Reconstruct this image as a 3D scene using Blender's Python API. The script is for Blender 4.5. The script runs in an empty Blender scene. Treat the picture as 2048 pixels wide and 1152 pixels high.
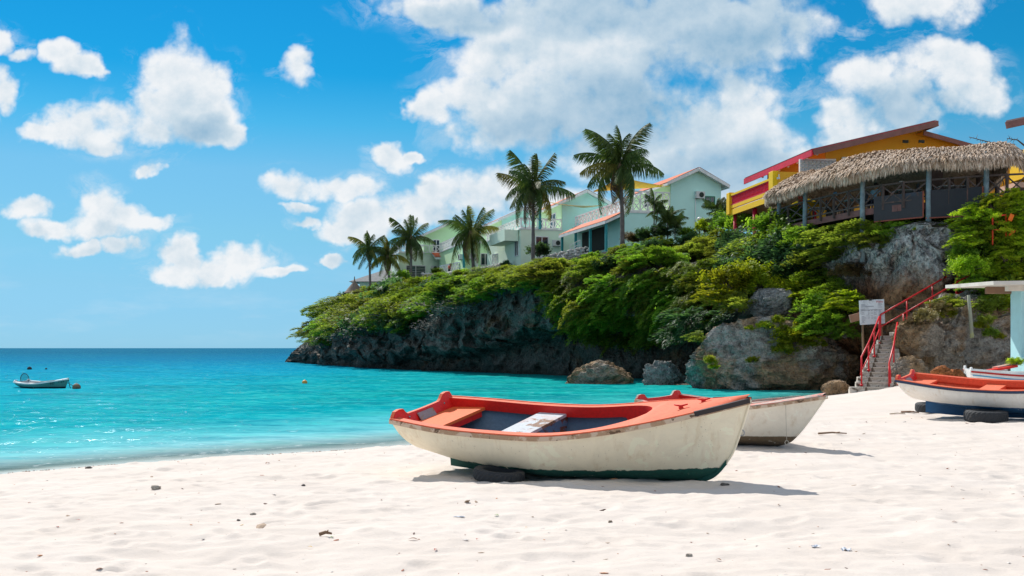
import bpy, bmesh, math, random
import numpy as np
from mathutils import Vector, Matrix, Euler
from mathutils.bvhtree import BVHTree
from mathutils.geometry import interpolate_bezier

C = bpy.context.scene.collection
SC = bpy.context.scene
R = math.radians
random.seed(7)
rng = np.random.default_rng(11)

# ------------------------------------------------------------------ camera
FPX = 2000.0
EYE = 1.75
HOR = 696.0
cam_d = bpy.data.cameras.new("camera")
cam = bpy.data.objects.new("camera", cam_d)
C.objects.link(cam)
cam.location = (0, 0, EYE)
cam.rotation_euler = (R(90), 0, 0)
cam_d.sensor_width = 36.0
cam_d.lens = 36.0 * FPX / 2048.0
cam_d.shift_y = 120.0 / 2048.0
cam_d.clip_start = 0.1
cam_d.clip_end = 30000
SC.camera = cam
SC.render.resolution_x, SC.render.resolution_y = 1024, 576


def P(px, py, Y):
    """world point at depth Y on the line of sight of photo pixel px,py"""
    return Vector(((px - 1024.0) / FPX * Y, Y, EYE + (HOR - py) / FPX * Y))


# ------------------------------------------------------------------ sun, sky, exposure
SUN_DIR = Vector((-0.50, 0.98, 1.02)).normalized()
sun_el = math.asin(SUN_DIR.z)
sun_az = math.atan2(SUN_DIR.x, SUN_DIR.y)
sl = bpy.data.lights.new("sun", 'SUN')
sl.energy = 5.0
sl.angle = R(0.5)
sl.color = (1.0, 0.955, 0.88)
so = bpy.data.objects.new("sun", sl)
C.objects.link(so)
so.rotation_euler = (-SUN_DIR).to_track_quat('-Z', 'Y').to_euler()
SKY_STRENGTH = 0.15
SC.view_settings.view_transform = 'Standard'
SC.view_settings.look = 'None'
SC.view_settings.gamma = 1.0
SC.view_settings.use_curve_mapping = False
SC.view_settings.exposure = 0.11
SC.cycles.max_bounces = 8
SC.cycles.diffuse_bounces = 4
SC.cycles.transparent_max_bounces = 12
SC.cycles.sample_clamp_indirect = 8.0


class NG:
    """small helper to write node graphs"""
    def __init__(self, tree):
        self.t = tree
        self.n = tree.nodes
        self.l = tree.links

    def new(self, kind, **kw):
        nd = self.n.new(kind)
        for k, v in kw.items():
            setattr(nd, k, v)
        return nd

    def put(self, sock, v):
        if isinstance(v, bpy.types.NodeSocket):
            self.l.new(v, sock)
        elif v is not None:
            if hasattr(sock, 'default_value'):
                try:
                    sock.default_value = v
                except Exception:
                    if isinstance(v, (int, float)):
                        sock.default_value = (v, v, v, 1)[:len(sock.default_value)]
                    else:
                        sock.default_value = tuple(v) + (1,)

    def math(self, op, a, b=None, c=None, clamp=False):
        nd = self.new('ShaderNodeMath', operation=op, use_clamp=clamp)
        self.put(nd.inputs[0], a)
        if b is not None: self.put(nd.inputs[1], b)
        if c is not None: self.put(nd.inputs[2], c)
        return nd.outputs[0]

    def vmath(self, op, a, b=None, c=None, out=0):
        nd = self.new('ShaderNodeVectorMath', operation=op)
        self.put(nd.inputs[0], a)
        if b is not None: self.put(nd.inputs[1], b)
        if c is not None: self.put(nd.inputs[2], c)
        return nd.outputs[out]

    def noise(self, vec, scale, detail=4, rough=0.55, dist=0.0, color=False, dim='3D'):
        nd = self.new('ShaderNodeTexNoise', noise_dimensions=dim)
        if vec is not None: self.put(nd.inputs['Vector'], vec)
        nd.inputs['Scale'].default_value = scale
        nd.inputs['Detail'].default_value = detail
        nd.inputs['Roughness'].default_value = rough
        nd.inputs['Distortion'].default_value = dist
        return nd.outputs['Color' if color else 'Fac']

    def vor(self, vec, scale, feature='F1', rand=1.0, out='Distance'):
        nd = self.new('ShaderNodeTexVoronoi', feature=feature)
        if vec is not None: self.put(nd.inputs['Vector'], vec)
        nd.inputs['Scale'].default_value = scale
        nd.inputs['Randomness'].default_value = rand
        return nd.outputs[out]

    def ramp(self, fac, stops, mode='LINEAR'):
        nd = self.new('ShaderNodeValToRGB')
        nd.color_ramp.interpolation = mode
        e = nd.color_ramp.elements
        while len(e) > 1: e.remove(e[-1])
        e[0].position = stops[0][0]
        c = stops[0][1]
        e[0].color = (c, c, c, 1) if isinstance(c, (int, float)) else tuple(c) + (1,)
        for p, c in stops[1:]:
            el = e.new(p)
            el.color = (c, c, c, 1) if isinstance(c, (int, float)) else tuple(c) + (1,)
        self.put(nd.inputs[0], fac)
        return nd.outputs[0]

    def mix(self, fac, a, b, blend='MIX'):
        nd = self.new('ShaderNodeMix', data_type='RGBA', blend_type=blend)
        self.put(nd.inputs[0], fac)
        self.put(nd.inputs[6], a if not isinstance(a, (tuple, list)) else tuple(a)[:3] + (1,))
        self.put(nd.inputs[7], b if not isinstance(b, (tuple, list)) else tuple(b)[:3] + (1,))
        return nd.outputs[2]

    def mapr(self, v, a, b, c=0.0, d=1.0, smooth=False):
        nd = self.new('ShaderNodeMapRange', clamp=True)
        if smooth: nd.interpolation_type = 'SMOOTHSTEP'
        self.put(nd.inputs[0], v)
        for i, x in enumerate((a, b, c, d)): nd.inputs[i + 1].default_value = x
        return nd.outputs[0]

    def bump(self, h, strength=0.5, dist=0.05, normal=None):
        nd = self.new('ShaderNodeBump')
        nd.inputs['Strength'].default_value = strength
        nd.inputs['Distance'].default_value = dist
        self.put(nd.inputs['Height'], h)
        if normal is not None: self.put(nd.inputs['Normal'], normal)
        return nd.outputs[0]


# clouds: soft ellipses (photo direction px,py -> direction tangent) broken up by noise
CLOUDS = [
 (350,150,66,62),(405,168,58,52),(322,205,62,58),(388,220,76,60),(437,168,32,32),(430,262,58,36),(472,268,34,28),
 (222,242,74,42),(150,258,64,38),(96,268,50,22),(292,248,70,36),(180,285,60,18),
 (112,98,30,24),(150,126,40,22),(180,136,24,12),(0,75,36,28),(42,100,30,18),(5,175,32,42),
 (585,132,34,42),(602,110,26,18),(195,408,56,38),(245,425,62,32),(302,434,50,16),(120,452,50,18),(190,447,76,22),
 (175,488,34,14),(252,482,34,18),(58,415,44,20),(362,508,28,32),(338,535,46,18),(472,520,60,26),(405,532,50,18),(552,541,44,11),
 (592,382,48,26),(690,388,52,24),(602,421,36,10),(617,448,24,10),(770,320,34,30),(812,314,22,11),(308,329,28,11),
 (985,130,92,70),(935,205,80,48),(1005,240,130,56),(1090,200,150,90),(1210,150,190,120),(1100,75,150,70),(858,218,34,30),
 (1330,235,160,96),(1455,245,120,86),(1505,290,84,74),(1420,325,130,54),(1260,305,160,52),(890,5,130,34),(1010,35,130,44),
 (1200,20,260,55),(1500,68,140,62),(1590,50,100,38),(1440,30,180,52),(1480,375,90,40),
 (1005,362,66,40),(950,392,110,48),(862,382,44,28),(762,440,90,36),(850,425,90,34),(700,462,58,22),(676,518,26,10),
 (1742,172,66,50),(1800,210,76,60),(1722,252,86,52),(1890,130,84,48),(1930,165,64,56),(1905,195,66,30),(1676,288,60,22),
 (1850,2,100,42),(1130,440,120,60),(1560,330,60,40),
]
SHADE = [(1300,0,330,62),(1250,215,180,75),(1130,262,150,45),(1400,120,120,60),(410,258,70,36),(1470,60,150,45),(1820,225,90,45),(1450,330,140,50),(930,20,120,30)]


def build_world():
    w = bpy.data.worlds.new("World")
    SC.world = w
    w.use_nodes = True
    g = NG(w.node_tree)
    g.n.clear()
    out = g.new('ShaderNodeOutputWorld')
    bg = g.new('ShaderNodeBackground')
    bg.inputs['Strength'].default_value = SKY_STRENGTH
    g.l.new(bg.outputs[0], out.inputs[0])
    sky = g.new('ShaderNodeTexSky', sky_type='NISHITA')
    sky.sun_disc = False
    sky.sun_elevation = sun_el
    sky.sun_rotation = sun_az
    sky.air_density = 1.0
    sky.dust_density = 0.0
    sky.ozone_density = 3.5
    tc = g.new('ShaderNodeTexCoord')
    d = tc.outputs['Generated']
    sep = g.new('ShaderNodeSeparateXYZ')
    g.l.new(d, sep.inputs[0])
    x, y, z = sep.outputs
    # photographic grading of the clear sky: deeper, more cyan blue
    el = g.math('ABSOLUTE', z)
    grade = g.ramp(el, [(0.0, (0.16, 0.36, 0.69)), (0.03, (0.19, 0.37, 0.61)), (0.06, (0.23, 0.40, 0.55)), (0.107, (0.27, 0.47, 0.53)), (0.17, (0.30, 0.54, 0.57)),
                        (0.215, (0.14, 0.54, 0.60)), (0.26, (0.035, 0.48, 0.60)), (0.32, (0.03, 0.48, 0.62)), (0.42, (0.05, 0.50, 0.64)), (0.65, (0.26, 0.60, 0.72)), (1.0, (0.42, 0.70, 0.80))])  # top stops, above the view, raised to add fill light
    clear = g.mix(1.0, sky.outputs[0], grade, 'MULTIPLY')
    yy = g.math('MAXIMUM', y, 0.02)
    u = g.math('DIVIDE', x, yy)
    v = g.math('DIVIDE', z, yy)
    comb = g.new('ShaderNodeCombineXYZ')
    g.l.new(u, comb.inputs[0]); g.l.new(v, comb.inputs[1])
    p0 = comb.outputs[0]
    wv = g.noise(p0, 9.0, 5, 0.6, color=True)
    wv = g.vmath('SUBTRACT', wv, (0.5, 0.5, 0.5))
    p = g.vmath('MULTIPLY_ADD', wv, (0.09, 0.065, 0.0), p0)
    pp = g.vmath('MULTIPLY', p, (1, 1, 0))

    def field(lst, smooth, pp=pp):
        acc = None
        for (cx, cy, rx, ry) in lst:
            U, V = (cx - 1024) / FPX, (HOR - cy) / FPX
            ix, iy = FPX / rx / 1.15, FPX / ry / 1.15
            q = g.vmath('MULTIPLY_ADD', pp, (ix, iy, 0), (-U * ix, -V * iy, 0))
            d2 = g.vmath('DOT_PRODUCT', q, q, out=1)
            wgt = g.math('SUBTRACT', 1.0, d2)
            if acc is None: acc = wgt
            else:
                nd = g.new('ShaderNodeMath', operation='SMOOTH_MAX')
                g.put(nd.inputs[0], acc); g.put(nd.inputs[1], wgt); nd.inputs[2].default_value = smooth
                acc = nd.outputs[0]
        return acc
    F = field(CLOUDS, 0.25)
    S = field(SHADE, 0.3)
    pup = g.vmath('ADD', pp, (-0.008, 0.026, 0.0))
    Fup = field(CLOUDS, 0.25, pup)
    n1 = g.noise(p0, 15.0, 8, 0.6)
    lo = g.vmath('ADD', p0, (-0.006, 0.012, 0.0))
    n2 = g.noise(lo, 15.0, 8, 0.6)
    body = g.math('MULTIPLY_ADD', g.math('SUBTRACT', n1, 0.5), 3.0, F)
    # cauliflower lumps on the cloud edges
    wob = g.vmath('MULTIPLY_ADD', g.vmath('SUBTRACT', g.noise(p0, 40.0, 3, 0.5, color=True), (0.5, 0.5, 0.5)), (0.02, 0.02, 0), p0)
    b1 = g.vor(wob, 26.0); b2 = g.vor(wob, 62.0)
    lump = g.math('ADD', g.math('MULTIPLY', g.math('SUBTRACT', 0.50, b1), 0.75), g.math('MULTIPLY', g.math('SUBTRACT', 0.46, b2), 0.45))
    body = g.math('ADD', body, lump)
    front = g.mapr(y, 0.05, 0.2)
    # the rest of the sky: scattered fair-weather clouds of the same kind
    zz = g.math('MAXIMUM', z, 0.03)
    c2 = g.new('ShaderNodeCombineXYZ')
    g.l.new(g.math('DIVIDE', x, zz), c2.inputs[0]); g.l.new(g.math('DIVIDE', y, zz), c2.inputs[1])
    ng = g.noise(c2.outputs[0], 0.55, 7, 0.58)
    rest = g.math('MULTIPLY_ADD', ng, 7.0, -3.45)  # unseen cloud cover thickened to add fill light
    above = g.mapr(v, 0.36, 0.44)
    useplan = g.math('MAXIMUM', g.math('SUBTRACT', 1.0, front), above)
    sidefade = g.mapr(g.math('ABSOLUTE', u), 0.56, 0.68)
    useplan = g.math('MAXIMUM', useplan, sidefade)
    bodyall = g.new('ShaderNodeMix', data_type='FLOAT')
    g.put(bodyall.inputs[0], useplan); g.put(bodyall.inputs[2], body); g.put(bodyall.inputs[3], rest)
    bodyv = bodyall.outputs[0]
    alpha = g.mapr(bodyv, -0.42, 0.70, 0.0, 0.97, smooth=True)
    # thin torn vapour around the thicker clouds
    wisp = g.noise(g.vmath('MULTIPLY', p, (1.0, 1.7, 1)), 11.0, 8, 0.68, 0.8)
    thin = g.math('MULTIPLY', g.mapr(F, -1.9, 0.4, 0.0, 1.0, smooth=True), g.mapr(wisp, 0.50, 0.74, 0.0, 0.62))
    alpha = g.math('MAXIMUM', alpha, g.math('MULTIPLY', thin, g.math('SUBTRACT', 1.0, useplan)))
    # whitish veils lower down
    veil = g.noise(g.vmath('MULTIPLY', p0, (1.6, 7.0, 1)), 5.0, 5, 0.6)
    veil = g.mapr(veil, 0.5, 0.8, 0.0, 0.35)
    veil = g.math('MULTIPLY', veil, g.mapr(z, 0.1, 0.0))
    alpha = g.math('MAXIMUM', alpha, veil)
    alpha = g.math('MULTIPLY', alpha, g.mapr(z, 0.0, 0.03))
    relief = g.math("MULTIPLY", g.math("SUBTRACT", n1, n2), 0.9)
    shade = g.math('ADD', g.mapr(S, -0.5, 1.0, 0.0, 0.32, smooth=True), g.mapr(Fup, 0.35, 1.0, 0.0, 0.13, smooth=True))
    relief = g.math('MULTIPLY_ADD', lump, 0.16, relief)
    thick = g.mapr(bodyv, 0.5, 1.6, 0.0, 0.12)
    lit = g.math('SUBTRACT', g.math('SUBTRACT', g.math('ADD', 0.97, relief), shade), thick, clamp=True)
    cc = g.ramp(lit, [(0.0, (0.14, 0.36, 0.58)), (0.4, (0.32, 0.53, 0.72)), (0.75, (0.66, 0.79, 0.89)), (1.0, (1.0, 1.02, 1.04))])
    K = 0.84 / SKY_STRENGTH
    cc = g.mix(1.0, cc, (K, K, K), 'MULTIPLY')
    fin = g.mix(alpha, clear, cc)
    g.l.new(fin, bg.inputs['Color'])
    w.cycles.sampling_method = 'MANUAL'
    w.cycles.sample_map_resolution = 512


build_world()

# ------------------------------------------------------------------ numpy noise
def _hash(ix, iy, iz, seed):
    h = (ix * 374761393 + iy * 668265263 + iz * 2147483647 + seed * 974634777) & 0xffffffff
    h = ((h ^ (h >> 13)) * 1274126177) & 0xffffffff
    h = (h ^ (h >> 16)) & 0xffffffff
    return h / 4294967295.0


def vnoise(x, y, z=None, seed=0):
    x = np.asarray(x, float); y = np.asarray(y, float)
    z = np.zeros_like(x) if z is None else np.asarray(z, float)
    ix, iy, iz = np.floor(x).astype(np.int64), np.floor(y).astype(np.int64), np.floor(z).astype(np.int64)
    fx, fy, fz = x - ix, y - iy, z - iz
    fx = fx * fx * fx * (fx * (fx * 6 - 15) + 10); fy = fy * fy * fy * (fy * (fy * 6 - 15) + 10); fz = fz * fz * fz * (fz * (fz * 6 - 15) + 10)
    def L(a, b, t): return a + (b - a) * t
    v = [[[_hash(ix + i, iy + j, iz + k, seed) for k in (0, 1)] for j in (0, 1)] for i in (0, 1)]
    a = L(L(v[0][0][0], v[1][0][0], fx), L(v[0][1][0], v[1][1][0], fx), fy)
    b = L(L(v[0][0][1], v[1][0][1], fx), L(v[0][1][1], v[1][1][1], fx), fy)
    return L(a, b, fz) * 2 - 1


def fbm(x, y, z=None, oct=4, seed=0, gain=0.5, lac=2.03):
    s, a, f = 0.0, 1.0, 1.0
    for i in range(oct):
        s = s + a * vnoise(x * f, y * f, None if z is None else z * f, seed + i * 17)
        a *= gain; f *= lac
    return s


def ridged(x, y, z=None, oct=4, seed=0, gain=0.5):
    s, a, f = 0.0, 1.0, 1.0
    for i in range(oct):
        s = s + a * (1 - 2 * np.abs(vnoise(x * f, y * f, None if z is None else z * f, seed + i * 13)))
        a *= gain; f *= 2.07
    return s


# ------------------------------------------------------------------ objects
def tag(o, label=None, cat=None, group=None, kind=None):
    if label: o['label'] = label
    if cat: o['category'] = cat
    if group: o['group'] = group
    if kind: o['kind'] = kind
    return o


def empty(name, loc, rot=(0, 0, 0), label=None, cat=None, group=None):
    o = bpy.data.objects.new(name, None)
    o.empty_display_size = 0.3
    C.objects.link(o)
    o.location = loc
    o.rotation_euler = rot
    return tag(o, label, cat, group)


def link(name, me, mats=None, parent=None, loc=(0, 0, 0), rot=(0, 0, 0), scale=(1, 1, 1)):
    o = bpy.data.objects.new(name, me)
    C.objects.link(o)
    if mats is not None:
        if not isinstance(mats, (list, tuple)): mats = [mats]
        if not me.materials:
            for m in mats: me.materials.append(m)
    o.location = loc
    o.rotation_euler = rot
    o.scale = scale
    if parent is not None: o.parent = parent
    return o


def np_mesh(name, verts, faces, smooth=True):
    """verts (n,3), faces (m,k) array of equal-sided faces"""
    verts = np.asarray(verts, dtype=np.float32); faces = np.asarray(faces, dtype=np.int32)
    me = bpy.data.meshes.new(name)
    me.vertices.add(len(verts))
    me.vertices.foreach_set('co', verts.ravel())
    k = faces.shape[1]
    me.loops.add(faces.size)
    me.loops.foreach_set('vertex_index', faces.ravel())
    me.polygons.add(len(faces))
    me.polygons.foreach_set('loop_start', np.arange(0, faces.size, k, dtype=np.int32))
    me.polygons.foreach_set('loop_total', np.full(len(faces), k, dtype=np.int32))
    me.polygons.foreach_set('use_smooth', np.full(len(faces), smooth, dtype=bool))
    me.update(calc_edges=True)
    return me


def grid_faces(nr, nc):
    i = np.arange(nr - 1)[:, None] * nc + np.arange(nc - 1)[None, :]
    i = i.ravel()
    return np.stack([i, i + 1, i + nc + 1, i + nc], 1)


def copy_tree(o, parent=None):
    c = o.copy()
    C.objects.link(c)
    if parent is not None: c.parent = parent
    for ch in KIDS.get(o.name, []) if False else [k for k in o.children]:
        copy_tree(ch, c)
    return c


KIDS = {}


class MB:
    """collects shapes and links them as one mesh object"""
    def __init__(self):
        self.v, self.f, self.m, self.s = [], [], [], []

    def add(self, vs, fs, mi=0, smooth=False):
        b = len(self.v)
        self.v += [tuple(v) for v in vs]
        for f in fs:
            self.f.append(tuple(b + i for i in f)); self.m.append(mi); self.s.append(smooth)
        return self

    def box(self, c, s, mi=0, rot=None, bev=0.0):
        cx, cy, cz = c; hx, hy, hz = s[0] / 2, s[1] / 2, s[2] / 2
        if bev > 0:
            b = min(bev, hx * .9, hy * .9, hz * .9)
            vs = []
            for sx in (-1, 1):
                for sy in (-1, 1):
                    for sz in (-1, 1):
                        vs += [(sx * hx, sy * (hy - b), sz * (hz - b)), (sx * (hx - b), sy * hy, sz * (hz - b)), (sx * (hx - b), sy * (hy - b), sz * hz)]
            bm = bmesh.new()
            for v in vs: bm.verts.new(v)
            r = bmesh.ops.convex_hull(bm, input=bm.verts)
            bm.verts.index_update()
            vs = [v.co.copy() for v in bm.verts]
            fs = [[v.index for v in f.verts] for f in bm.faces]
            bm.free()
        else:
            vs = [Vector((sx * hx, sy * hy, sz * hz)) for sx in (-1, 1) for sy in (-1, 1) for sz in (-1, 1)]
            fs = [(0, 1, 3, 2), (4, 6, 7, 5), (0, 4, 5, 1), (2, 3, 7, 6), (0, 2, 6, 4), (1, 5, 7, 3)]
        M = rot.to_matrix() if isinstance(rot, Euler) else (rot if rot is not None else Matrix.Identity(3))
        vs = [M @ Vector(v) + Vector(c) for v in vs]
        return self.add(vs, fs, mi)

    def bar(self, a, b, w, h=None, mi=0, up=(0, 0, 1)):
        """rectangular bar from a to b"""
        a, b = Vector(a), Vector(b)
        h = w if h is None else h
        d = (b - a).normalized()
        u = Vector(up)
        if abs(d.dot(u)) > 0.98: u = Vector((0, 1, 0))
        s = d.cross(u).normalized(); t = s.cross(d).normalized()
        vs = []
        for p in (a, b):
            for i, j in ((-1, -1), (1, -1), (1, 1), (-1, 1)):
                vs.append(p + s * (i * w / 2) + t * (j * h / 2))
        return self.add(vs, [(0, 3, 2, 1), (4, 5, 6, 7), (0, 1, 5, 4), (1, 2, 6, 5), (2, 3, 7, 6), (3, 0, 4, 7)], mi)

    def tube(self, pts, r, n=8, mi=0, cap=True, smooth=True):
        pts = [Vector(p) for p in pts]
        rs = r if isinstance(r, (list, tuple)) else [r] * len(pts)
        vs, fs = [], []
        ref = Vector((0, 0, 1))
        for i, p in enumerate(pts):
            d = (pts[min(i + 1, len(pts) - 1)] - pts[max(i - 1, 0)])
            d = d.normalized() if d.length > 1e-9 else Vector((0, 0, 1))
            if abs(d.dot(ref)) > 0.95: ref = Vector((1, 0, 0)) if abs(d.x) < .9 else Vector((0, 1, 0))
            s = d.cross(ref).normalized(); t = s.cross(d).normalized()
            ref = t
            for k in range(n):
                a = 2 * math.pi * k / n
                vs.append(p + s * (math.cos(a) * rs[i]) + t * (math.sin(a) * rs[i]))
        for i in range(len(pts) - 1):
            for k in range(n):
                fs.append((i * n + k, i * n + (k + 1) % n, (i + 1) * n + (k + 1) % n, (i + 1) * n + k))
        self.add(vs, fs, mi, smooth)
        if cap:
            b = len(self.v) - len(vs)
            self.f.append(tuple(b + k for k in range(n))[::-1]); self.m.append(mi); self.s.append(False)
            e = b + (len(pts) - 1) * n
            self.f.append(tuple(e + k for k in range(n))); self.m.append(mi); self.s.append(False)
        return self

    def slab(self, quad, th, mi=0):
        """thick slab below a polygon given by points"""
        q = [Vector(p) for p in quad]
        nrm = (q[1] - q[0]).cross(q[2] - q[0]).normalized()
        if nrm.z < 0: q = q[::-1]; nrm = -nrm
        n = len(q)
        vs = q + [p - nrm * th for p in q]
        fs = [tuple(range(n)), tuple(range(2 * n - 1, n - 1, -1))]
        for i in range(n):
            j = (i + 1) % n
            fs.append((i, n + i, n + j, j))
        return self.add(vs, fs, mi)

    def prism(self, poly, d, mi=0):
        """polygon points extruded by vector d"""
        q = [Vector(p) for p in poly]; d = Vector(d); n = len(q)
        vs = q + [p + d for p in q]
        fs = [tuple(range(n))[::-1], tuple(range(n, 2 * n))]
        for i in range(n):
            j = (i + 1) % n
            fs.append((i, j, n + j, n + i))
        return self.add(vs, fs, mi)

    def lathe(self, prof, n=16, mi=0, center=(0, 0, 0), axis='Z', smooth=True):
        vs, fs = [], []
        c = Vector(center)
        for (r, h) in prof:
            for k in range(n):
                a = 2 * math.pi * k / n
                if axis == 'Z': q = Vector((r * math.cos(a), r * math.sin(a), h))
                elif axis == 'X': q = Vector((h, r * math.cos(a), r * math.sin(a)))
                else: q = Vector((r * math.cos(a), h, r * math.sin(a)))
                vs.append(c + q)
        for i in range(len(prof) - 1):
            for k in range(n):
                fs.append((i * n + k, i * n + (k + 1) % n, (i + 1) * n + (k + 1) % n, (i + 1) * n + k))
        return self.add(vs, fs, mi, smooth)

    def mesh(self, name):
        me = bpy.data.meshes.new(name)
        me.from_pydata(self.v, [], self.f)
        me.polygons.foreach_set('material_index', self.m)
        me.polygons.foreach_set('use_smooth', self.s)
        me.validate()
        bm = bmesh.new(); bm.from_mesh(me)
        bmesh.ops.recalc_face_normals(bm, faces=bm.faces)
        bm.to_mesh(me); bm.free()
        me.update()
        return me

    def build(self, name, mats, parent=None, **kw):
        return link(name, self.mesh(name), mats, parent, **kw)


# ------------------------------------------------------------------ materials
def mat(name):
    m = bpy.data.materials.new(name)
    m.use_nodes = True
    g = NG(m.node_tree)
    b = m.node_tree.nodes['Principled BSDF']
    return m, g, b


def paint(name, col, rough=0.5, var=0.12, vscale=3.0, bump=0.15, bscale=40.0, dirt=None, dscale=1.5, dth=0.6, metal=0.0, spec=0.4):
    """painted or rough surface with slight colour variation, dirt and fine relief"""
    m, g, b = mat(name)
    tc = g.new('ShaderNodeTexCoord').outputs['Object']
    n = g.noise(tc, vscale, 5, 0.6)
    f = g.mapr(n, 0.3, 0.7, 1.0 - var, 1.0 + var)
    c = g.mix(1.0, tuple(col), g.ramp(f, [(0, 0.0), (1, 1.0)]), 'MULTIPLY')
    nd = g.new('ShaderNodeVectorMath', operation='SCALE')
    nd.inputs[0].default_value = col
    g.put(nd.inputs['Scale'], f)
    c = nd.outputs[0]
    if dirt is not None:
        dn = g.noise(tc, dscale, 7, 0.68, 0.3)
        c = g.mix(g.mapr(dn, dth, dth + 0.12, 0, 0.85), c, dirt)
    g.put(b.inputs['Base Color'], c)
    b.inputs['Roughness'].default_value = rough
    b.inputs['Metallic'].default_value = metal
    b.inputs['Specular IOR Level'].default_value = spec
    if bump > 0:
        g.put(b.inputs['Normal'], g.bump(g.noise(tc, bscale, 4, 0.6), bump, 0.02))
    return m

# ================================================================== BEACH AND SEA
SHORE = np.array([(-60, -22.0), (-30, -1.5), (-14, 8.8), (-7.05, 13.7), (-5.0, 15.6), (-2.0, 17.8), (1.5, 21.6), (4.5, 26.0), (7.6, 30.5), (9.8, 34.0), (11.6, 36.4), (14.0, 39), (20, 44), (60, 70)], float)


def shore_dist(x, y):
    """signed distance to the waterline, positive on the sand"""
    x = np.asarray(x, float); y = np.asarray(y, float)
    best = np.full(x.shape, 1e9); sign = np.ones(x.shape)
    for i in range(len(SHORE) - 1):
        a, b = SHORE[i], SHORE[i + 1]
        d = b - a; L2 = d @ d
        t = np.clip(((x - a[0]) * d[0] + (y - a[1]) * d[1]) / L2, 0, 1)
        qx, qy = a[0] + t * d[0], a[1] + t * d[1]
        dist = np.hypot(x - qx, y - qy)
        s = np.sign(d[1] * (x - a[0]) - d[0] * (y - a[1]))
        m = dist < best
        best = np.where(m, dist, best); sign = np.where(m, s, sign)
    return best * sign


FOOT = []
for _ in range(900):
    fx, fy = random.uniform(-7.5, 9.5), random.uniform(5.2, 20)
    FOOT.append((fx, fy, random.uniform(.09, .22), random.uniform(.07, .14), random.uniform(0, math.pi), random.uniform(.008, .025)))


def sand_base(x, y):
    d = shore_dist(x, y) + 0.22 * vnoise(np.asarray(x) * .45, np.asarray(y) * .45, seed=3)
    z = np.where(d > 0, 0.27 * (1 - np.exp(-np.clip(d, 0, 99) / 2.0)) + 0.0115 * np.clip(d, 0, 40), d * 0.075)
    z = np.maximum(z, -3.2 + 0.0 * z)
    far = np.clip((np.asarray(y) - 22) / 8, 0, 1) * np.clip((np.asarray(x) - 9.0) / 5, 0, 1)
    return z + 0.35 * far * np.clip(d / 3, 0, 1), d


def sand_z(x, y):
    z, d = sand_base(x, y)
    k = np.clip(d / 1.2, 0.0, 1)
    x = np.asarray(x, float); y = np.asarray(y, float)
    z = z + k * (0.030 * fbm(x * .55, y * .8, oct=3, seed=5) + 0.014 * fbm(x * 2.1, y * 2.8, oct=3, seed=9) - 0.012 * np.abs(vnoise(x * 3.3 + .4 * y, y * 4.3, seed=21)) + 0.0045 * fbm(x * 11, y * 13, oct=2, seed=31))
    return z


def build_sand():
    def axis(segs):
        out = []
        for a, b, s in segs:
            out += list(np.arange(a, b, s))
        out.append(segs[-1][1])
        return np.array(out)
    xs = axis([(-400, -60, 40), (-60, -16, 2), (-16, -6.0, .12), (-6.0, 7.2, .034), (7.2, 14, .1), (14, 24, .5), (24, 60, 3), (60, 400, 40)])
    ys = axis([(-300, -40, 30), (-40, 2, 3), (2, 5.4, .12), (5.4, 11.5, .034), (11.5, 16, .06), (16, 24, .12), (24, 46, .5), (46, 60, 2), (60, 300, 20)])
    X, Y = np.meshgrid(xs, ys)
    Z = sand_z(X, Y)
    for fx, fy, a, b, th, dp in FOOT:
        i0, i1 = np.searchsorted(xs, (fx - .5, fx + .5)); j0, j1 = np.searchsorted(ys, (fy - .5, fy + .5))
        x, y = X[j0:j1, i0:i1] - fx, Y[j0:j1, i0:i1] - fy
        c, s = math.cos(th), math.sin(th)
        r = np.sqrt(((x * c + y * s) / a) ** 2 + ((-x * s + y * c) / b) ** 2)
        Z[j0:j1, i0:i1] += (-dp * np.clip(1 - r, 0, 1) ** 1.2 + dp * .45 * np.exp(-((r - 1.15) / .28) ** 2)) * (shore_dist(np.array(fx), np.array(fy)) > .8)
    V = np.stack([X, Y, Z], -1).reshape(-1, 3)
    me = np_mesh('sand', V, grid_faces(len(ys), len(xs)))
    m, g, b = mat('beach_sand')
    geo = g.new('ShaderNodeNewGeometry').outputs['Position']
    n = g.noise(geo, 1.3, 5, 0.6)
    n2 = g.noise(geo, 160, 3, 0.7)
    c = g.ramp(n, [(0.3, (0.635, 0.56, 0.50)), (0.7, (0.685, 0.615, 0.56))])
    c = g.mix(g.mapr(n2, 0.35, 0.75, 0, 0.22), c, (0.50, 0.42, 0.34))
    sp = g.vor(geo, 24.0)
    sp2 = g.noise(geo, 6, 2, 0.5)
    c = g.mix(g.math('MULTIPLY', g.mapr(sp, 0.10, 0.06, 0, 0.75), g.mapr(sp2, 0.52, 0.6)), c, (0.36, 0.23, 0.15))
    sep = g.new('ShaderNodeSeparateXYZ'); g.l.new(geo, sep.inputs[0])
    wet = g.mapr(sep.outputs[2], 0.085, 0.015, 0, 1, smooth=True)
    c = g.mix(g.math('MULTIPLY', wet, 0.6), c, (0.52, 0.46, 0.41))
    g.put(b.inputs['Base Color'], c)
    g.put(b.inputs['Roughness'], g.mapr(wet, 0, 1, 0.95, 0.35))
    b.inputs['Specular IOR Level'].default_value = 0.25
    bn = g.bump(g.noise(geo, 38, 5, 0.7), 0.35, 0.02)
    bn = g.bump(g.noise(geo, 260, 2, 0.7), 0.35, 0.004, bn)
    g.put(b.inputs['Normal'], bn)
    o = link('sand', me, m)
    tag(o, kind='structure')
    return o


build_sand()


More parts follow.
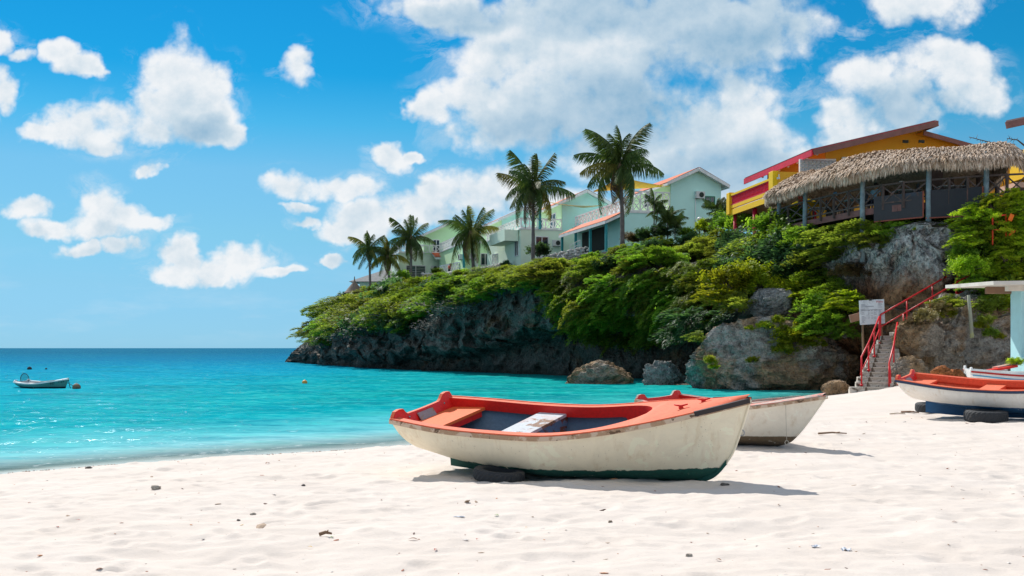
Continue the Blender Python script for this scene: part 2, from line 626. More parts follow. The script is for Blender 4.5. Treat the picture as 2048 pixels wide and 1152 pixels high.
def build_sea():
    # rows get coarser with distance from the beach, so that near waves are real shapes
    ang = np.linspace(R(-62), R(62), 620)
    dist = [9.0]
    while dist[-1] < 150: dist.append(dist[-1] * 1.0062 + 0.012)
    while dist[-1] < 14000: dist.append(dist[-1] * 1.09)
    dist = np.array(dist)
    A, D = np.meshgrid(ang, dist)
    X, Y = np.sin(A) * D, np.cos(A) * D
    amp = np.clip((D - 9) / 10, 0.15, 1) * np.clip((200 - D) / 90, 0, 1)
    sd = shore_dist(X, Y)
    amp = amp * np.clip(-sd / 5, 0.12, 1)
    wx, wy = X * .8 + Y * .25, Y - X * .2
    Z = amp * (0.030 * fbm(wx * .35, wy * .9, oct=2, seed=41) + 0.018 * ridged(wx * .9, wy * 2.3, oct=3, seed=47) + 0.006 * fbm(wx * 3.2, wy * 7, oct=2, seed=53))
    # small swash line near the sand
    Z = Z + 0.0
    V = np.stack([X, Y, Z], -1).reshape(-1, 3)
    me = np_mesh('sea', V, grid_faces(len(dist), len(ang)))
    at = me.attributes.new('depth', 'FLOAT', 'POINT')
    at.data.foreach_set('value', np.clip(-sd, -5, 400).ravel().astype(np.float32))
    m, g, b = mat('sea_water')
    geo = g.new('ShaderNodeNewGeometry').outputs['Position']
    dep = g.new('ShaderNodeAttribute', attribute_name='depth').outputs['Fac']
    sc = g.vmath('MULTIPLY', geo, (0.35, 1.0, 1.0))
    w1 = g.noise(sc, 0.16, 4, 0.6)
    w2 = g.noise(g.vmath('MULTIPLY', geo, (0.5, 1.6, 1)), 0.8, 4, 0.65)
    dd = g.math('MULTIPLY_ADD', g.math('SUBTRACT', w1, 0.5), g.math('MINIMUM', g.math('MULTIPLY', dep, 0.9), 18.0), dep)
    dl = g.math('LOGARITHM', g.math('ADD', g.math('MAXIMUM', dd, 0.0), 1.0), 2.718)
    f = g.math('DIVIDE', dl, 5.9, clamp=True)
    col = g.ramp(f, [(0.0, (0.60, 0.70, 0.68)), (0.15, (0.42, 0.64, 0.65)), (0.25, (0.14, 0.49, 0.53)), (0.38, (0.0, 0.33, 0.39)), (0.58, (0.0, 0.295, 0.405)), (0.70, (0.0, 0.23, 0.40)), (0.82, (0.0, 0.12, 0.29)), (1.0, (0.0, 0.06, 0.18))])
    # greener water near the cliff
    sep = g.new('ShaderNodeSeparateXYZ'); g.l.new(geo, sep.inputs[0])
    gr = g.math('MULTIPLY', g.mapr(sep.outputs[0], -16, 0, 0, 1), g.mapr(sep.outputs[1], 24, 36, 0, 1))
    col = g.mix(g.math('MULTIPLY', gr, 0.75), col, (0.006, 0.33, 0.27))
    cliff_mirror = g.noise(g.vmath('MULTIPLY', geo, (0.5, 1.0, 1)), 0.5, 5, 0.65, 0.5)
    col = g.mix(g.math('MULTIPLY', gr, g.mapr(cliff_mirror, 0.46, 0.60, 0, 0.75)), col, (0.0, 0.155, 0.150))  # dark teal patches paint the cliff's reflection into the water colour
    # reef and weed patches, and streaks
    pat = g.noise(g.vmath('MULTIPLY', geo, (0.45, 1.0, 1)), 0.22, 5, 0.6, 0.4)
    patm = g.math('MULTIPLY', g.mapr(pat, 0.52, 0.66, 0, 0.6), g.mapr(dep, 3.0, 9.0))
    col = g.mix(patm, col, (0.003, 0.15, 0.19))
    col = g.mix(g.mapr(w2, 0.45, 0.68, 0, 0.55), col, (0.004, 0.21, 0.29))
    col = g.mix(g.mapr(w2, 0.50, 0.30, 0, 0.40), col, (0.05, 0.52, 0.50))
    fine = g.math('MULTIPLY', g.mapr(dep, 0, 60, 1.0, 6.0), 0.02)
    h1 = g.noise(g.vmath('MULTIPLY', geo, (0.55, 1.0, 1)), 3.6, 5, 0.68)
    h2 = g.noise(g.vmath('MULTIPLY', geo, (0.6, 1.0, 1)), 0.9, 4, 0.6)
    col = g.mix(g.mapr(h1, 0.50, 0.64, 0, 0.40), col, g.mix(1.0, col, (0.55, 0.74, 0.80), 'MULTIPLY'))
    col = g.mix(g.mapr(h1, 0.48, 0.36, 0, 0.30), col, (0.10, 0.52, 0.54))
    bn = g.bump(h2, 0.8, 0.22)
    nd = g.new('ShaderNodeBump'); nd.inputs['Strength'].default_value = 0.75; nd.inputs['Distance'].default_value = 0.05
    g.put(nd.inputs['Height'], h1); g.put(nd.inputs['Normal'], bn)
    dif = g.new('ShaderNodeBsdfDiffuse'); g.put(dif.inputs['Color'], col); g.put(dif.inputs['Normal'], nd.outputs[0])
    gls = g.new('ShaderNodeBsdfGlossy'); gls.inputs['Roughness'].default_value = 0.12; g.put(gls.inputs['Normal'], nd.outputs[0])
    gls.inputs['Color'].default_value = (0.75, 0.9, 1.0, 1)
    fr = g.new('ShaderNodeFresnel'); fr.inputs['IOR'].default_value = 1.33; g.put(fr.inputs['Normal'], nd.outputs[0])
    # the photograph was taken through a polariser: little of the sky is mirrored
    surf = g.new('ShaderNodeMixShader')
    g.put(surf.inputs[0], g.mapr(fr.outputs[0], 0.02, 0.8, 0.010, 0.05))
    g.l.new(dif.outputs[0], surf.inputs[1]); g.l.new(gls.outputs[0], surf.inputs[2])
    # thin sheet of water at the edge: the sand shows through
    tr = g.new('ShaderNodeBsdfTransparent')
    tr.inputs[0].default_value = (0.94, 0.99, 1.0, 1)
    foam = g.noise(geo, 5.0, 5, 0.7)
    ms = g.new('ShaderNodeMixShader')
    edge = g.mapr(g.math('MULTIPLY_ADD', g.math('SUBTRACT', w2, 0.5), 1.6, dep), 0.1, 2.6, 0.12, 1.0, smooth=False)
    g.put(ms.inputs[0], edge)
    g.l.new(tr.outputs[0], ms.inputs[1]); g.l.new(surf.outputs[0], ms.inputs[2])
    # broken foam along the waterline
    fm = g.new('ShaderNodeBsdfDiffuse'); fm.inputs[0].default_value = (0.85, 0.88, 0.88, 1)
    ln = g.math('ABSOLUTE', g.math('SUBTRACT', g.math('MULTIPLY_ADD', g.math('SUBTRACT', g.noise(geo, 0.7, 3, 0.5), 0.5), 2.6, dep), 0.9))
    fmask = g.math('MULTIPLY', g.mapr(ln, 0.16, 0.02), g.mapr(foam, 0.50, 0.66, 0, 0.5))
    cap = g.math('MULTIPLY', g.mapr(g.noise(g.vmath('MULTIPLY', geo, (0.35, 1.3, 1)), 2.6, 4, 0.7), 0.70, 0.76), g.mapr(w1, 0.52, 0.62, 0, 0.7))
    fmask = g.math('MAXIMUM', fmask, cap)
    ms2 = g.new('ShaderNodeMixShader')
    g.put(ms2.inputs[0], fmask)
    g.l.new(ms.outputs[0], ms2.inputs[1]); g.l.new(fm.outputs[0], ms2.inputs[2])
    outn = [n for n in g.n if n.type == 'OUTPUT_MATERIAL'][0]
    g.l.new(ms2.outputs[0], outn.inputs[0])
    o = link('sea', me, m)
    tag(o, kind='structure')


build_sea()

# ================================================================== ROCK
def rock_material(name, tan=0.35, dark=(0.040, 0.037, 0.031), grey=(0.25, 0.225, 0.195), ochre=(0.30, 0.17, 0.085), scale=1.0, soil=False, band_on=True):
    m, g, b = mat(name)
    geo = g.new('ShaderNodeNewGeometry')
    p = geo.outputs['Position']
    big = g.noise(p, 0.30 * scale, 5, 0.6, 0.4)
    mid = g.noise(p, 1.6 * scale, 6, 0.68)
    fine = g.noise(p, 5.0 * scale, 6, 0.72)
    pit = g.vor(g.vmath('ADD', p, g.vmath('SCALE', g.noise(p, 2.0 * scale, 3, 0.6, color=True), None, None) if False else (0, 0, 0)), 5.0 * scale)
    c = g.ramp(mid, [(0.30, dark), (0.5, tuple(0.55 * (a + b_) for a, b_ in zip(dark, grey))), (0.68, grey), (0.85, tuple(min(1, 1.9 * a) for a in grey))])
    c = g.mix(g.mapr(fine, 0.55, 0.75, 0, 0.6), c, tuple(min(.8, 1.7 * a) for a in grey))
    c = g.mix(g.mapr(fine, 0.45, 0.28, 0, 0.7), c, dark)
    c = g.mix(g.math('MULTIPLY', g.mapr(pit, 0.20, 0.08, 0, .75), g.mapr(mid, 0.4, 0.55)), c, dark)
    oc = g.mapr(big, 0.62 - tan * 0.25, 0.72 - tan * 0.25, 0, 0.85)
    occ = g.mix(g.mapr(mid, 0.35, 0.7), tuple(0.35 * a for a in ochre), ochre)
    c = g.mix(g.math('MULTIPLY', oc, g.mapr(fine, 0.3, 0.55, 0.5, 1)), c, occ)
    nz = g.new('ShaderNodeSeparateXYZ'); g.l.new(geo.outputs['Normal'], nz.inputs[0])
    # dark algae band just above the water
    pz = g.new('ShaderNodeSeparateXYZ'); g.l.new(p, pz.inputs[0])
    band = g.mapr(g.math('MULTIPLY_ADD', mid, 0.5, pz.outputs[2]), 0.95, 0.35)
    if band_on: c = g.mix(g.math('MULTIPLY', band, 0.8 if soil else 0.3), c, (0.02, 0.022, 0.016))
    if soil:
        # earth and dry litter on the vegetated slope
        up = g.math('MULTIPLY', g.mapr(nz.outputs[2], 0.35, 0.75), g.mapr(pz.outputs[2], 2.6, 5.0))
        sc = g.mix(g.mapr(mid, 0.35, 0.65), (0.018, 0.024, 0.010), (0.055, 0.050, 0.028))
        c = g.mix(up, c, sc)
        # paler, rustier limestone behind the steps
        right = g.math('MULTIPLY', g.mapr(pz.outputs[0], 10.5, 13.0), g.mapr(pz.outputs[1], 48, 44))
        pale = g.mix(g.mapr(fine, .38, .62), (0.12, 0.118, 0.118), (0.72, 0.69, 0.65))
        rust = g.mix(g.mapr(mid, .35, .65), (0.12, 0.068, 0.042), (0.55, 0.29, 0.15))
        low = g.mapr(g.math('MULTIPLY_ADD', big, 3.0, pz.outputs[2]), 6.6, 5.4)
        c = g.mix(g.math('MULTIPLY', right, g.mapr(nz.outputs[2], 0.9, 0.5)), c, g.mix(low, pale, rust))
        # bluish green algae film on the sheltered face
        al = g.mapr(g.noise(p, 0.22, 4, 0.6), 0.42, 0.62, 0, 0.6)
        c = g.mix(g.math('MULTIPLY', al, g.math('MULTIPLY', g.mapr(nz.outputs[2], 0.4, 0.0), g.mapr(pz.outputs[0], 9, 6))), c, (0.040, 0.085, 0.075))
    g.put(b.inputs['Base Color'], c)
    b.inputs['Roughness'].default_value = 0.92
    b.inputs['Specular IOR Level'].default_value = 0.2
    bn = g.bump(mid, 0.9, 0.35 / scale)
    bn = g.bump(pit, 1.0, 0.16 / scale, bn)
    bn = g.bump(g.vor(p, 14.0 * scale), 0.8, 0.06 / scale, bn)
    bn = g.bump(fine, 0.9, 0.07 / scale, bn)
    g.put(b.inputs['Normal'], bn)
    return m


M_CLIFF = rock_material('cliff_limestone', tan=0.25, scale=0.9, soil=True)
M_ROCK = rock_material('grey_limestone', tan=0.2, dark=(0.085, 0.086, 0.09), grey=(0.46, 0.455, 0.43), scale=1.5)
M_ROCKTAN = rock_material('tan_limestone', tan=0.75, dark=(0.11, 0.09, 0.07), grey=(0.50, 0.43, 0.36), ochre=(0.60, 0.37, 0.18), scale=1.8)
M_ROCKMIX = rock_material('grey_brown_limestone', tan=.65, dark=(0.10, 0.09, 0.08), grey=(0.56, 0.52, 0.47), ochre=(0.62, 0.37, 0.18), scale=1.5)
M_CORAL = rock_material('orange_coral_rock', tan=1.1, dark=(0.16, 0.05, 0.03), grey=(0.50, 0.24, 0.14), ochre=(0.70, 0.24, 0.07), scale=3.0, band_on=False)

# px, Ybase, zr, rd, lip, zm, dm, zt, dt, z_edge, Y_edge, z_base, Y_base, z_back
ST = np.array([
 (552, 126, -1.5, .5, -1.4, -1.3, .5, -1.2, 1.5, -1.2, 129, -1.3, 134, -1.5),
 (580, 122, -.1, .8, .2, .55, .5, .8, 1.5, .8, 125, .6, 131, -.8),
 (600, 115, .3, 1.5, .7, 1.2, .5, 1.7, 1.5, 1.9, 122, 1.6, 130, -.5),
 (625, 108, .4, 1.8, .9, 1.6, .6, 2.3, 1.8, 3.2, 121, 3.2, 130, 1.0),
 (650, 101, .5, 2.0, 1.1, 2.0, .8, 2.7, 2.0, 5.2, 121, 5.4, 131, 4.0),
 (700, 90, .5, 2.5, 1.2, 2.3, 1.0, 3.2, 2.5, 7.6, 124, 8.0, 134, 8.0),
 (740, 84, .5, 3.0, 1.2, 2.5, 1.0, 3.6, 3.0, 8.6, 126, 9.1, 136, 9.3),
 (850, 75, .6, 3.0, 1.3, 3.0, 1.0, 4.6, 3.0, 9.6, 116, 10.4, 122, 10.5),
 (930, 70, 1.0, 4.0, 1.8, 4.0, .5, 6.2, 2.5, 9.6, 108, 10.5, 116, 10.6),
 (1000, 65, 1.5, 5.0, 2.4, 4.6, .3, 6.7, 2.5, 9.4, 100, 10.5, 110, 10.6),
 (1070, 61, 2.0, 6.0, 3.0, 5.0, .2, 6.7, 2.2, 9.4, 94, 10.5, 104, 10.6),
 (1140, 57, 2.5, 6.0, 3.5, 5.0, .3, 6.4, 2.2, 9.6, 88, 10.5, 98, 10.7),
 (1280, 52.5, 2.5, 6.0, 3.5, 5.0, .5, 6.3, 2.5, 10.1, 82, 10.7, 91, 10.8),
 (1400, 49, 2.0, 5.0, 3.0, 4.5, .6, 5.8, 2.8, 9.5, 74, 10.6, 84, 10.8),
 (1500, 47, 2.0, 4.5, 3.0, 4.5, .8, 5.8, 2.6, 8.6, 62, 9.8, 76, 10.8),
 (1600, 45, 2.0, 4.0, 2.8, 4.2, .8, 6.0, 1.8, 7.0, 48.5, 8.2, 57, 10.8),
 (1700, 41.6, 1.5, 3.0, 2.5, 4.4, .5, 6.4, .5, 7.0, 43, 7.6, 54, 10.8),
 (1800, 39.2, 1.2, 2.0, 2.2, 4.4, .4, 6.5, .5, 7.0, 41.5, 7.6, 54, 10.8),
 (1900, 38.0, 1.0, 1.2, 2.0, 4.2, .5, 6.4, .6, 7.0, 40.5, 7.8, 54, 10.8),
 (1980, 38, 1.0, 1.2, 2.0, 4.0, 1.0, 5.6, 2.5, 7.2, 42, 8.0, 54, 10.8),
 (2100, 37, 1.0, 1.2, 2.0, 4.0, 1.0, 5.6, 2.5, 7.4, 42, 8.2, 54, 10.8),
 (2600, 34, 1.0, 1.2, 2.0, 4.0, 1.0, 5.6, 2.5, 7.4, 39, 8.2, 54, 10.8),
], float)


def build_headland():
    px = np.concatenate([np.arange(552, 2060, 2.6), np.arange(2062, 2600, 12)])
    T = [np.interp(px, ST[:, 0], ST[:, k]) for k in range(ST.shape[1])]
    ker = np.hanning(27); ker /= ker.sum()
    T = [np.convolve(np.pad(t, 13, 'edge'), ker, 'valid') for t in T]
    _, Yb, zr, rd, zl, zm, dm, zt, dt, ze, Ye, zb, Yb2, zk = T
    prof = [(-4 + 0 * Yb, Yb + 2.5, 0), (np.minimum(-.3, zr), Yb + rd * .8, 5), (zr, Yb + rd, 12), (zl, Yb, 16), (zm, Yb + dm, 16), (zt, Yb + dt, 14), (ze, Ye, 34), (zb, Yb2, 10), (zk, np.full_like(Yb, 175.0), 10), (np.full_like(Yb, -4.0), np.full_like(Yb, 215.0), 5)]
    rows = []
    lev = []
    for k in range(1, len(prof)):
        z0, y0, _ = prof[k - 1]; z1, y1, n = prof[k]
        for i in range(n):
            t = i / n
            rows.append((z0 + (z1 - z0) * t, y0 + (y1 - y0) * t)); lev.append(k - 1 + t)
    rows.append((prof[-1][0], prof[-1][1])); lev.append(len(prof) - 1)
    Z = np.array([r[0] for r in rows]); Y = np.array([r[1] for r in rows])
    # soften the profile a little along its length
    for _ in range(2):
        Z[1:-1] = (Z[:-2] + 2 * Z[1:-1] + Z[2:]) / 4; Y[1:-1] = (Y[:-2] + 2 * Y[1:-1] + Y[2:]) / 4
    X = (px[None, :] - 1024) / FPX * Y
    lev = np.array(lev)[:, None]
    rock = np.clip(1 - np.abs(lev - 3.3) / 2.6, 0.0, 1) ** .6
    a = 0.25 + 1.0 * rock
    a = a * np.where(lev > 6.5, 0.25, 1)
    nx = fbm(X * .35, Y * .35, Z * .5, oct=5, seed=61, gain=.55)
    ny = ridged(X * .28, Y * .28, Z * .45, oct=5, seed=67, gain=.55) - .6
    nz = fbm(X * .5, Y * .5, Z * .5, oct=4, seed=71)
    sc = np.clip((Z + 1.5) / 2.0, .25, 1)
    X = X + .45 * a * nx * sc
    Y = Y - .85 * a * ny * sc - .22 * rock * sc * (ridged(X * 1.25, Y * 1.25, Z * 1.5, oct=4, seed=83, gain=.6) - .6)
    Z = Z + .35 * a * nz * sc
    V = np.stack([X, Y, Z], -1).reshape(-1, 3)
    F = grid_faces(len(rows), len(px))[:, ::-1]
    me = np_mesh('headland', V, F)
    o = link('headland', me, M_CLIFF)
    tag(o, kind='structure')
    return V, F


HV, HF = build_headland()
LAND = BVHTree.FromPolygons([tuple(v) for v in HV.tolist()], HF.tolist())
CAMP = Vector((0, 0, EYE))


def land_hit(px, py):
    d = (P(px, py, 100) - CAMP).normalized()
    loc, nrm, i, dist = LAND.ray_cast(CAMP, d)
    if loc is None: return None, None
    if nrm.dot(d) > 0: nrm = -nrm
    return loc, nrm


def ground_at(x, y):
    loc, nrm, i, dist = LAND.ray_cast(Vector((x, y, 60)), Vector((0, 0, -1)))
    return loc.z if loc is not None else None


def boulder(name, c, r, seed, material, label, cat='boulder', group=None, sub=5, amp=.16, shape=None, parent=None, rotz=0.0):
    bm = bmesh.new()
    bmesh.ops.create_icosphere(bm, subdivisions=sub, radius=1.0)
    co = np.array([v.co[:] for v in bm.verts])
    q = co.copy()
    if shape: q = shape(q)
    n = fbm(co[:, 0] * 1.3 + seed, co[:, 1] * 1.3, co[:, 2] * 1.3, oct=5, seed=seed, gain=.55)
    rg = ridged(co[:, 0] * 2.1 + seed, co[:, 1] * 2.1, co[:, 2] * 2.1, oct=4, seed=seed + 5, gain=.5)
    hf = ridged(co[:, 0] * 6.0 + seed, co[:, 1] * 6.0, co[:, 2] * 6.0, oct=3, seed=seed + 9, gain=.55)
    q = q * (1 + amp * n + amp * .40 * (rg - .6))[:, None]
    # a few facets
    rr = np.random.default_rng(seed)
    for _ in range(7):
        d = rr.normal(size=3); d /= np.linalg.norm(d)
        h = rr.uniform(.62, .9)
        t = q @ d - h
        q = q - np.clip(t, 0, None)[:, None] * d * .75
    q = q * (1 + (.028 + amp * .08) * (hf - .7) * 1.7)[:, None]
    cr = np.exp(-(vnoise(co[:, 0] * 1.9 + seed, co[:, 1] * 1.9 + 5, co[:, 2] * 2.4, seed=seed + 31) / .045) ** 2)
    q = q * (1 - .05 * cr)[:, None]
    q = q * np.array(r)
    for v, p in zip(bm.verts, q): v.co = p
    for f in bm.faces: f.smooth = True
    me = bpy.data.meshes.new(name)
    bm.to_mesh(me); bm.free()
    o = link(name, me, material, parent, loc=c, rot=(0, 0, rotz))
    if parent is None: tag(o, label, cat, group)
    return o


def big_shape(q):
    x, y, z = q[:, 0].copy(), q[:, 1], q[:, 2].copy()
    # steep left flank, crest left of the middle, long shoulder to the right, undercut foot
    top = np.interp(x, [-1, -.72, -.45, -.1, .25, .7, 1], [.25, .62, 1.02, 1.12, .95, .72, .5])
    z = np.where(z > 0, z * top, z)
    foot = np.clip(-z - .35, 0, 1)
    xx = np.sign(x) * np.abs(x) ** .8 * (1 - foot * .45)
    return np.stack([xx, y * (1 - foot * .5), z], 1)


boulder('boulder', (10.85, 43.3, 1.1), (3.7, 2.4, 2.2), 101, M_ROCKMIX, 'huge grey and tan boulder at the foot of the cliff left of the steps', sub=6, amp=.10, shape=big_shape)
boulder('boulder', (11.35, 43.6, 3.75), (1.1, .85, .72), 107, M_ROCK, 'grey rock perched among yellow green shrubs on top of the huge boulder', sub=5)
boulder('boulder', (4.35, 49.2, .1), (1.62, 1.0, 1.02), 113, M_ROCKTAN, 'low pinkish grey rock in the water, the leftmost of the loose rocks', sub=5, amp=.13)
boulder('boulder', (7.2, 47.6, .1), (1.05, .8, 1.0), 127, M_ROCK, 'dark peaked rock in the water beside the huge boulder', sub=5, amp=.2)
boulder('boulder', (8.3, 46.6, .0), (.95, .4, .16), 131, M_ROCKTAN, 'flat pale ledge of rock just above the water beside the peaked rock', cat='rock', sub=4, amp=.3)
boulder('boulder', (11.3, 34.9, .30), (.48, .4, .38), 137, M_ROCKTAN, 'small tan rock at the wet sand behind the bow of the second boat', cat='rock', sub=4)
boulder('boulder', (11.85, 34.4, .25), (.30, .25, .2), 139, M_ROCKTAN, 'smallest tan rock beside the bottom step', cat='rock', sub=4)
boulder('boulder', (13.35, 33.9, .82), (.70, .6, .62), 149, M_ROCKTAN, 'rounded tan boulder against the right side of the lowest steps', sub=5, amp=.12)
boulder('boulder', (14.35, 35.2, 2.1), (.95, .75, .68), 151, M_ROCKTAN, 'tan boulder topped with dry grass just below the upper red railing', sub=5, amp=.14)


def mass_shape(q):
    z = q[:, 2].copy()
    foot = np.clip(-z - .1, 0, 1)
    x = q[:, 0] - foot * .45
    y = q[:, 1] + foot * .75
    return np.stack([np.sign(x) * np.abs(x) ** .75, y, z], 1)


boulder('boulder', (17.1, 37.0, 2.0), (2.45, 1.9, 1.85), 157, M_ROCKMIX, 'large overhanging grey rock between the red railing and the pale blue hut', sub=6, amp=.11, shape=mass_shape)
boulder('boulder', (15.35, 36.0, 1.25), (.95, .8, 1.05), 163, M_ROCKTAN, 'brown rock leaning on the left of the large overhanging rock', sub=5, amp=.15)
boulder('boulder', (12.75, 29.6, .95), (.36, .32, .3), 167, M_CORAL, 'bright orange coral rock behind the stern of the blue bottomed boat, left one', cat='rock', sub=4, amp=.25)
boulder('boulder', (13.25, 30.0, .9), (.34, .3, .24), 173, M_CORAL, 'orange and purple coral rock just behind the boat, right one', cat='rock', sub=4, amp=.25)

# ================================================================== BOATS
def hull_material(name, white, bottom, wl, wlslope=0.0, stain=(0.52, 0.34, 0.15), chip=0.5, lower=None):
    """white paint with rust runs and patches above a chipped coloured bottom; wl = paint line height along local x"""
    m, g, b = mat(name)
    tc = g.new('ShaderNodeTexCoord').outputs['Object']
    sep = g.new('ShaderNodeSeparateXYZ'); g.l.new(tc, sep.inputs[0])
    x, y, z = sep.outputs
    blot = g.noise(tc, 2.4, 6, 0.65, 0.5)
    runs = g.noise(g.vmath('MULTIPLY', tc, (1.0, 1.0, 0.12)), 9.0, 5, 0.7)
    fine = g.noise(tc, 22, 5, 0.7)
    c = g.ramp(blot, [(0.30, tuple(a * .90 for a in white)), (0.48, white), (0.60, tuple(a * .93 for a in white)), (0.75, tuple(min(.9, a * 1.05) for a in white))])
    c = g.mix(g.mapr(runs, 0.54, 0.74, 0, 0.38), c, stain)
    c = g.mix(g.math('MULTIPLY', g.mapr(fine, 0.66, 0.72, 0, 0.7), g.mapr(blot, 0.45, 0.6)), c, (0.22, 0.17, 0.12))
    pale = g.noise(tc, 3.3, 5, 0.55, 1.2)
    c = g.mix(g.mapr(pale, 0.60, 0.63, 0, 0.5), c, tuple(min(.92, a * 1.14) for a in white))
    vor = g.vor(tc, 30)
    c = g.mix(g.math('MULTIPLY', g.mapr(vor, 0.13, 0.08, 0, .8), g.mapr(fine, .5, .6)), c, (0.13, 0.09, 0.06))
    line = g.math('MULTIPLY_ADD', x, wlslope, wl)
    nz = g.noise(tc, 7.0, 5, 0.7)
    h = g.math('SUBTRACT', g.math('MULTIPLY_ADD', g.math('SUBTRACT', nz, 0.5), 0.06 * chip * 2, z), line)
    isb = g.mapr(h, 0.004, -0.004)
    bc = g.ramp(fine, [(0.3, tuple(a * .72 for a in bottom)), (0.6, bottom), (0.8, tuple(min(1, a * 1.5 + .01) for a in bottom))])
    chips = g.mapr(g.noise(tc, 4.0, 6, 0.62, 1.0), 0.665 - chip * .03, 0.672 - chip * .03)
    bc = g.mix(chips, bc, tuple(a * .85 for a in white))
    if lower is not None:
        lo = g.mapr(g.math('MULTIPLY_ADD', nz, 0.12, z), lower[0] + .12, lower[0])
        bc = g.mix(lo, bc, lower[1])
    c = g.mix(isb, c, bc)
    g.put(b.inputs['Base Color'], c)
    g.put(b.inputs['Roughness'], g.mapr(blot, 0.3, 0.7, 0.32, 0.6))
    bn = g.bump(g.noise(tc, 1.6, 3, 0.5), 0.25, 0.03)
    bn = g.bump(fine, 0.12, 0.01, bn)
    g.put(b.inputs['Normal'], bn)
    return m


def peeling(name, top, under, amount=0.5, scale=3.0, rough=0.6, third=None):
    m, g, b = mat(name)
    tc = g.new('ShaderNodeTexCoord').outputs['Object']
    n = g.noise(tc, scale, 7, 0.66, 0.6)
    f = g.noise(tc, scale * 9, 4, 0.7)
    c = g.ramp(f, [(0.3, tuple(a * .82 for a in top)), (0.7, tuple(min(1, a * 1.1) for a in top))])
    if third is not None:
        c = g.mix(g.mapr(g.noise(tc, scale * .6, 4, 0.6), 0.5, 0.56), c, third)
    th = 0.72 - 0.3 * amount
    u = g.mix(g.mapr(f, 0.35, 0.65), tuple(a * .55 for a in under), under)
    c = g.mix(g.mapr(n, th, th + 0.03), c, u)
    g.put(b.inputs['Base Color'], c)
    b.inputs['Roughness'].default_value = rough
    bn = g.bump(g.mapr(n, th, th + 0.03), 0.4, 0.004)
    bn = g.bump(f, 0.2, 0.01, bn)
    g.put(b.inputs['Normal'], bn)
    return m


M_HULL1 = hull_material('hull_cream_green', (0.89, 0.80, 0.61), (0.006, 0.10, 0.075), 0.195, 0.0, chip=.75)
M_HULL2 = hull_material('hull_white_brown', (0.88, 0.82, 0.70), (0.20, 0.14, 0.08), 0.20, 0.0, chip=.25, lower=(0.07, (0.035, 0.022, 0.014)))
M_HULL3 = hull_material('hull_white_blue', (0.86, 0.82, 0.76), (0.012, 0.10, 0.24), 0.19, 0.0, chip=.2)
M_HULL4 = hull_material('hull_white_plain', (0.82, 0.82, 0.82), (0.55, 0.62, 0.66), 0.10, 0.0, chip=.2)
M_HULL5 = hull_material('hull_moored', (0.10, 0.30, 0.27), (0.010, 0.02, 0.03), 0.26, 0.0, chip=.1)
M_CORALP = peeling('coral_paint_weathered', (0.80, 0.155, 0.065), (0.68, 0.42, 0.32), 0.08, 2.0, 0.75)
M_ORANGE = peeling('orange_paint_weathered', (0.84, 0.15, 0.03), (0.75, 0.55, 0.42), 0.10, 3.0, 0.75)
M_PINKP = peeling('faded_pink_red_paint', (0.66, 0.22, 0.17), (0.50, 0.42, 0.36), 0.85, 5.0, 0.7, third=(0.62, 0.35, 0.29))
M_RED = peeling('red_paint', (0.72, 0.014, 0.008), (0.35, 0.16, 0.1), 0.05, 3.0, 0.45)
M_WORNWOOD = peeling('worn_wood_rail', (0.42, 0.27, 0.17), (0.16, 0.09, 0.05), 0.42, 9.0, 0.75, third=(0.58, 0.45, 0.34))
M_BLUEIN = peeling('grey_blue_inside_paint', (0.10, 0.17, 0.24), (0.20, 0.08, 0.04), 0.25, 3.0, 0.65)
M_THWART = peeling('weathered_thwart', (0.52, 0.56, 0.60), (0.30, 0.15, 0.08), 0.55, 3.2, 0.7, third=(0.52, 0.44, 0.43))
M_THWSIDE = peeling('weathered_blue_side', (0.10, 0.19, 0.30), (0.20, 0.07, 0.035), 0.75, 3.5, 0.7)
M_BLUERAIL = paint('dark_blue_rail', (0.02, 0.04, 0.09), 0.5)
M_STEEL = paint('dull_steel', (0.35, 0.36, 0.38), 0.4, metal=0.8)
M_PLATE = peeling('corroded_plate', (0.30, 0.29, 0.30), (0.42, 0.30, 0.18), 0.6, 7.0, 0.7)
M_TYRE = paint('old_tyre_rubber', (0.028, 0.030, 0.034), 0.75, dirt=(0.22, 0.19, 0.16), dscale=6, dth=0.62, bump=.3)
M_ROPE = paint('pale_rope', (0.55, 0.50, 0.42), 0.9)
M_DARKROPE = paint('dark_rope', (0.03, 0.035, 0.04), 0.9)
M_WHITEP = paint('white_paint', (0.78, 0.78, 0.76), 0.5, dirt=(0.5, 0.46, 0.4), dth=.64)
M_GREYP = paint('pale_grey_paint', (0.52, 0.56, 0.60), 0.55, dirt=(0.3, 0.28, 0.25), dth=.6)
M_LBLUE = paint('light_blue_stripe', (0.10, 0.36, 0.55), 0.5)


def smooth_curve(xs, ys, t):
    """monotone-ish smooth interpolation through points"""
    xs = np.array(xs, float); ys = np.array(ys, float)
    m = np.gradient(ys, xs)
    i = np.clip(np.searchsorted(xs, t) - 1, 0, len(xs) - 2)
    h = xs[i + 1] - xs[i]; s = (t - xs[i]) / h
    h00 = 2 * s**3 - 3 * s**2 + 1; h10 = s**3 - 2 * s**2 + s; h01 = -2 * s**3 + 3 * s**2; h11 = s**3 - s**2
    return h00 * ys[i] + h10 * h * m[i] + h01 * ys[i + 1] + h11 * h * m[i + 1]


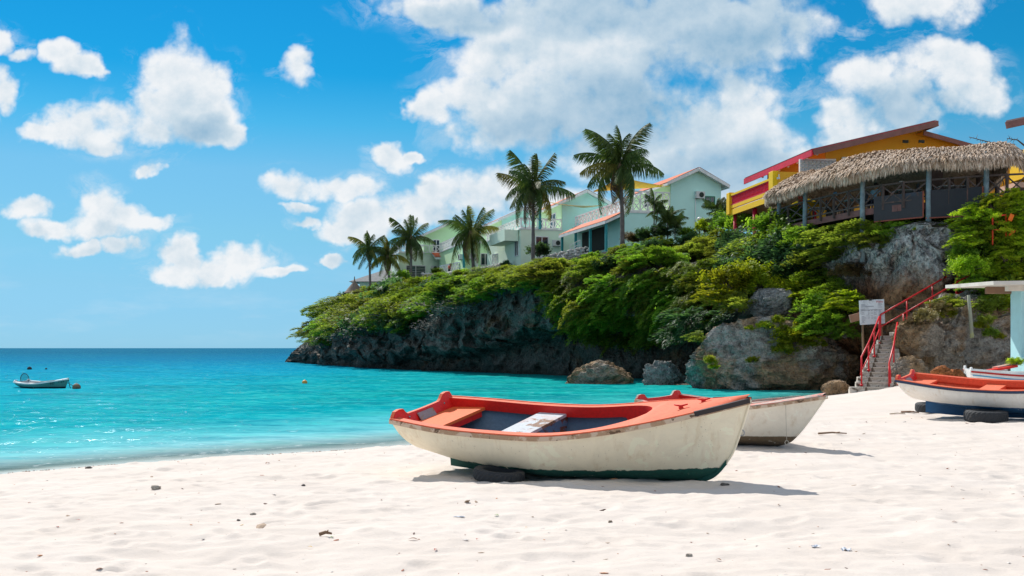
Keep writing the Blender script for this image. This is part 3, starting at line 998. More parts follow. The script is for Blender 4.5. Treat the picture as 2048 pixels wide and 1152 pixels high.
class Hull:
    """carvel hull lines, local x forward from the transom, z up from the keel"""
    def __init__(s, L=4.0, B=0.76, sheer=(0.66, 0.56, 0.90), stern_b=0.60, rake=0.10, stem=0.12, deadrise=0.16, n=72, m=20, full=0.62):
        s.L, s.n, s.m = L, n, m
        t = np.linspace(0, 1, n)
        t = 1 - (1 - t) ** 1.25
        s.t = t
        st = [0, .15, .35, .55, .72, .85, .94, 1.0]
        s.gx = L * t
        s.gy = np.clip(smooth_curve(st, [stern_b, (stern_b + B) / 2 * 1.06, B, B * .98, B * .83, B * .52, B * .24, 0.0], t), 0, 9)
        s.gz = smooth_curve([0, .3, .5, .75, 1.0], [sheer[0], sheer[1] * .985, sheer[1], (sheer[1] + sheer[2]) / 2 * .97, sheer[2]], t)
        # keel line: from the transom heel along the bottom, up the rounded forefoot
        kx = smooth_curve([0, .2, .5, .72, .84, .92, .965, 1.0], [rake * L * .8, L * .25, L * .53, L * .745, L * .87, L * .935 - stem * .3, L * .965 - stem * .18, L - .0], t)
        kz = smooth_curve([0, .2, .5, .72, .84, .92, .965, 1.0], [deadrise, .075, .015, 0.0, .05, .21, .44, sheer[2] - .0], t)
        s.kx, s.kz = kx, kz
        s.w = np.clip((t - .45) / .5, 0, 1)
        s.full = full
        s.wst = np.clip(1 - t / .3, 0, 1)

    def pt(s, i, u, off=0.0):
        """u from 0 (keel) to 1 (sheer)"""
        a = math.pi / 2 * u
        w = s.w[i]; ws = s.wst[i]
        fy = (1 - w) * (math.sin(a) ** (s.full + .28 * ws)) + w * (u ** (0.95))
        fz = (1 - w) * ((1 - math.cos(a)) ** (1.0 - .12 * ws)) + w * (u ** 1.05)
        x = s.kx[i] + (s.gx[i] - s.kx[i]) * u ** .9
        y = max(0.0, (s.gy[i] - off)) * fy
        z = s.kz[i] + off + (s.gz[i] - s.kz[i] - off) * fz
        return x, y, z

    def surface(s, off=0.0, u0=0.0, u1=1.0, i0=0, i1=None, m=None):
        m = m or s.m; i1 = s.n if i1 is None else i1
        vs, fs = [], []
        idx = list(range(i0, i1))
        for i in idx:
            us = [u0 + (u1 - u0) * k / m for k in range(m + 1)]
            row = [s.pt(i, u, off) for u in us]
            full = [(x, -y, z) for (x, y, z) in row[::-1]] + row[(1 if u0 == 0 else 0):]
            vs += full
        c = len(vs) // len(idx)
        mid = None if u0 == 0 else m + 1
        for a in range(len(idx) - 1):
            for k in range(c - 1):
                if mid is not None and k == mid - 1: continue
                fs.append((a * c + k, a * c + k + 1, (a + 1) * c + k + 1, (a + 1) * c + k))
        return vs, fs


def make_boat(hull, mats, label, group, deck_from=0.66, side_w=0.085, coam=0.13, keel=0.10, notch=True, thwarts=((.315, .15, True),), stern_seat=True, plate=True, cleats=True, name='rowing_boat', blunt=0.0, engine_cut=True):
    """mats: hull, deck, rail, coaming(inner red), inner, seat, keel"""
    H = hull
    root = empty(name, (0, 0, 0), label=label, cat='boat', group=group)
    L, n = H.L, H.n
    mb = MB(); mb.add(*H.surface(0.0), smooth=True)
    mb.build('hull', mats['hull'], root)
    # side decks + foredeck, one sheet following the sheer
    open_w = []
    for i in range(n):
        t = H.t[i]
        wd = side_w + .05 * t
        o = max(0.0, H.gy[i] - wd)
        k = (t - (deck_from - .20)) / .20
        if k > 0: o *= max(0.0, 1 - min(1, k) ** 3.2) ** .5
        open_w.append(o if t < deck_from else 0.0)
    db = MB(); vs, fs = [], []
    cols = 5
    for sgn in (-1, 1):
        base = len(vs)
        for i in range(n):
            gx, gy, gz = H.gx[i], H.gy[i], H.gz[i]
            for c in range(cols + 1):
                f = c / cols
                y = gy + .012 - (gy + .012 - open_w[i]) * f
                crown = .045 * (1 - (y / max(.05, gy)) ** 2) * (1 if open_w[i] == 0 else .25)
                vs.append((gx, sgn * y, gz + .012 + crown))
        for i in range(n - 1):
            for c in range(cols):
                a = base + i * (cols + 1) + c
                fs.append((a, a + 1, a + cols + 2, a + cols + 1))
    db.add(vs, fs, smooth=True)
    o = db.build('deck', mats['deck'], root)
    # rub rail
    rb = MB()
    for sgn in (-1, 1):
        pts = [(H.gx[i] , sgn * (H.gy[i] + .016), H.gz[i] - .018) for i in range(n)]
        for i in range(0, n - 1):
            rb.bar(pts[i], pts[i + 1], .030, .046)
    rb.build('rub_rail', mats['rail'], root)
    # thin edge strip above the rail
    rb = MB()
    for sgn in (-1, 1):
        for i in range(0, n - 1):
            rb.bar((H.gx[i], sgn * (H.gy[i] + .006), H.gz[i] + .012), (H.gx[i + 1], sgn * (H.gy[i + 1] + .006), H.gz[i + 1] + .012), .022, .016)
    rb.build('edge_strip', mats['strip'], root)
    # coaming: inner vertical band around the cockpit
    cb = MB(); vs, fs = [], []
    ii = [i for i in range(n) if open_w[i] > 0]
    for sgn in (-1, 1):
        base = len(vs)
        for i in ii:
            crown = .011 * (1 - (open_w[i] / max(.05, H.gy[i])) ** 2)
            zt = H.gz[i] + .012 + crown
            dip = coam + .17 * min(1, max(0, (H.t[i] - (deck_from - .13)) / .03))
            vs += [(H.gx[i], sgn * open_w[i], zt), (H.gx[i], sgn * (open_w[i] + .008), zt - dip)]
        for k in range(len(ii) - 1):
            a = base + 2 * k
            fs.append((a, a + 1, a + 3, a + 2))
    cb.add(vs, fs, smooth=True)
    # bulkhead under the foredeck edge
    ib = ii[-1]
    cb.build('coaming', mats['coaming'], root)
    bk = MB()
    jb = min(ib + 1, n - 1)
    row = [H.pt(jb, u, .03) for u in np.linspace(0.05, 1, 10)]
    poly = [(x_ * 0 + H.gx[jb], -y_, z_) for (x_, y_, z_) in row[::-1]] + [(H.gx[jb], y_, z_) for (x_, y_, z_) in row]
    bk.prism(poly, (.02, 0, 0))
    bk.build('bulkhead', mats['bulk'], root)
    # inner skin
    mb = MB(); mb.add(*H.surface(0.035, i0=0, i1=jb + 1), smooth=True)
    mb.build('inner_hull', mats['inner'], root)
    # transom with raised corners and an outboard notch
    row = [H.pt(0, u, 0.0) for u in np.linspace(0, 1, 16)]
    right = [(x, y, z) for (x, y, z) in row]
    gz, gy, gx = H.gz[0], H.gy[0], H.gx[0]
    topc = []
    if notch:
        prof = [(1.0, .035), (.93, .085), (.80, .095), (.68, .085), (.60, .035), (.54, .012), (.3, .008), (0, .006)]
    else:
        prof = [(1.0, .03), (.6, .03), (0, .03)]
    for f, dz in prof: topc.append((gx, gy * f, gz + dz))
    half = right + topc[0:]
    poly = half + [(x, -y, z) for (x, y, z) in half[::-1]]
    # remove duplicates
    pl = []
    for p_ in poly:
        if not pl or (Vector(p_) - Vector(pl[-1])).length > 1e-4: pl.append(p_)
    if (Vector(pl[0]) - Vector(pl[-1])).length < 1e-4: pl.pop()
    tb = MB(); nP = len(pl); th = .042
    vs = pl + [(x + th, y * .995, z) for (x, y, z) in pl]
    tb.add(vs, [tuple(range(nP))[::-1]], 0)
    tb.add(vs, [tuple(range(nP, 2 * nP))], 1)
    tb.add(vs, [(i, (i + 1) % nP, nP + (i + 1) % nP, nP + i) for i in range(nP)], 2)
    me = tb.mesh('transom')
    link('transom', me, [mats['hull'], mats['bulk'], mats['deck']], root)
    if plate:
        pm = MB(); sl_ = (gx - H.kx[0]) / max(.01, gz - H.kz[0])
        pm.box((gx + th + .008 - sl_ * .085, -.02, gz - .085), (.01, .34, .15), rot=Euler((0, math.atan(sl_) * 1.0, 0)))
        pm.build('motor_plate', mats['plate'], root)
        for s_ in (-.3, .36):
            bb = MB(); bb.lathe([(0, .012), (.012, .010), (.013, 0)], 8, axis='X', center=(gx + th + .002 + .019, s_ * 1.2, gz - .03)); bb.build('bolt', M_STEEL, root)
    # seats
    def seat(x0, x1, dz, mtop, mside, boxed, nm):
        sm = MB()
        i = int(np.argmin(np.abs(H.gx - (x0 + x1) / 2)))
        zt = H.gz[i] - dz
        def half_w(xx, z):
            j = int(np.argmin(np.abs(H.gx - xx)))
            best = 0
            for u in np.linspace(0.1, 1, 40):
                px_, py_, pz_ = H.pt(j, u, .036)
                if pz_ <= z: best = py_
            return best
        hw0, hw1 = half_w(x0, zt), half_w(x1, zt)
        sm.prism([(x0, -hw0, zt - .035), (x1, -hw1, zt - .035), (x1, hw1, zt - .035), (x0, hw0, zt - .035)], (0, 0, .035))
        o_ = sm.build(nm, mtop, root)
        if boxed:
            s2 = MB()
            for xx in (x0 + .02, x1 - .02):
                js = [(xx, half_w(xx, z) * sg, z) for sg in (1,) for z in np.linspace(H.kz[i] + .06, zt - .036, 8)]
                poly = [(xx, y, z) for (_, y, z) in js] + [(xx, -y, z) for (_, y, z) in js[::-1]]
                s2.prism(poly, (.012, 0, 0))
            s2.build('seat_box', mside, root)
        return o_
    if stern_seat:
        seat(gx + .10 + .0, gx + .52, .09, mats['seat'], mats['seat'], False, 'stern_seat')
        fb = MB(); i = int(np.argmin(np.abs(H.gx - (gx + .5))))
        fb.box((gx + .495, 0, H.gz[i] - .145), (.02, 2 * H.gy[i] * .78, .08)); fb.build('seat_apron', mats['bulk'], root)
    for (tt, w_, boxed) in thwarts:
        seat(L * tt, L * tt + w_ * 2.4, .075, mats['thwart'], mats['thside'], boxed, 'thwart')
    # keel and skeg
    kb = MB()
    for i in range(n - 1):
        if H.t[i] > .93: break
        a = (H.kx[i], 0, H.kz[i]); b_ = (H.kx[i + 1], 0, H.kz[i + 1])
        d = keel * max(.18, 1 - H.t[i] * 1.15)
        d2 = keel * max(.18, 1 - H.t[i + 1] * 1.15)
        if i == 0: a = (a[0] + .06, 0, a[2])
        vs = [(a[0], -.02, a[2] + .02), (a[0], .02, a[2] + .02), (a[0] , .02, a[2] - d), (a[0], -.02, a[2] - d),
              (b_[0], -.02, b_[2] + .02), (b_[0], .02, b_[2] + .02), (b_[0], .02, b_[2] - d2), (b_[0], -.02, b_[2] - d2)]
        kb.add(vs, [(0, 1, 5, 4), (1, 2, 6, 5), (2, 3, 7, 6), (3, 0, 4, 7)] + ([(0, 3, 2, 1)] if i == 0 else []))
    kb.build('keel', mats['keel'], root)
    # stem band
    sb = MB()
    pts = [(H.kx[i] + .006, 0, H.kz[i]) for i in range(n) if H.t[i] > .9]
    sb.tube(pts, .014, 6); sb.build('stem_band', mats['stem'], root)
    if cleats:
        for cx_, cy_ in ((.88, -.03), (.83, -.20)):
            i = int(np.argmin(np.abs(H.t - cx_)))
            z = H.gz[i] + .045
            cm = MB(); x = H.gx[i]
            cm.box((x, cy_, z + .01), (.05, .03, .03), rot=Euler((0, 0, .4)), bev=.008)
            cm.tube([(x - .065, cy_ - .03, z + .045), (x, cy_, z + .028), (x + .065, cy_ + .03, z + .045)], [.007, .012, .007], 6)
            cm.build('cleat', M_RED, root)
        rm = MB(); i = int(np.argmin(np.abs(H.kz - H.gz[-1] * .62))); c = Vector((H.kx[i] + .03, 0, H.gz[-1] * .62))
        i = max(k for k in range(n) if H.kz[k] < H.gz[-1] * .62)
        c = Vector((H.kx[i] + .035, 0, H.gz[-1] * .62))
        rm.tube([c + Vector((.03 * math.cos(a), 0, .032 * math.sin(a))) for a in np.linspace(0, 2 * math.pi, 13)], .006, 6)
        rm.build('bow_eye', M_STEEL, root)
        bm_ = MB(); bm_.lathe([(0, .012), (.02, .011), (.024, 0)], 10, axis='Z', center=(L * .955, -.055, H.gz[-1] - .0)); bm_.build('bolt', M_STEEL, root)
    return root


def pose(root, loc, yaw, roll=0.0, pitch=0.0, scale=1.0):
    """yaw: heading of the bow from +X; roll lowers the starboard (y<0) side"""
    root.rotation_mode = 'XYZ'
    root.matrix_world = Matrix.Translation(Vector(loc)) @ Matrix.Rotation(yaw, 4, 'Z') @ Matrix.Rotation(pitch, 4, 'Y') @ Matrix.Rotation(roll, 4, 'X') @ Matrix.Scale(scale, 4)


H1 = Hull(L=4.0, B=.78, sheer=(.65, .60, .93), stern_b=.66)
boat1 = make_boat(H1, dict(hull=M_HULL1, deck=M_CORALP, rail=M_WORNWOOD, strip=M_CORALP, coaming=M_RED, bulk=M_RED, inner=M_BLUEIN, seat=M_ORANGE, thwart=M_THWART, thside=M_THWSIDE, keel=paint('green_keel', (0.006, 0.085, 0.065), .6), stem=M_HULL1, plate=M_PLATE),
                  'cream rowing boat with green bottom, coral deck and red inside, nearest on the sand', 'boats pulled up on the beach', deck_from=.73, keel=.19, side_w=.10)
def place_boat(root, stern_xy, bow_xy, L, roll, z0, z1, scale=1.0):
    dx, dy = bow_xy[0] - stern_xy[0], bow_xy[1] - stern_xy[1]
    pose(root, (stern_xy[0], stern_xy[1], z0), math.atan2(dy, dx), roll, -math.atan2(z1 - z0, L), scale)


place_boat(boat1, (-1.06, 12.15), (2.42, 10.35), 4.0, R(9), .39, .31, 0.995)
mb = MB()
for sg in (-1, 1):
    for i in range(H1.n - 1):
        if H1.t[i] > .87: mb.bar((H1.gx[i], sg * (H1.gy[i] + .024), H1.gz[i] - .002), (H1.gx[i + 1], sg * (H1.gy[i + 1] + .024), H1.gz[i + 1] - .002), .032, .05)
mb.build('bow_capping', paint('black_worn_wood', (.035, .028, .03), .7, dirt=(.2, .12, .08), dscale=8, dth=.6), boat1)

M_DIRTWOOD = paint('dirty_wood_deck', (0.35, 0.22, 0.17), .8, dirt=(.1, .06, .04))
H2 = Hull(L=3.5, B=.72, sheer=(.70, .62, .86), stern_b=.58, stem=.55, full=.5)
H2.kx = smooth_curve([0, .2, .5, .72, .84, .92, .965, 1.0], [.3, .9, 1.8, 2.35, 2.62, 2.88, 3.12, 3.5], H2.t)
H2.kz = smooth_curve([0, .2, .5, .72, .84, .92, .965, 1.0], [.14, .05, .0, 0.0, .035, .16, .40, .86], H2.t)
boat2 = make_boat(H2, dict(hull=M_HULL2, deck=M_PINKP, rail=M_WORNWOOD, strip=M_PINKP, coaming=M_RED, bulk=M_RED, inner=M_BLUEIN, seat=M_PINKP, thwart=M_THWART, thside=M_THWSIDE, keel=M_HULL2, stem=M_HULL2, plate=M_PLATE),
                  'white rowing boat with brown stained bottom and peeling pink deck behind the nearest boat', 'boats pulled up on the beach', deck_from=.60, keel=.05, cleats=False, plate=False)
place_boat(boat2, (2.35, 15.95), (4.28, 13.55), 3.5, R(3), .35, .34, 0.88)
# loose boards lying on its foredeck
def in_boat(root, p): return root.matrix_world @ Vector(p)
for k, (x0, y0, x1, y1, w, h, mm, lb) in enumerate([(1.35, -.42, 2.05, -.30, .16, .05, M_GREYP, 'short grey weathered board lying across the peeling pink deck'), (1.9, -.50, 3.0, .05, .07, .03, M_PINKP, 'long peeling red board lying toward the bow of the second boat')]):
    a, b_ = in_boat(boat2, (x0, y0, .72 + .0 * k)), in_boat(boat2, (x1, y1, .80 + .03 * k))
    mid = (a + b_) / 2
    q = MB(); q.bar(a - mid, b_ - mid, w, h)
    o = q.build('loose_board', mm, None, loc=mid); tag(o, lb, 'board')
# line hanging from the bow with a small hook
a = in_boat(boat2, (2.98, -.33, .80)); zt = float(sand_z(np.array(a.x), np.array(a.y)))
q = MB(); q.tube([a, a + Vector((.0, -.03, -.05)), Vector((a.x + .01, a.y - .05, zt + .16))], .004, 5)
q.tube([Vector((a.x + .01 + .025 * math.sin(t), a.y - .05, zt + .13 + .03 * math.cos(t))) for t in np.linspace(0, 6.2, 10)], .005, 5)
o = q.build('mooring_line', M_ROPE); tag(o, 'thin pale line with a small ring hanging from the bow of the second boat', 'rope')

H3 = Hull(L=4.6, B=.86, sheer=(.63, .53, .86), stern_b=.66, deadrise=.17)
boat3 = make_boat(H3, dict(hull=M_HULL3, deck=M_CORALP, rail=M_BLUERAIL, strip=M_CORALP, coaming=M_CORALP, bulk=M_RED, inner=M_CORALP, seat=M_CORALP, thwart=M_CORALP, thside=M_CORALP, keel=paint('blue_keel', (0.012, 0.09, 0.22), .6), stem=M_HULL3, plate=M_PLATE),
                  'white rowing boat with deep blue bottom and salmon inside, propped on tyres at the right', 'boats pulled up on the beach', deck_from=.66, keel=.26, side_w=.12, cleats=False)
place_boat(boat3, (8.2, 20.9), (12.0, 18.1), 4.6, R(5), .53, .43, 1.0)

H4 = Hull(L=4.2, B=.74, sheer=(.72, .64, .86), stern_b=.50)
boat4 = make_boat(H4, dict(hull=M_HULL4, deck=M_WHITEP, rail=paint('red_rub_rail', (.45, .02, .015), .5), strip=M_WHITEP, coaming=M_WHITEP, bulk=M_WHITEP, inner=M_WHITEP, seat=M_WHITEP, thwart=M_WHITEP, thside=M_WHITEP, keel=M_HULL4, stem=M_HULL4, plate=M_PLATE),
                  'white boat with a red rail and a light blue stripe behind the blue bottomed boat', 'boats pulled up on the beach', cleats=False, plate=False)
q = MB()
for sgn in (-1, 1):
    for i in range(H4.n - 1):
        p1 = H4.pt(i, .86); p2 = H4.pt(i + 1, .86)
        q.bar((p1[0], sgn * (p1[1] + .004), p1[2]), (p2[0], sgn * (p2[1] + .004), p2[2]), .012, .035)
q.build('stripe', M_LBLUE, boat4)
place_boat(boat4, (12.1, 26.6), (16.2, 25.6), 4.2, R(2), .45, .45, 1.0)

H5 = Hull(L=3.6, B=.66, sheer=(.56, .50, .66), stern_b=.50, n=50)
boat5 = make_boat(H5, dict(hull=M_GREYP, deck=M_WHITEP, rail=M_GREYP, strip=M_WHITEP, coaming=M_GREYP, bulk=M_GREYP, inner=M_GREYP, seat=M_WHITEP, thwart=M_WHITEP, thside=M_GREYP, keel=M_GREYP, stem=M_GREYP, plate=M_PLATE),
                  'small pale grey dinghy squeezed between the two boats at the right edge', 'boats pulled up on the beach', cleats=False, plate=False)
place_boat(boat5, (16.0, 23.6), (12.45, 24.3), 3.6, R(0), .46, .46, 1.0)

# moored boat out on the water
H6 = Hull(L=3.4, B=.62, sheer=(.50, .44, .66), stern_b=.50, n=46)
moored = make_boat(H6, dict(hull=M_HULL5, deck=M_WHITEP, rail=M_WHITEP, strip=M_WHITEP, coaming=M_GREYP, bulk=M_GREYP, inner=M_GREYP, seat=M_WHITEP, thwart=paint('pink_board', (.5, .2, .18), .6), thside=M_GREYP, keel=M_HULL5, stem=M_HULL5, plate=M_PLATE),
                   'small pale green and white open boat moored on the turquoise water', None, cleats=False, plate=False, deck_from=.8)
place_boat(moored, (-21.75, 44.4), (-19.15, 43.2), 3.4, R(2), -.15, -.14, .85)
q = MB()   # round wire guard standing on the stern
cc = Vector((.28, -.05, .62))
q.tube([cc + Vector((.0 + .31 * math.cos(a), 0, .29 * math.sin(a))) for a in np.linspace(-.45, math.pi + .45, 20)], .018, 6)
for k in range(-3, 4):
    x = k * .075; h = math.sqrt(max(0, .29 ** 2 - (x * .93) ** 2))
    q.tube([cc + Vector((x, 0, -.15)), cc + Vector((x, 0, h))], .009, 5)
q.build('wire_guard', M_DARKROPE, moored)
q = MB(); q.slab([(.9, -.3, .47), (2.6, -.14, .60), (2.6, .10, .60), (.9, .16, .47)], .03); q.build('board', peeling('pale_pink_board', (.62, .5, .48), (.4, .2, .18), .5), moored)


def text_part(txt, size, material, parent, name='lettering', M=None, extrude=.002):
    cu = bpy.data.curves.new(name, 'FONT'); cu.body = txt; cu.size = size; cu.extrude = extrude; cu.resolution_u = 2
    tmp = bpy.data.objects.new('tmp', cu); C.objects.link(tmp)
    dg = bpy.context.evaluated_depsgraph_get()
    me = bpy.data.meshes.new_from_object(tmp.evaluated_get(dg))
    bpy.data.objects.remove(tmp)
    me.name = name
    me.materials.clear()
    o = link(name, me, material, parent)
    if M is not None: o.matrix_local = M
    return o


i0 = int(np.argmin(np.abs(H6.gx - 2.55))); i1 = int(np.argmin(np.abs(H6.gx - 3.12)))
a_ = Vector(H6.pt(i0, .72)); b_ = Vector(H6.pt(i1, .72)); a_.y *= -1; b_.y *= -1
xa = (b_ - a_).normalized(); up_ = (Vector((a_.x, -H6.pt(i0, .95)[1], H6.pt(i0, .95)[2])) - a_); up_.x = 0; up_.normalize(); na = xa.cross(up_).normalized(); up_ = na.cross(xa)
Mx = Matrix((xa, up_, na)).transposed().to_4x4(); Mx.translation = a_ + na * .012
text_part('NC 725', .23, M_DARKROPE, moored, M=Mx)


def sea_float(loc, r, material, label, cat='buoy', group=None, squash=1.0, loop=False):
    m_ = MB()
    prof = [(r * math.sin(a), -r * math.cos(a) * squash) for a in np.linspace(0.001, math.pi - .001, 14)]
    m_.lathe(prof, 18)
    m_.tube([(r * .16 * math.cos(a), 0, r * squash + r * .16 * math.sin(a)) for a in np.linspace(0, 6.28, 9)], r * .05, 5)
    m_.lathe([(r * 1.005, -.03 * r), (r * 1.02, 0), (r * 1.005, .03 * r)], 18)
    o = m_.build('buoy', material, None, loc=loc); tag(o, label, cat, group)
    return o


M_BUOYBR = paint('brown_mossy_buoy', (0.20, 0.14, 0.09), .7, dirt=(.06, .07, .03), dth=.5)
sea_float((-18.55, 42.6, .07), .17, M_BUOYBR, 'round brown mooring buoy right beside the moored boat')
sea_float((-10.2, 49.2, .05), .13, paint('ochre_buoy', (0.66, 0.30, 0.05), .5, dirt=(.3, .2, .1)), 'small ochre yellow ball buoy alone on the water left of the cliff')
sea_float((-38.6, 80.0, .08), .18, M_DARKROPE, 'small black buoy floating behind the moored boat')
sea_float((-38.2, 82.0, .03), .09, M_DARKROPE, 'tiny black float far out behind the moored boat')
q = MB(); s0 = moored.matrix_world @ Vector((3.38, 0, .62))
q.tube([s0, s0 + Vector((.08, -.05, -.30)), s0 + Vector((.22, -.12, -.52)), Vector((-18.66, 42.66, .06))], .016, 5)
q.tube([moored.matrix_world @ Vector((3.32, 0, .45)), Vector((-18.85, 42.8, .18)), Vector((-18.66, 42.68, .03))], .013, 5)
o = q.build('mooring_rope', M_DARKROPE); tag(o, 'dark rope from the bow of the moored boat down to its brown buoy', 'rope')


def tyre(loc, r, w, label, rot=(0, 0, 0), group='old tyres propping up the boats'):
    m_ = MB(); n = 60; prof = []
    for a in np.linspace(0, 2 * math.pi, 17)[:-1]:
        c_, s_ = math.cos(a), math.sin(a)
        prof.append((r - w * .42 + w * .42 * np.sign(c_) * abs(c_) ** .6, w * .5 * np.sign(s_) * abs(s_) ** .55))
    vs, fs = [], []
    for k in range(n):
        an = 2 * math.pi * k / n
        for j, (rr, h) in enumerate(prof):
            tr = (r * .008 * (1 if (k // 1 + j) % 2 else -1)) if rr > r - w * .16 else 0
            vs.append(((rr + tr) * math.cos(an), (rr + tr) * math.sin(an), h))
    P_ = len(prof)
    for k in range(n):
        for j in range(P_):
            fs.append((k * P_ + j, k * P_ + (j + 1) % P_, ((k + 1) % n) * P_ + (j + 1) % P_, ((k + 1) % n) * P_ + j))
    m_.add(vs, fs, smooth=False)
    o = m_.build('tyre', M_TYRE, None, loc=loc, rot=rot)
    tag(o, label, 'tyre', group)
    return o


tyre((-.14, 10.80, .38), .28, .13, 'black tyre lying under the stern half of the nearest boat', rot=(R(3), R(5), 0))
tyre((9.05, 19.1, .45), .39, .22, 'grey black tyre lying under the middle of the blue bottomed boat', rot=(R(2), R(0), .5))
tyre((9.25, 22.0, .44), .36, .20, 'tyre lying in shade behind the skeg of the blue bottomed boat', rot=(R(2), R(0), .2))

# ================================================================== STEPS, RAILINGS, SIGN, HUT
M_STONE = peeling('old_step_stone', (0.42, 0.36, 0.30), (0.17, 0.125, 0.09), 0.5, 2.5, 0.9, third=(0.56, 0.51, 0.45))
M_REDMETAL = paint('red_metal_rail', (0.62, 0.012, 0.018), 0.35, var=.1, bump=.05, dirt=(.3, .05, .03), dth=.68)
M_SIGNW = paint('faded_sign_white', (0.62, 0.68, 0.72), 0.6, dirt=(.42, .46, .5), dscale=2.5, dth=.5)
M_INK = paint('faded_grey_ink', (0.22, 0.25, 0.29), 0.7, bump=0)
M_INKRED = paint('red_ink', (0.50, 0.06, 0.09), 0.7, bump=0)
M_HUTBLUE = paint('pale_blue_render', (0.40, 0.68, 0.72), 0.8, var=.06, dirt=(.6, .62, .6), dth=.62)
M_CONC = paint('pale_concrete', (0.62, 0.58, 0.52), 0.85, dirt=(.35, .3, .26), dth=.6)

# two flights of stone steps
steps = empty('stone_steps', (12.0, 33.0, .3), label='old stone steps with a low lower flight climbing from the sand into the cliff', cat='steps')
sB = Vector((12.0, 33.0, .22))


def local(o, p): return Vector(p) - o.location


STEP_TOP = []
for i in range(12):
    f = i / 11
    c = Vector((12.0 + 1.72 * f, 33.0 + 3.2 * f, .22 + i * .158))
    w = 1.34 - .62 * f + (.22 if i == 0 else 0)
    h = c.z + .16
    mb = MB()
    mb.box((0, .17, -.10 - .15), (w + random.uniform(-.05, .05), .36, .16 + .5), rot=Euler((0, 0, -.18 + random.uniform(-.02, .02))), bev=.02)
    o = mb.build('step', M_STONE, steps, loc=local(steps, (c.x, c.y, c.z + .16)))
    STEP_TOP.append(Vector((c.x, c.y, c.z + .16)))
U0 = Vector((14.0, 36.4, 2.16)); U1 = Vector((18.0, 38.2, 4.15))
for i in range(13):
    f = i / 12
    c = U0.lerp(U1, f)
    mb = MB(); mb.box((0, 0, -.22), (.42, 1.15, .46), rot=Euler((0, 0, .30)), bev=.015)
    mb.build('step', M_STONE, steps, loc=local(steps, c))

def rail_run(name, pts, h, label, mids=(.5,), posts=None, foot=True, curl=None):
    """pts: foot points; posts and rails follow them"""
    base = pts[0]
    root = empty(name, base, label=label, cat='railing', group='red railings of the beach steps')
    L_ = lambda p: Vector(p) - base
    up = Vector((0, 0, h))
    mb = MB()
    tp = [p + up for p in pts]
    seq = [L_(p) for p in tp]
    if curl: seq = [L_(c) for c in curl] + seq
    mb.tube(seq, .030, 8)
    mb.build('handrail', M_REDMETAL, root)
    for m_ in mids:
        mb = MB(); mb.tube([L_(p + up * m_) for p in pts], .022, 8)
        mb.build('middle_rail', M_REDMETAL, root)
    for p in (posts or pts):
        mb = MB(); mb.tube([L_(p - Vector((0, 0, .12))), L_(p + up)], .026, 8)
        mb.lathe([(.0, -.04), (.06, -.04), (.06, .0), (.028, .02)], 8, center=L_(p))
        mb.build('post', M_REDMETAL, root)
    return root


# rails of the lower flight
lf = [STEP_TOP[1] + Vector((-.52, .0, 0)), STEP_TOP[4] + Vector((-.44, 0, 0)), STEP_TOP[7] + Vector((-.40, 0, 0)), STEP_TOP[10] + Vector((-.34, .1, 0))]
rail_run('stair_railing', lf, .92, 'red railing on the left side of the lower stone flight', curl=[lf[0] + Vector((-.06, -.12, .30)), lf[0] + Vector((-.04, -.10, .62))])
rf = [STEP_TOP[0] + Vector((.50, .15, 0)), STEP_TOP[4] + Vector((.42, .0, 0)), STEP_TOP[9] + Vector((.32, 0, 0))]
rail_run('stair_railing', rf, .85, 'red railing on the right side of the lower stone flight', mids=(), curl=[rf[0] + Vector((-.0, -.12, .2)), rf[0] + Vector((0, -.10, .6))])
dirU = (U1 - U0).normalized(); side = Vector((-dirU.y, dirU.x, 0)).normalized() * .55
for s_, lb in ((side, 'red railing along the cliff side of the upper flight'), (-side, 'red railing along the open side of the upper flight, the brighter one')):
    a = U0 - dirU * .25 + s_; b_ = U1 + dirU * .6 + s_
    rail_run('stair_railing', [a.lerp(b_, f) + Vector((0, 0, .02)) for f in (0, .25, .5, .75, 1)], .9, lb)
# lone red post beside the upper flight, seen beyond the landing
# ------------------------------------------------------------ sign board
sign = empty('sign_board', P(1744, 650, 36.9), label='weathered white notice board on the rock left of the red railing', cat='sign')
L_ = lambda p: Vector(p) - sign.location
c = P(1744, 624, 36.9)
W_, H_ = .94, .90
rot = Euler((R(2), R(-3.5), R(4)))
mb = MB(); mb.box(L_(c), (W_, .03, H_), rot=rot); mb.build('board', M_SIGNW, sign)
Rm = rot.to_matrix()
def on_sign(x, z, y=-.018): return L_(c) + Rm @ Vector((x, y, z))
mb = MB(); rr = random.Random(5)
for col, (x0, wmax, rows) in enumerate([(-.40, .15, 16), (-.16, .07, 7), (-.04, .08, 7), (.08, .10, 9), (.24, .16, 15)]):
    for k in range(rows):
        z = .30 - k * .045 if col in (0, 4) else .06 - k * .05
        if rr.random() < .12: continue
        w = wmax * rr.uniform(.5, 1)
        mb.box(on_sign(x0 + w / 2, z), (w, .003, .014), rot=rot)
mb.box(on_sign(-.1, .21), (.34, .003, .022), rot=rot); mb.box(on_sign(-.1, .08), (.62, .003, .018), rot=rot)
mb.build('printed_lines', M_INK, sign); sign.children[-1]['kind'] = 'stuff'
Mx = (Rm @ Matrix.Rotation(R(90), 3, 'X')).to_4x4(); Mx.translation = on_sign(.16, .33, -.019)
text_part('Menu', .12, M_INKRED, sign, M=Mx)
for x in (-.05,):
    mb = MB(); mb.box(on_sign(x, .45, -.0), (.10, .06, .05), rot=rot); mb.build('clip', M_DARKROPE, sign)
mb = MB()
for x in (-.36, .36): mb.bar(on_sign(x, .3, .02), on_sign(x, -1.5, .10), .06, .06)
mb.build('stake', paint('old_stake', (.2, .13, .08), .9), sign)
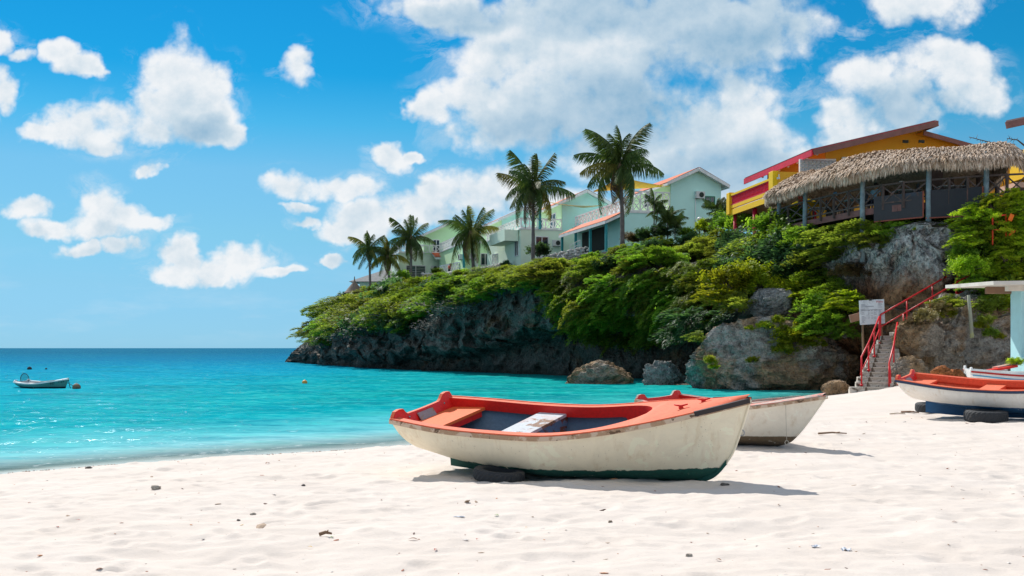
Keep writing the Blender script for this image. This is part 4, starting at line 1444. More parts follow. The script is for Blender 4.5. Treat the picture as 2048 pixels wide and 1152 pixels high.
mb = MB(); mb.bar(L_(P(1700, 638, 37.3)), L_(P(1722, 632, 37.3)), .12, .28)
mb.build('side_board', paint('brown_board', (.26, .14, .09), .8), sign)

# ------------------------------------------------------------ pale blue hut at the right edge
hut = empty('beach_hut', (14.4, 28, .7), label='pale blue hut with a flat overhanging concrete roof at the right edge', cat='hut')
def hb(name, c, s, m, bev=.01, rot=None):
    mb = MB(); mb.box(Vector(c) - hut.location, s, bev=bev, rot=rot); return mb.build(name, m, hut)
hb('wall', (15.98, 28.3, 2.0), (3.45, .6, 2.96), M_HUTBLUE)
mb = MB(); mb.prism([Vector(p) - hut.location for p in [(14.25, 28.0, .9), (14.25, 28.0, 1.5), (14.65, 28.0, .9)]], (0, -.25, 0)); mb.build('buttress', M_HUTBLUE, hut)
mb = MB()
mb.slab([Vector(p) - hut.location for p in [(12.95, 26.9, 3.55), (18.2, 26.7, 3.62), (18.2, 30, 3.70), (13.0, 30, 3.64)]], .10)
mb.build('roof', M_CONC, hut)
hb('roof_beam', (15.4, 27.9, 3.42), (3.2, .22, .16), M_CONC)
hb('roof_beam', (14.0, 28.6, 3.40), (.9, .12, .2), paint('brown_beam', (.24, .14, .09), .8))
hb('plinth', (16.0, 28.4, .62), (3.7, .9, .5), M_CONC)
# thin wooden post standing on the rock
mb = MB(); a, b_ = P(1944, 664, 34.6), P(1937, 590, 34.6)
mb.tube([(0, 0, -.2), (b_ - a) * .5, b_ - a], [.07, .06, .055], 8)
o = mb.build('wooden_post', paint('lichen_grey_post', (0.30, 0.31, 0.24), .9, dirt=(.45, .47, .2), dth=.5), loc=a)
tag(o, 'lone grey green wooden post standing on the rock left of the blue hut', 'post')
# heap of reddish planks behind the white boat
for k, (p0, p1, lb) in enumerate([((1975, 742), (2030, 732), 'dark red weathered plank lying behind the white boat, the lower one'), ((1990, 736), (2035, 727), 'reddish weathered plank lying behind the white boat, the upper one'), ((1968, 744), (2010, 741), 'thin grey plank lying lowest behind the white boat')]):
    a, b_ = P(*p0, 27.2 + .2 * k), P(*p1, 27.4 + .2 * k)
    q = MB(); q.bar(-(b_ - a) / 2, (b_ - a) / 2, .22, .06)
    o = q.build('plank', [M_RED, M_PINKP, M_GREYP][k], loc=(a + b_) / 2); tag(o, lb, 'plank')

# ================================================================== LITTER ON THE SAND
def flakes(n, region, size, mats_cols, name, seed):
    r = np.random.default_rng(seed)
    V, F, MI = [], [], []
    for k in range(n):
        Y = 5.4 + (region[1] - 5.4) * r.random() ** 1.25
        X = r.uniform(region[0][0], region[0][1]) * Y
        d = float(shore_dist(np.array(X), np.array(Y)))
        if d < .12: continue
        z = float(sand_z(np.array(X), np.array(Y)))
        s = size * r.lognormal(0, .55) * (1 + Y / 40)
        a = r.uniform(0, math.pi); el = r.uniform(1, 3.2)
        nn = r.integers(4, 7)
        b0 = len(V)
        tilt = r.normal(0, .35, 2)
        for j in range(nn):
            t = 2 * math.pi * j / nn
            rad = s * r.uniform(.6, 1.1)
            x, y = math.cos(t) * rad * el, math.sin(t) * rad
            V.append((X + x * math.cos(a) - y * math.sin(a), Y + x * math.sin(a) + y * math.cos(a), z + s * .25 + tilt[0] * x * .5 + tilt[1] * y * .5))
        V.append((X, Y, z + s * .5)); V.append((X, Y, z - s * .5))
        for j in range(nn):
            F.append((b0 + j, b0 + (j + 1) % nn, b0 + nn)); F.append((b0 + (j + 1) % nn, b0 + j, b0 + nn + 1))
            MI += [len(MI) and 0, 0]
    return V, F


FL_COL = [((0.30, 0.11, 0.06), 150), ((0.12, 0.06, 0.045), 90), ((0.50, 0.22, 0.10), 110), ((0.62, 0.57, 0.53), 260), ((0.38, 0.27, 0.19), 220)]
me_v, me_f, me_m = [], [], []
for k, (cc, nf) in enumerate(FL_COL):
    V, F = flakes(nf, ((-.56, .56), 24), .0052, None, '', 50 + k)
    b0 = len(me_v); me_v += V; me_f += [tuple(i + b0 for i in f) for f in F]; me_m += [k] * len(F)
# wrack line of pebbles and bits along the water's edge
rl = np.random.default_rng(77)
for k in range(900):
    t = rl.random(); i = rl.integers(3, 9)
    a, b_ = SHORE[i], SHORE[i + 1]
    p = a + (b_ - a) * t; d = (b_ - a) / np.linalg.norm(b_ - a); nrm = np.array([d[1], -d[0]])
    p = p + nrm * abs(rl.normal(.42, .16))
    z = float(sand_z(np.array(p[0]), np.array(p[1])))
    s = rl.uniform(.006, .017); b0 = len(me_v)
    for j in range(5):
        tt = 2 * math.pi * j / 5; me_v.append((p[0] + s * math.cos(tt) * 1.3, p[1] + s * math.sin(tt), z + s * .1))
    me_v.append((p[0], p[1], z + s))
    for j in range(5): me_f.append((b0 + j, b0 + (j + 1) % 5, b0 + 5)); me_m.append(int(rl.integers(0, 5)))
me = bpy.data.meshes.new('beach_litter'); me.from_pydata(me_v, [], me_f)
me.polygons.foreach_set('material_index', me_m)
o = link('beach_litter', me, [paint('litter_%d' % k, c_, .8, bump=0) for k, (c_, _) in enumerate(FL_COL)])
tag(o, 'scattered flakes of leaf, shell and grit all over the pale sand', 'litter', kind='stuff')


def small_thing(name, px, py, size, seed, m, label, cat, shape='rock', ang=0.0):
    size = tuple(a * (.66 if py > 900 else .8) for a in size)
    # find the sand under the pixel
    d = (P(px, py, 10) - CAMP).normalized(); t = 4.0
    for _ in range(4000):
        q = CAMP + d * t
        if q.z <= float(sand_z(np.array(q.x), np.array(q.y))): break
        t += .01
    if shape == 'rock':
        return boulder(name, (q.x, q.y, q.z + size[2] * .35), size, seed, m, label, cat=cat, sub=3, amp=.22, rotz=ang)
    mb = MB()
    r = random.Random(seed)
    if shape == 'leaf':
        n = 7; vs, fs = [], []
        for i in range(n):
            f = i / (n - 1); w = math.sin(math.pi * f) * size[1]
            z = .25 * size[0] * math.sin(math.pi * f) + .006
            vs += [(size[0] * (f - .5) * 2, -w, z + .35 * w), (size[0] * (f - .5) * 2, 0, z), (size[0] * (f - .5) * 2, w, z + .35 * w)]
        for i in range(n - 1):
            for j in (0, 1): fs.append((3 * i + j, 3 * i + j + 1, 3 * i + j + 4, 3 * i + j + 3))
        mb.add(vs, fs)
    elif shape == 'stick':
        mb.tube([(-size[0], 0, .015), (0, size[0] * .12, .03), (size[0], 0, .02)], [size[1], size[1] * .9, size[1] * .5], 7)
        mb.tube([(size[0] * .2, 0, .03), (size[0] * .45, -size[0] * .3, .05)], [size[1] * .5, size[1] * .25], 5)
    elif shape == 'paper':
        n = 5
        vs = [((i / (n - 1) - .5) * 2 * size[0], (j / (n - 1) - .5) * 2 * size[1], size[2] * r.uniform(0.1, 1)) for i in range(n) for j in range(n)]
        fs = [(i * n + j, i * n + j + 1, (i + 1) * n + j + 1, (i + 1) * n + j) for i in range(n - 1) for j in range(n - 1)]
        mb.add(vs, fs)
    o = mb.build(name, m, None, loc=q, rot=(0, 0, ang)); tag(o, label, cat)
    return o


M_BEACHROCK = rock_material('beach_stone', tan=.6, dark=(.36, .30, .24), grey=(.62, .56, .48), ochre=(.58, .42, .28), scale=12, band_on=False)
M_DARKST = rock_material('dark_pebble', tan=.1, dark=(.09, .08, .07), grey=(.2, .18, .16), scale=20, band_on=False)
M_LEAFB = paint('dry_brown_leaf', (.26, .11, .055), .7)
M_LEAFR = paint('dry_red_leaf', (.42, .07, .04), .7)
M_LEAFG = paint('fresh_green_leaf', (.13, .30, .03), .6)
M_LEAFY = paint('yellow_leaf', (.60, .36, .05), .6)
M_PAPER = paint('crumpled_paper', (.72, .74, .80), .8, bump=.5, bscale=30)
M_DRIFT = paint('driftwood', (.23, .14, .085), .85)
small_thing('stone', 312, 978, (.085, .06, .045), 201, M_BEACHROCK, 'largest tan stone on the open sand left of the boats', 'stone')
small_thing('stone', 506, 1030, (.045, .035, .025), 203, M_BEACHROCK, 'brown stone in the middle of the left sand, beside a black pebble', 'stone')
small_thing('pebble', 477, 1041, (.022, .018, .014), 205, M_DARKST, 'small black pebble next to the brown stone', 'stone')
small_thing('stone', 178, 937, (.07, .05, .035), 207, M_DARKST, 'dark stone at the edge of the water', 'stone')
small_thing('stone', 607, 972, (.035, .03, .022), 209, M_DARKST, 'small grey brown stone between the waterline and the left sand', 'stone')
small_thing('stone', 1220, 1045, (.028, .024, .02), 211, M_BEACHROCK, 'small grey stone below the middle of the nearest boat', 'stone')
small_thing('stone', 1378, 1113, (.035, .03, .024), 213, M_BEACHROCK, 'brown grey stone near the bottom of the sand', 'stone')
small_thing('stone', 1450, 971, (.08, .05, .03), 215, M_DARKST, 'dark flat stone in the shadow of the nearest bow', 'stone')
small_thing('stone', 1557, 975, (.022, .018, .016), 217, M_LEAFB, 'small red brown pebble by the tip of the bow shadow', 'stone')
small_thing('driftwood', 651, 1073, (.07, .022, 0), 219, M_DRIFT, 'short brown piece of driftwood with a green leaf beside it', 'driftwood', 'stick', .1)
small_thing('leaf', 664, 1076, (.022, .014, 0), 221, M_LEAFG, 'small fresh green leaf touching the driftwood', 'leaf', 'leaf', 1.0)
small_thing('leaf', 993, 1032, (.035, .016, 0), 223, M_LEAFG, 'curled green leaf lying below the boat', 'leaf', 'leaf', -.4)
small_thing('leaf', 826, 1081, (.06, .018, 0), 225, M_LEAFB, 'long grey brown leaf left of the red leaves', 'leaf', 'leaf', -.15)
small_thing('leaf', 871, 1101, (.028, .014, 0), 227, M_LEAFR, 'dark red curled leaf near the bottom of the sand', 'leaf', 'leaf', 1.2)
small_thing('leaf', 954, 1080, (.026, .012, 0), 229, M_LEAFR, 'bright red leaf standing upright below the green leaf', 'leaf', 'leaf', 1.5)
small_thing('leaf', 1053, 1056, (.016, .010, 0), 231, M_LEAFY, 'tiny yellow leaf right of the green leaf', 'leaf', 'leaf', .8)
small_thing('leaf', 620, 1096, (.03, .014, 0), 233, M_LEAFY, 'yellow leaf right under the driftwood', 'leaf', 'leaf', -.2)
small_thing('leaf', 485, 1053, (.035, .014, 0), 235, M_LEAFY, 'pale yellow leaf below the black pebble', 'leaf', 'leaf', .3)
small_thing('leaf', 115, 1056, (.028, .012, 0), 237, M_LEAFR, 'dark red leaf at the far left of the sand', 'leaf', 'leaf', -.4)
small_thing('leaf', 156, 1042, (.035, .012, 0), 239, M_LEAFR, 'wide red brown leaf at the left of the sand', 'leaf', 'leaf', -.1)
small_thing('leaf', 535, 928, (.06, .03, 0), 241, M_LEAFB, 'brown curled leaf standing near the waterline', 'leaf', 'leaf', 1.1)
small_thing('leaf', 200, 1142, (.05, .02, 0), 243, M_LEAFB, 'brown curled leaf at the bottom left of the sand', 'leaf', 'leaf', .6)
small_thing('leaf', 1437, 1122, (.032, .016, 0), 245, M_LEAFB, 'brown leaf at the bottom right of the sand', 'leaf', 'leaf', -.7)
small_thing('leaf', 1909, 1046, (.035, .013, 0), 247, M_LEAFB, 'thin dark leaf on the smooth sand at the right', 'leaf', 'leaf', -.2)
small_thing('leaf', 1905, 975, (.035, .013, 0), 249, M_LEAFB, 'small dark leaf on the sand below the blue bottomed boat', 'leaf', 'leaf', .4)
small_thing('leaf', 1035, 1068, (.035, .010, 0), 251, M_LEAFB, 'thin brown leaf between the red and the yellow leaf', 'leaf', 'leaf', .0)
small_thing('paper_scrap', 1630, 1095, (.045, .03, .03), 253, M_PAPER, 'small crumpled white paper scrap, left of two', 'paper', 'paper', .4)
small_thing('paper_scrap', 1692, 1104, (.05, .04, .05), 255, M_PAPER, 'crumpled white paper scrap, the larger and right of two', 'paper', 'paper', 1.0)
small_thing('paper_scrap', 918, 1034, (.07, .02, .012), 257, M_PAPER, 'flat white scrap lying left of the green leaf', 'paper', 'paper', -.1)
small_thing('driftwood', 1405, 962, (.10, .016, 0), 259, M_DRIFT, 'thin dark stick under the bow of the nearest boat', 'driftwood', 'stick', -.5)
small_thing('driftwood', 1820, 826, (.24, .03, 0), 261, M_DRIFT, 'crooked brown stick left of the blue skeg', 'driftwood', 'stick', -.6)
small_thing('driftwood', 1795, 829, (.22, .018, 0), 263, paint('pale_stick', (.5, .4, .3), .8), 'pale thin stick left of the crooked brown stick', 'driftwood', 'stick', .1)
small_thing('driftwood', 1665, 869, (.28, .02, 0), 265, M_DRIFT, 'low line of driftwood on the sand right of the second boat', 'driftwood', 'stick', -.1)

# ================================================================== GREEN HOUSES
M_MINT = paint('mint_render', (0.64, 0.90, 0.54), 0.85, var=.05, vscale=.5, dirt=(.5, .76, .54), dscale=.6, dth=.6)
M_MINTW = paint('pale_mint_render', (0.76, 0.90, 0.72), 0.85, var=.05, vscale=.5, dirt=(.68, .80, .70), dscale=.6, dth=.6)
M_MINTSHADE = paint('shaded_mint_render', (0.58, 0.90, 0.82), 0.85, var=.05, vscale=.5)  # same mint walls, with the gable's shade put into the colour
M_TEAL = paint('teal_post', (0.03, 0.30, 0.32), 0.6)
M_FASCIA = paint('white_fascia', (0.76, 0.77, 0.76), 0.7, dirt=(.55, .5, .45), dth=.62)
M_TILE = paint('orange_roof_tile', (0.66, 0.15, 0.055), 0.75, var=.25, vscale=2.2, dirt=(.42, .13, .08), dscale=1.2, dth=.52)
M_LATT = paint('white_lattice', (0.82, 0.82, 0.80), 0.6, bump=0)
M_GLASSD = None
m, g, b = mat('dark_window_glass'); b.inputs['Base Color'].default_value = (.015, .03, .04, 1); b.inputs['Roughness'].default_value = .08; M_GLASSD = m
M_AC = paint('air_conditioner_white', (0.66, 0.66, 0.64), 0.6, dirt=(.4, .36, .3), dth=.6)
M_DARKIN = paint('dark_interior', (0.035, 0.045, 0.04), 0.9)
M_SAILY = paint('yellow_shade_sail', (0.86, 0.56, 0.03), 0.7)
M_SAILC = paint('cream_shade_sail', (0.80, 0.66, 0.34), 0.7)
M_WHITEST = paint('white_rubble', (0.60, 0.57, 0.54), 0.9, var=.3, vscale=6, dirt=(.3, .28, .26), dth=.55)

HR = R(17)


def tile_roof(name, a, b_, c, d, parent, th=.10, pitch=.24):
    """ribbed tile sheet: a-b is the top edge, d-c the eave"""
    a, b_, c, d = map(Vector, (a, b_, c, d))
    nrm = (b_ - a).cross(d - a).normalized()
    if nrm.z < 0: nrm = -nrm
    n = max(4, int((b_ - a).length / pitch)) * 4
    vs, fs = [], []
    for i in range(n + 1):
        f = i / n; h = .045 * abs(math.sin(math.pi * i / 4))
        for k, rr in enumerate((0, .25, .5, .75, 1)):
            p = a.lerp(b_, f).lerp(d.lerp(c, f), rr)
            vs.append(p + nrm * (h + th + .03 * (1 - rr) ** 1))
    for i in range(n):
        for k in range(4):
            fs.append((i * 5 + k, i * 5 + k + 1, (i + 1) * 5 + k + 1, (i + 1) * 5 + k))
    mb = MB(); mb.add(vs, fs, 0)
    mb.slab([a, b_, c, d], .0 + .06, 1)
    mb.v = mb.v
    o = mb.build(name, [M_TILE, M_FASCIA], parent)
    return o


def lattice(name, a, b_, h, parent, cell=None, m=None, w=.05, double=False, base=.08):
    """railing panel with crossed slats between two posts"""
    a, b_ = Vector(a), Vector(b_); L = (b_ - a).length; d = (b_ - a) / L
    n = max(1, round(L / (cell or h * 1.0)))
    up = Vector((0, 0, h)); mb = MB(); z0 = Vector((0, 0, base))
    mb.bar(a + up, b_ + up, w * 1.3, w * 1.2); mb.bar(a + z0, b_ + z0, w * 1.1, w)
    rows = 2 if double else 1
    hh = (h - base) / rows
    for i in range(n):
        p, q = a + d * (L * i / n), a + d * (L * (i + 1) / n)
        mb.bar(p, p + up, w, w)
        for r_ in range(rows):
            s0 = Vector((0, 0, base + r_ * hh)); s1 = Vector((0, 0, base + (r_ + 1) * hh))
            off = d.cross(Vector((0, 0, 1))) * .012
            mb.bar(p + s0 + off, q + s1 + off, w * .7, w * .7); mb.bar(p + s1 - off, q + s0 - off, w * .7, w * .7)
        if double: mb.bar(p + Vector((0, 0, base + hh)), q + Vector((0, 0, base + hh)), w * .6, w * .6)
    mb.bar(b_, b_ + up, w, w)
    return mb.build(name, m or M_LATT, parent)


def window(parent, c, w, h, ax, out, frame=M_FASCIA, mull=1, louv=False):
    """ax: unit vector along the wall, out: outward normal"""
    c, ax, out = Vector(c), Vector(ax), Vector(out); up = Vector((0, 0, 1))
    mb = MB()
    f = .07
    for s in (-1, 1):
        mb.bar(c + ax * s * (w / 2) - up * (h / 2 + f / 2) + out * .03, c + ax * s * (w / 2) + up * (h / 2 + f / 2) + out * .03, f, .09)
        mb.bar(c - ax * (w / 2) + up * s * (h / 2) + out * .032, c + ax * (w / 2) + up * s * (h / 2) + out * .032, f, .09)
    for k in range(mull):
        x = -w / 2 + w * (k + 1) / (mull + 1)
        mb.bar(c + ax * x - up * h / 2 + out * .03, c + ax * x + up * h / 2 + out * .03, f, .07)
    fr = mb.build('window', frame, parent)
    mb = MB(); mb.prism([c - ax * w / 2 - up * h / 2 + out * .012, c + ax * w / 2 - up * h / 2 + out * .012, c + ax * w / 2 + up * h / 2 + out * .012, c - ax * w / 2 + up * h / 2 + out * .012], out * .004)
    mb.build('pane', M_GLASSD, fr)
    if louv:
        mb = MB(); n = 9
        for k in range(n):
            z = -h / 2 + h * (k + .5) / n
            mb.bar(c - ax * w / 2 + up * z + out * .03, c + ax * w / 2 + up * z + out * .03, .03, .02)
        o = mb.build('louvre', M_FASCIA, fr); o['kind'] = 'stuff'
    return fr


def ac_unit(parent, c, ax, out, s=1.0):
    c, ax, out = Vector(c), Vector(ax), Vector(out); up = Vector((0, 0, 1))
    mb = MB(); mb.prism([c - ax * .42 * s - up * .30 * s, c + ax * .42 * s - up * .30 * s, c + ax * .42 * s + up * .30 * s, c - ax * .42 * s + up * .30 * s], out * .34)
    o = mb.build('air_conditioner', M_AC, parent)
    mb = MB(); cc = c + ax * .08 + out * .345
    n = 18; ring = [cc + ax * .23 * math.cos(2 * math.pi * k / n) + up * .23 * math.sin(2 * math.pi * k / n) for k in range(n)]
    mb.prism(ring, out * .012); mb.build('fan', M_DARKIN, o)
    mb = MB()
    for s_ in (-.3, .3): mb.bar(c + ax * s_ - up * .33 , c + ax * s_ - up * .33 + out * .4, .04, .04)
    mb.build('bracket', M_DARKIN, o)
    return o


def green_house(origin, label, v):
    """local x = right along the gable wall, y = away along the ridge, z up; the sea front faces -x"""
    root = empty('house', origin, (0, 0, HR), label=label, cat='house', group='mint green houses with orange tiled roofs')
    X, Y_, N_, S_ = Vector((1, 0, 0)), Vector((0, 1, 0)), Vector((-1, 0, 0)), Vector((0, -1, 0))
    gl, LEN = v.get('lower', 6.8), v.get('len', 12.3)
    hw, eave_over = v.get('hw', 2.45), .5
    zt, zr = 2.75, 6.75
    ze = zr - hw * .47
    UP = LEN * v.get('uplen', .72)
    # lower storey
    mb = MB(); mb.box(((-gl + hw) / 2, LEN / 2, zt / 2 - .5), (gl + hw, LEN, zt + 1)); mb.build('lower_wall', v.get('lowm', M_MINTW), root)
    # terrace slab edge
    mb = MB(); mb.box(((-gl - hw) / 2 - .02, LEN / 2, zt + .07), (gl - hw + .14, LEN + .1, .14)); mb.build('terrace', M_FASCIA, root)
    # upper storey with gable
    mb = MB()
    poly = [(-hw, 0, zt), (hw, 0, zt), (hw, 0, ze), (0, 0, zr), (-hw, 0, ze)]
    mb.prism(poly, (0, UP, 0)); mb.build('upper_wall', v.get('upm', M_MINTSHADE), root)
    # sea-side upper front with its sunlit tone painted in, lighter and yellower
    mb = MB(); mb.prism([(-hw - .02, .02, zt + .14), (-hw - .02, UP - .02, zt + .14), (-hw - .02, UP - .02, ze - .02), (-hw - .02, .02, ze - .02)], (-.03, 0, 0)); mb.build('upper_front', M_MINT, root)
    # roof
    ex = hw + eave_over
    zeo = zr - ex * .47
    y0, y1 = -.55, UP + .4
    tile_roof('roof', (0, y0, zr), (0, y1, zr), (-ex, y1, zeo), (-ex, y0, zeo), root)
    tile_roof('roof', (0, y0, zr), (0, y1, zr), (ex, y1, zeo), (ex, y0, zeo), root)
    mb = MB()
    for s in (-1, 1):
        mb.bar((0, y0 - .02, zr + .0), (s * (ex + .04), y0 - .02, zeo + .0), .08, .26)
        mb.bar((s * (ex + .02), y0, zeo - .05), (s * (ex + .02), y1, zeo - .05), .06, .20)
    mb.build('fascia', M_FASCIA, root)
    mb = MB()
    for s in (-1, 1): mb.bar((s * .05, y0 + .03, zr + .14), (s * ex, y0 + .03, zeo + .14), .16, .07)
    mb.build('verge_tiles', paint('dark_red_verge', (.24, .06, .04), .8), root)
    # porch along the front with its own tiled roof
    if v.get('porch', True):
        p0, p1 = v.get('porch_y', (0.0, LEN * .95))
        px0, px1 = -gl + .02, -gl - 1.8
        tile_roof('porch_roof', (px0, p0, zt + .02), (px0, p1, zt + .02), (px1, p1, zt - .85), (px1, p0, zt - .85), root)
        mb = MB(); mb.bar((px1 - .02, p0 - .02, zt - .90), (px1 - .02, p1, zt - .90), .06, .26); mb.bar((px0, p0 - .03, zt - .06), (px1, p0 - .03, zt - .90), .06, .22); mb.build('porch_fascia', M_FASCIA, root)
        for yy in np.linspace(p0 + .3, p1 - .3, 4):
            mb = MB(); mb.bar((px1 + .2, yy, -.6), (px1 + .2, yy, zt - .92), .2, .2); mb.build('porch_post', M_TEAL if v.get('teal', True) else M_MINT, root)
        mb = MB(); mb.box((-gl - .012, (p0 + p1) / 2 + 1.4, 1.05), (.03, (p1 - p0) * .5, 2.1)); mb.build('porch_opening', M_DARKIN, root)
    # railings on the terrace
    yr = v.get('rail', (0.1, LEN - .1)); n = v.get('railn', 5)
    for k in range(n):
        ya = yr[0] + (yr[1] - yr[0]) * k / n; yb = yr[0] + (yr[1] - yr[0]) * (k + 1) / n
        lattice('railing', (-gl + .06, ya, zt + .14), (-gl + .06, yb - .06, zt + .14), .98, root, cell=.80, w=.10)
    if v.get('screen', True):
        lattice('lattice_screen', (-gl + .1, .08, zt + .14), (-gl / 2 - hw / 2, .08, zt + .14), v.get('sh', 1.75), root, cell=.62, w=.10, double=True)
        lattice('lattice_screen', (-gl / 2 - hw / 2 + .05, .08, zt + .14), (-hw - .05, .08, zt + .14), v.get('sh', 1.75), root, cell=.62, w=.10, double=True)
    else:
        lattice('railing', (-gl + .1, .08, zt + .14), (-hw - .05, .08, zt + .14), .98, root, cell=.80, w=.10)
    for (wx, wy, wz, ww, wh) in v.get('fwin', []): window(root, (-hw - .05, wy, wz), ww, wh, Y_, N_)
    for (wy, wz, ww, wh, lv) in v.get('lwin', []): window(root, (-gl - .0, wy, wz), ww, wh, Y_, N_, louv=lv)
    for (wx, wz, ww, wh, lv) in v.get('gwin', []): window(root, (wx, 0, wz), ww, wh, X, S_, louv=lv, frame=v.get('gframe', M_FASCIA))
    for (wx, wz) in v.get('gac', []): ac_unit(root, (wx, 0, wz), X, S_)
    for (wy, wz) in v.get('fac', []): ac_unit(root, (-gl, wy, wz), Y_, N_)
    for (x, y, z0, z1) in v.get('posts', []):
        mb = MB(); mb.bar((x, y, z0), (x, y, z1), .22, .22); mb.build('post', M_TEAL, root)
    for k, (x, y) in enumerate(v.get('pipes', [])):
        mb = MB(); mb.tube([(x, y, 0), (x, y, 4.4)], .035, 6); mb.build('pipe', M_FASCIA, root)
    return root


def sail(root, pts, material, sag=.35, post=None):
    """triangular or four-cornered shade sail, part of the house it is fixed to"""
    p = [Vector(q) for q in pts]; mb = MB(); n = 8; vs, fs = [], []
    if len(p) == 3: p = [p[0], p[1], p[2], p[2]]
    for i in range(n + 1):
        for j in range(n + 1):
            u, v_ = i / n, j / n
            q = p[0].lerp(p[1], u).lerp(p[3].lerp(p[2], u), v_)
            q = q - Vector((0, 0, sag * math.sin(math.pi * u) * .6 + sag * math.sin(math.pi * v_) * .6 * (1 - abs(2 * u - 1) * .5)))
            vs.append(q)
    for i in range(n):
        for j in range(n): fs.append((i * (n + 1) + j, i * (n + 1) + j + 1, (i + 1) * (n + 1) + j + 1, (i + 1) * (n + 1) + j))
    mb.add(vs, fs, smooth=True)
    mb.add([v_ - Vector((0, 0, .015)) for v_ in vs], [f[::-1] for f in fs], smooth=True)
    o = mb.build('shade_sail', material, root)
    if post:
        mb = MB(); mb.tube([post[0], post[1]], .06, 8); mb.build('sail_post', M_FASCIA, root)
    return o


G3 = Vector((16.2, 88.0, 10.65)); G2 = Vector((7.35, 100.2, 10.65)); G15 = Vector((1.2, 113.0, 10.65)); G1 = Vector((-7.6, 125.0, 10.65))
h3 = green_house(G3, 'mint green house nearest the palms with the large shaded gable and yellow sail',
                 dict(gwin=[(1.35, 4.0, .9, .95, True)], gframe=paint('green_shutter_frame', (.02, .20, .12), .6), gac=[(.28, 4.55)], pipes=[(-.1, -.06)], fwin=[(0, 4.6, 4.6, 1.4, 1.1)], lwin=[], upm=M_MINTSHADE, lowm=M_MINTSHADE, railn=6))
sail(h3, [(-2.5, .2, 5.25), (-6.9, .5, 5.9), (-6.7, 7.5, 5.75)], M_SAILY, .16, post=((-6.75, .45, 2.8), (-6.85, .45, 5.95)))
h2 = green_house(G2, 'second mint green house from the right, behind the tallest pair of palms',
                 dict(fwin=[(0, 2.6, 4.0, 1.7, 1.5), (0, 6.4, 4.0, 1.2, 1.2)], lwin=[], gwin=[(-4.6, 1.35, 1.3, 1.5, False)], screen=False, porch=False, posts=[(-4.9, -.3, 2.8, 5.4)], upm=M_MINTSHADE, lowm=M_MINTW, gac=[(-3.1, 1.5)], railn=6))
sail(h2, [(-6.3, .0, 5.9), (-.6, -.9, 5.0), (1.0, -3.0, 5.1), (-1.5, -.2, 5.3)], M_SAILC, .12, post=((-6.3, .0, 2.8), (-6.3, .0, 6.1)))
mb = MB(); mb.box((-7.6, 3.2, 2.2), (1.4, 5.5, 1.1)); mb.build('balcony_front', M_MINTW, h2)
window(h2, (-6.82, 1.2, 1.2), 1.1, 1.9, (0, 1, 0), (-1, 0, 0))
h15 = green_house(G15, 'third mint green house from the right with a turquoise upper front beside the middle palm',
                  dict(fwin=[(0, 3.2, 4.1, 1.6, 1.4)], screen=False, porch=False, posts=[(-6.9, -.2, 0, 2.7)], fac=[(1.1, 1.3)], gac=[(-5.9, 1.3)], gwin=[(-4.4, 1.0, 1.0, 1.3, False)], upm=M_MINTSHADE, lowm=M_MINT, railn=6))
h1 = green_house(G1, 'leftmost mint green house with the peaked gable, a louvred window and a low orange porch',
                 dict(hw=3.4, lower=6.6, gwin=[(1.2, 3.9, 1.5, 1.3, False), (-1.9, 3.6, .8, 1.9, False), (-4.5, .35, 2.4, 1.9, True), (.6, .3, 1.3, 1.6, False)], gac=[(-2.2, 1.0)], screen=False, porch=False, upm=M_MINT, lowm=M_MINTW, railn=6))
# porch roof on the gable side of the leftmost house
tile_roof('porch_roof', (-2.6, -.05, 2.9), (5.4, -.05, 2.9), (5.4, -2.6, 2.1), (-2.6, -2.6, 2.1), h1)
mb = MB(); mb.bar((-2.6, -2.62, 2.02), (5.4, -2.62, 2.02), .08, .26); mb.build('porch_fascia', M_FASCIA, h1)
for x in (-1.0, 1.5, 5.0):
    mb = MB(); mb.bar((x, -2.3, -.8), (x, -2.3, 2.0), .24, .24); mb.build('porch_post', M_MINT, h1)
lattice('railing', (-2.9, -.6, 2.85), (2.6, -.6, 2.85), .95, h1, cell=.8, w=.08)
lattice('railing', (-6.4, -.2, 2.85), (-3.0, -.2, 2.85), .95, h1, cell=.8, w=.08)
sail(h1, [(2.4, -.8, 6.1), (5.2, -1.2, 6.4), (5.6, 3.2, 5.9)], M_SAILC, .25, post=((4.2, -1.0, 2.8), (4.2, -1.0, 6.6)))
# low white lattice fences in front of the houses
for k, (a, b_, lb) in enumerate([((880, 549, 116), (920, 543, 113), 'low white lattice fence in front of the leftmost mint house'),
                                 ((920, 543, 113), (955, 536, 111), 'low white lattice fence just left of the fourth palm'),
                                 ((985, 528, 107), (1028, 521, 103), 'low white lattice fence between the fourth palm and the third mint house')]):
    A, B = P(*a), P(*b_)
    root = empty('lattice_fence', A, label=lb, cat='fence', group='low white lattice fences along the terrace')
    lattice('lattice', (0, 0, -.1), B - A, 1.05, root, cell=.55, w=.11)
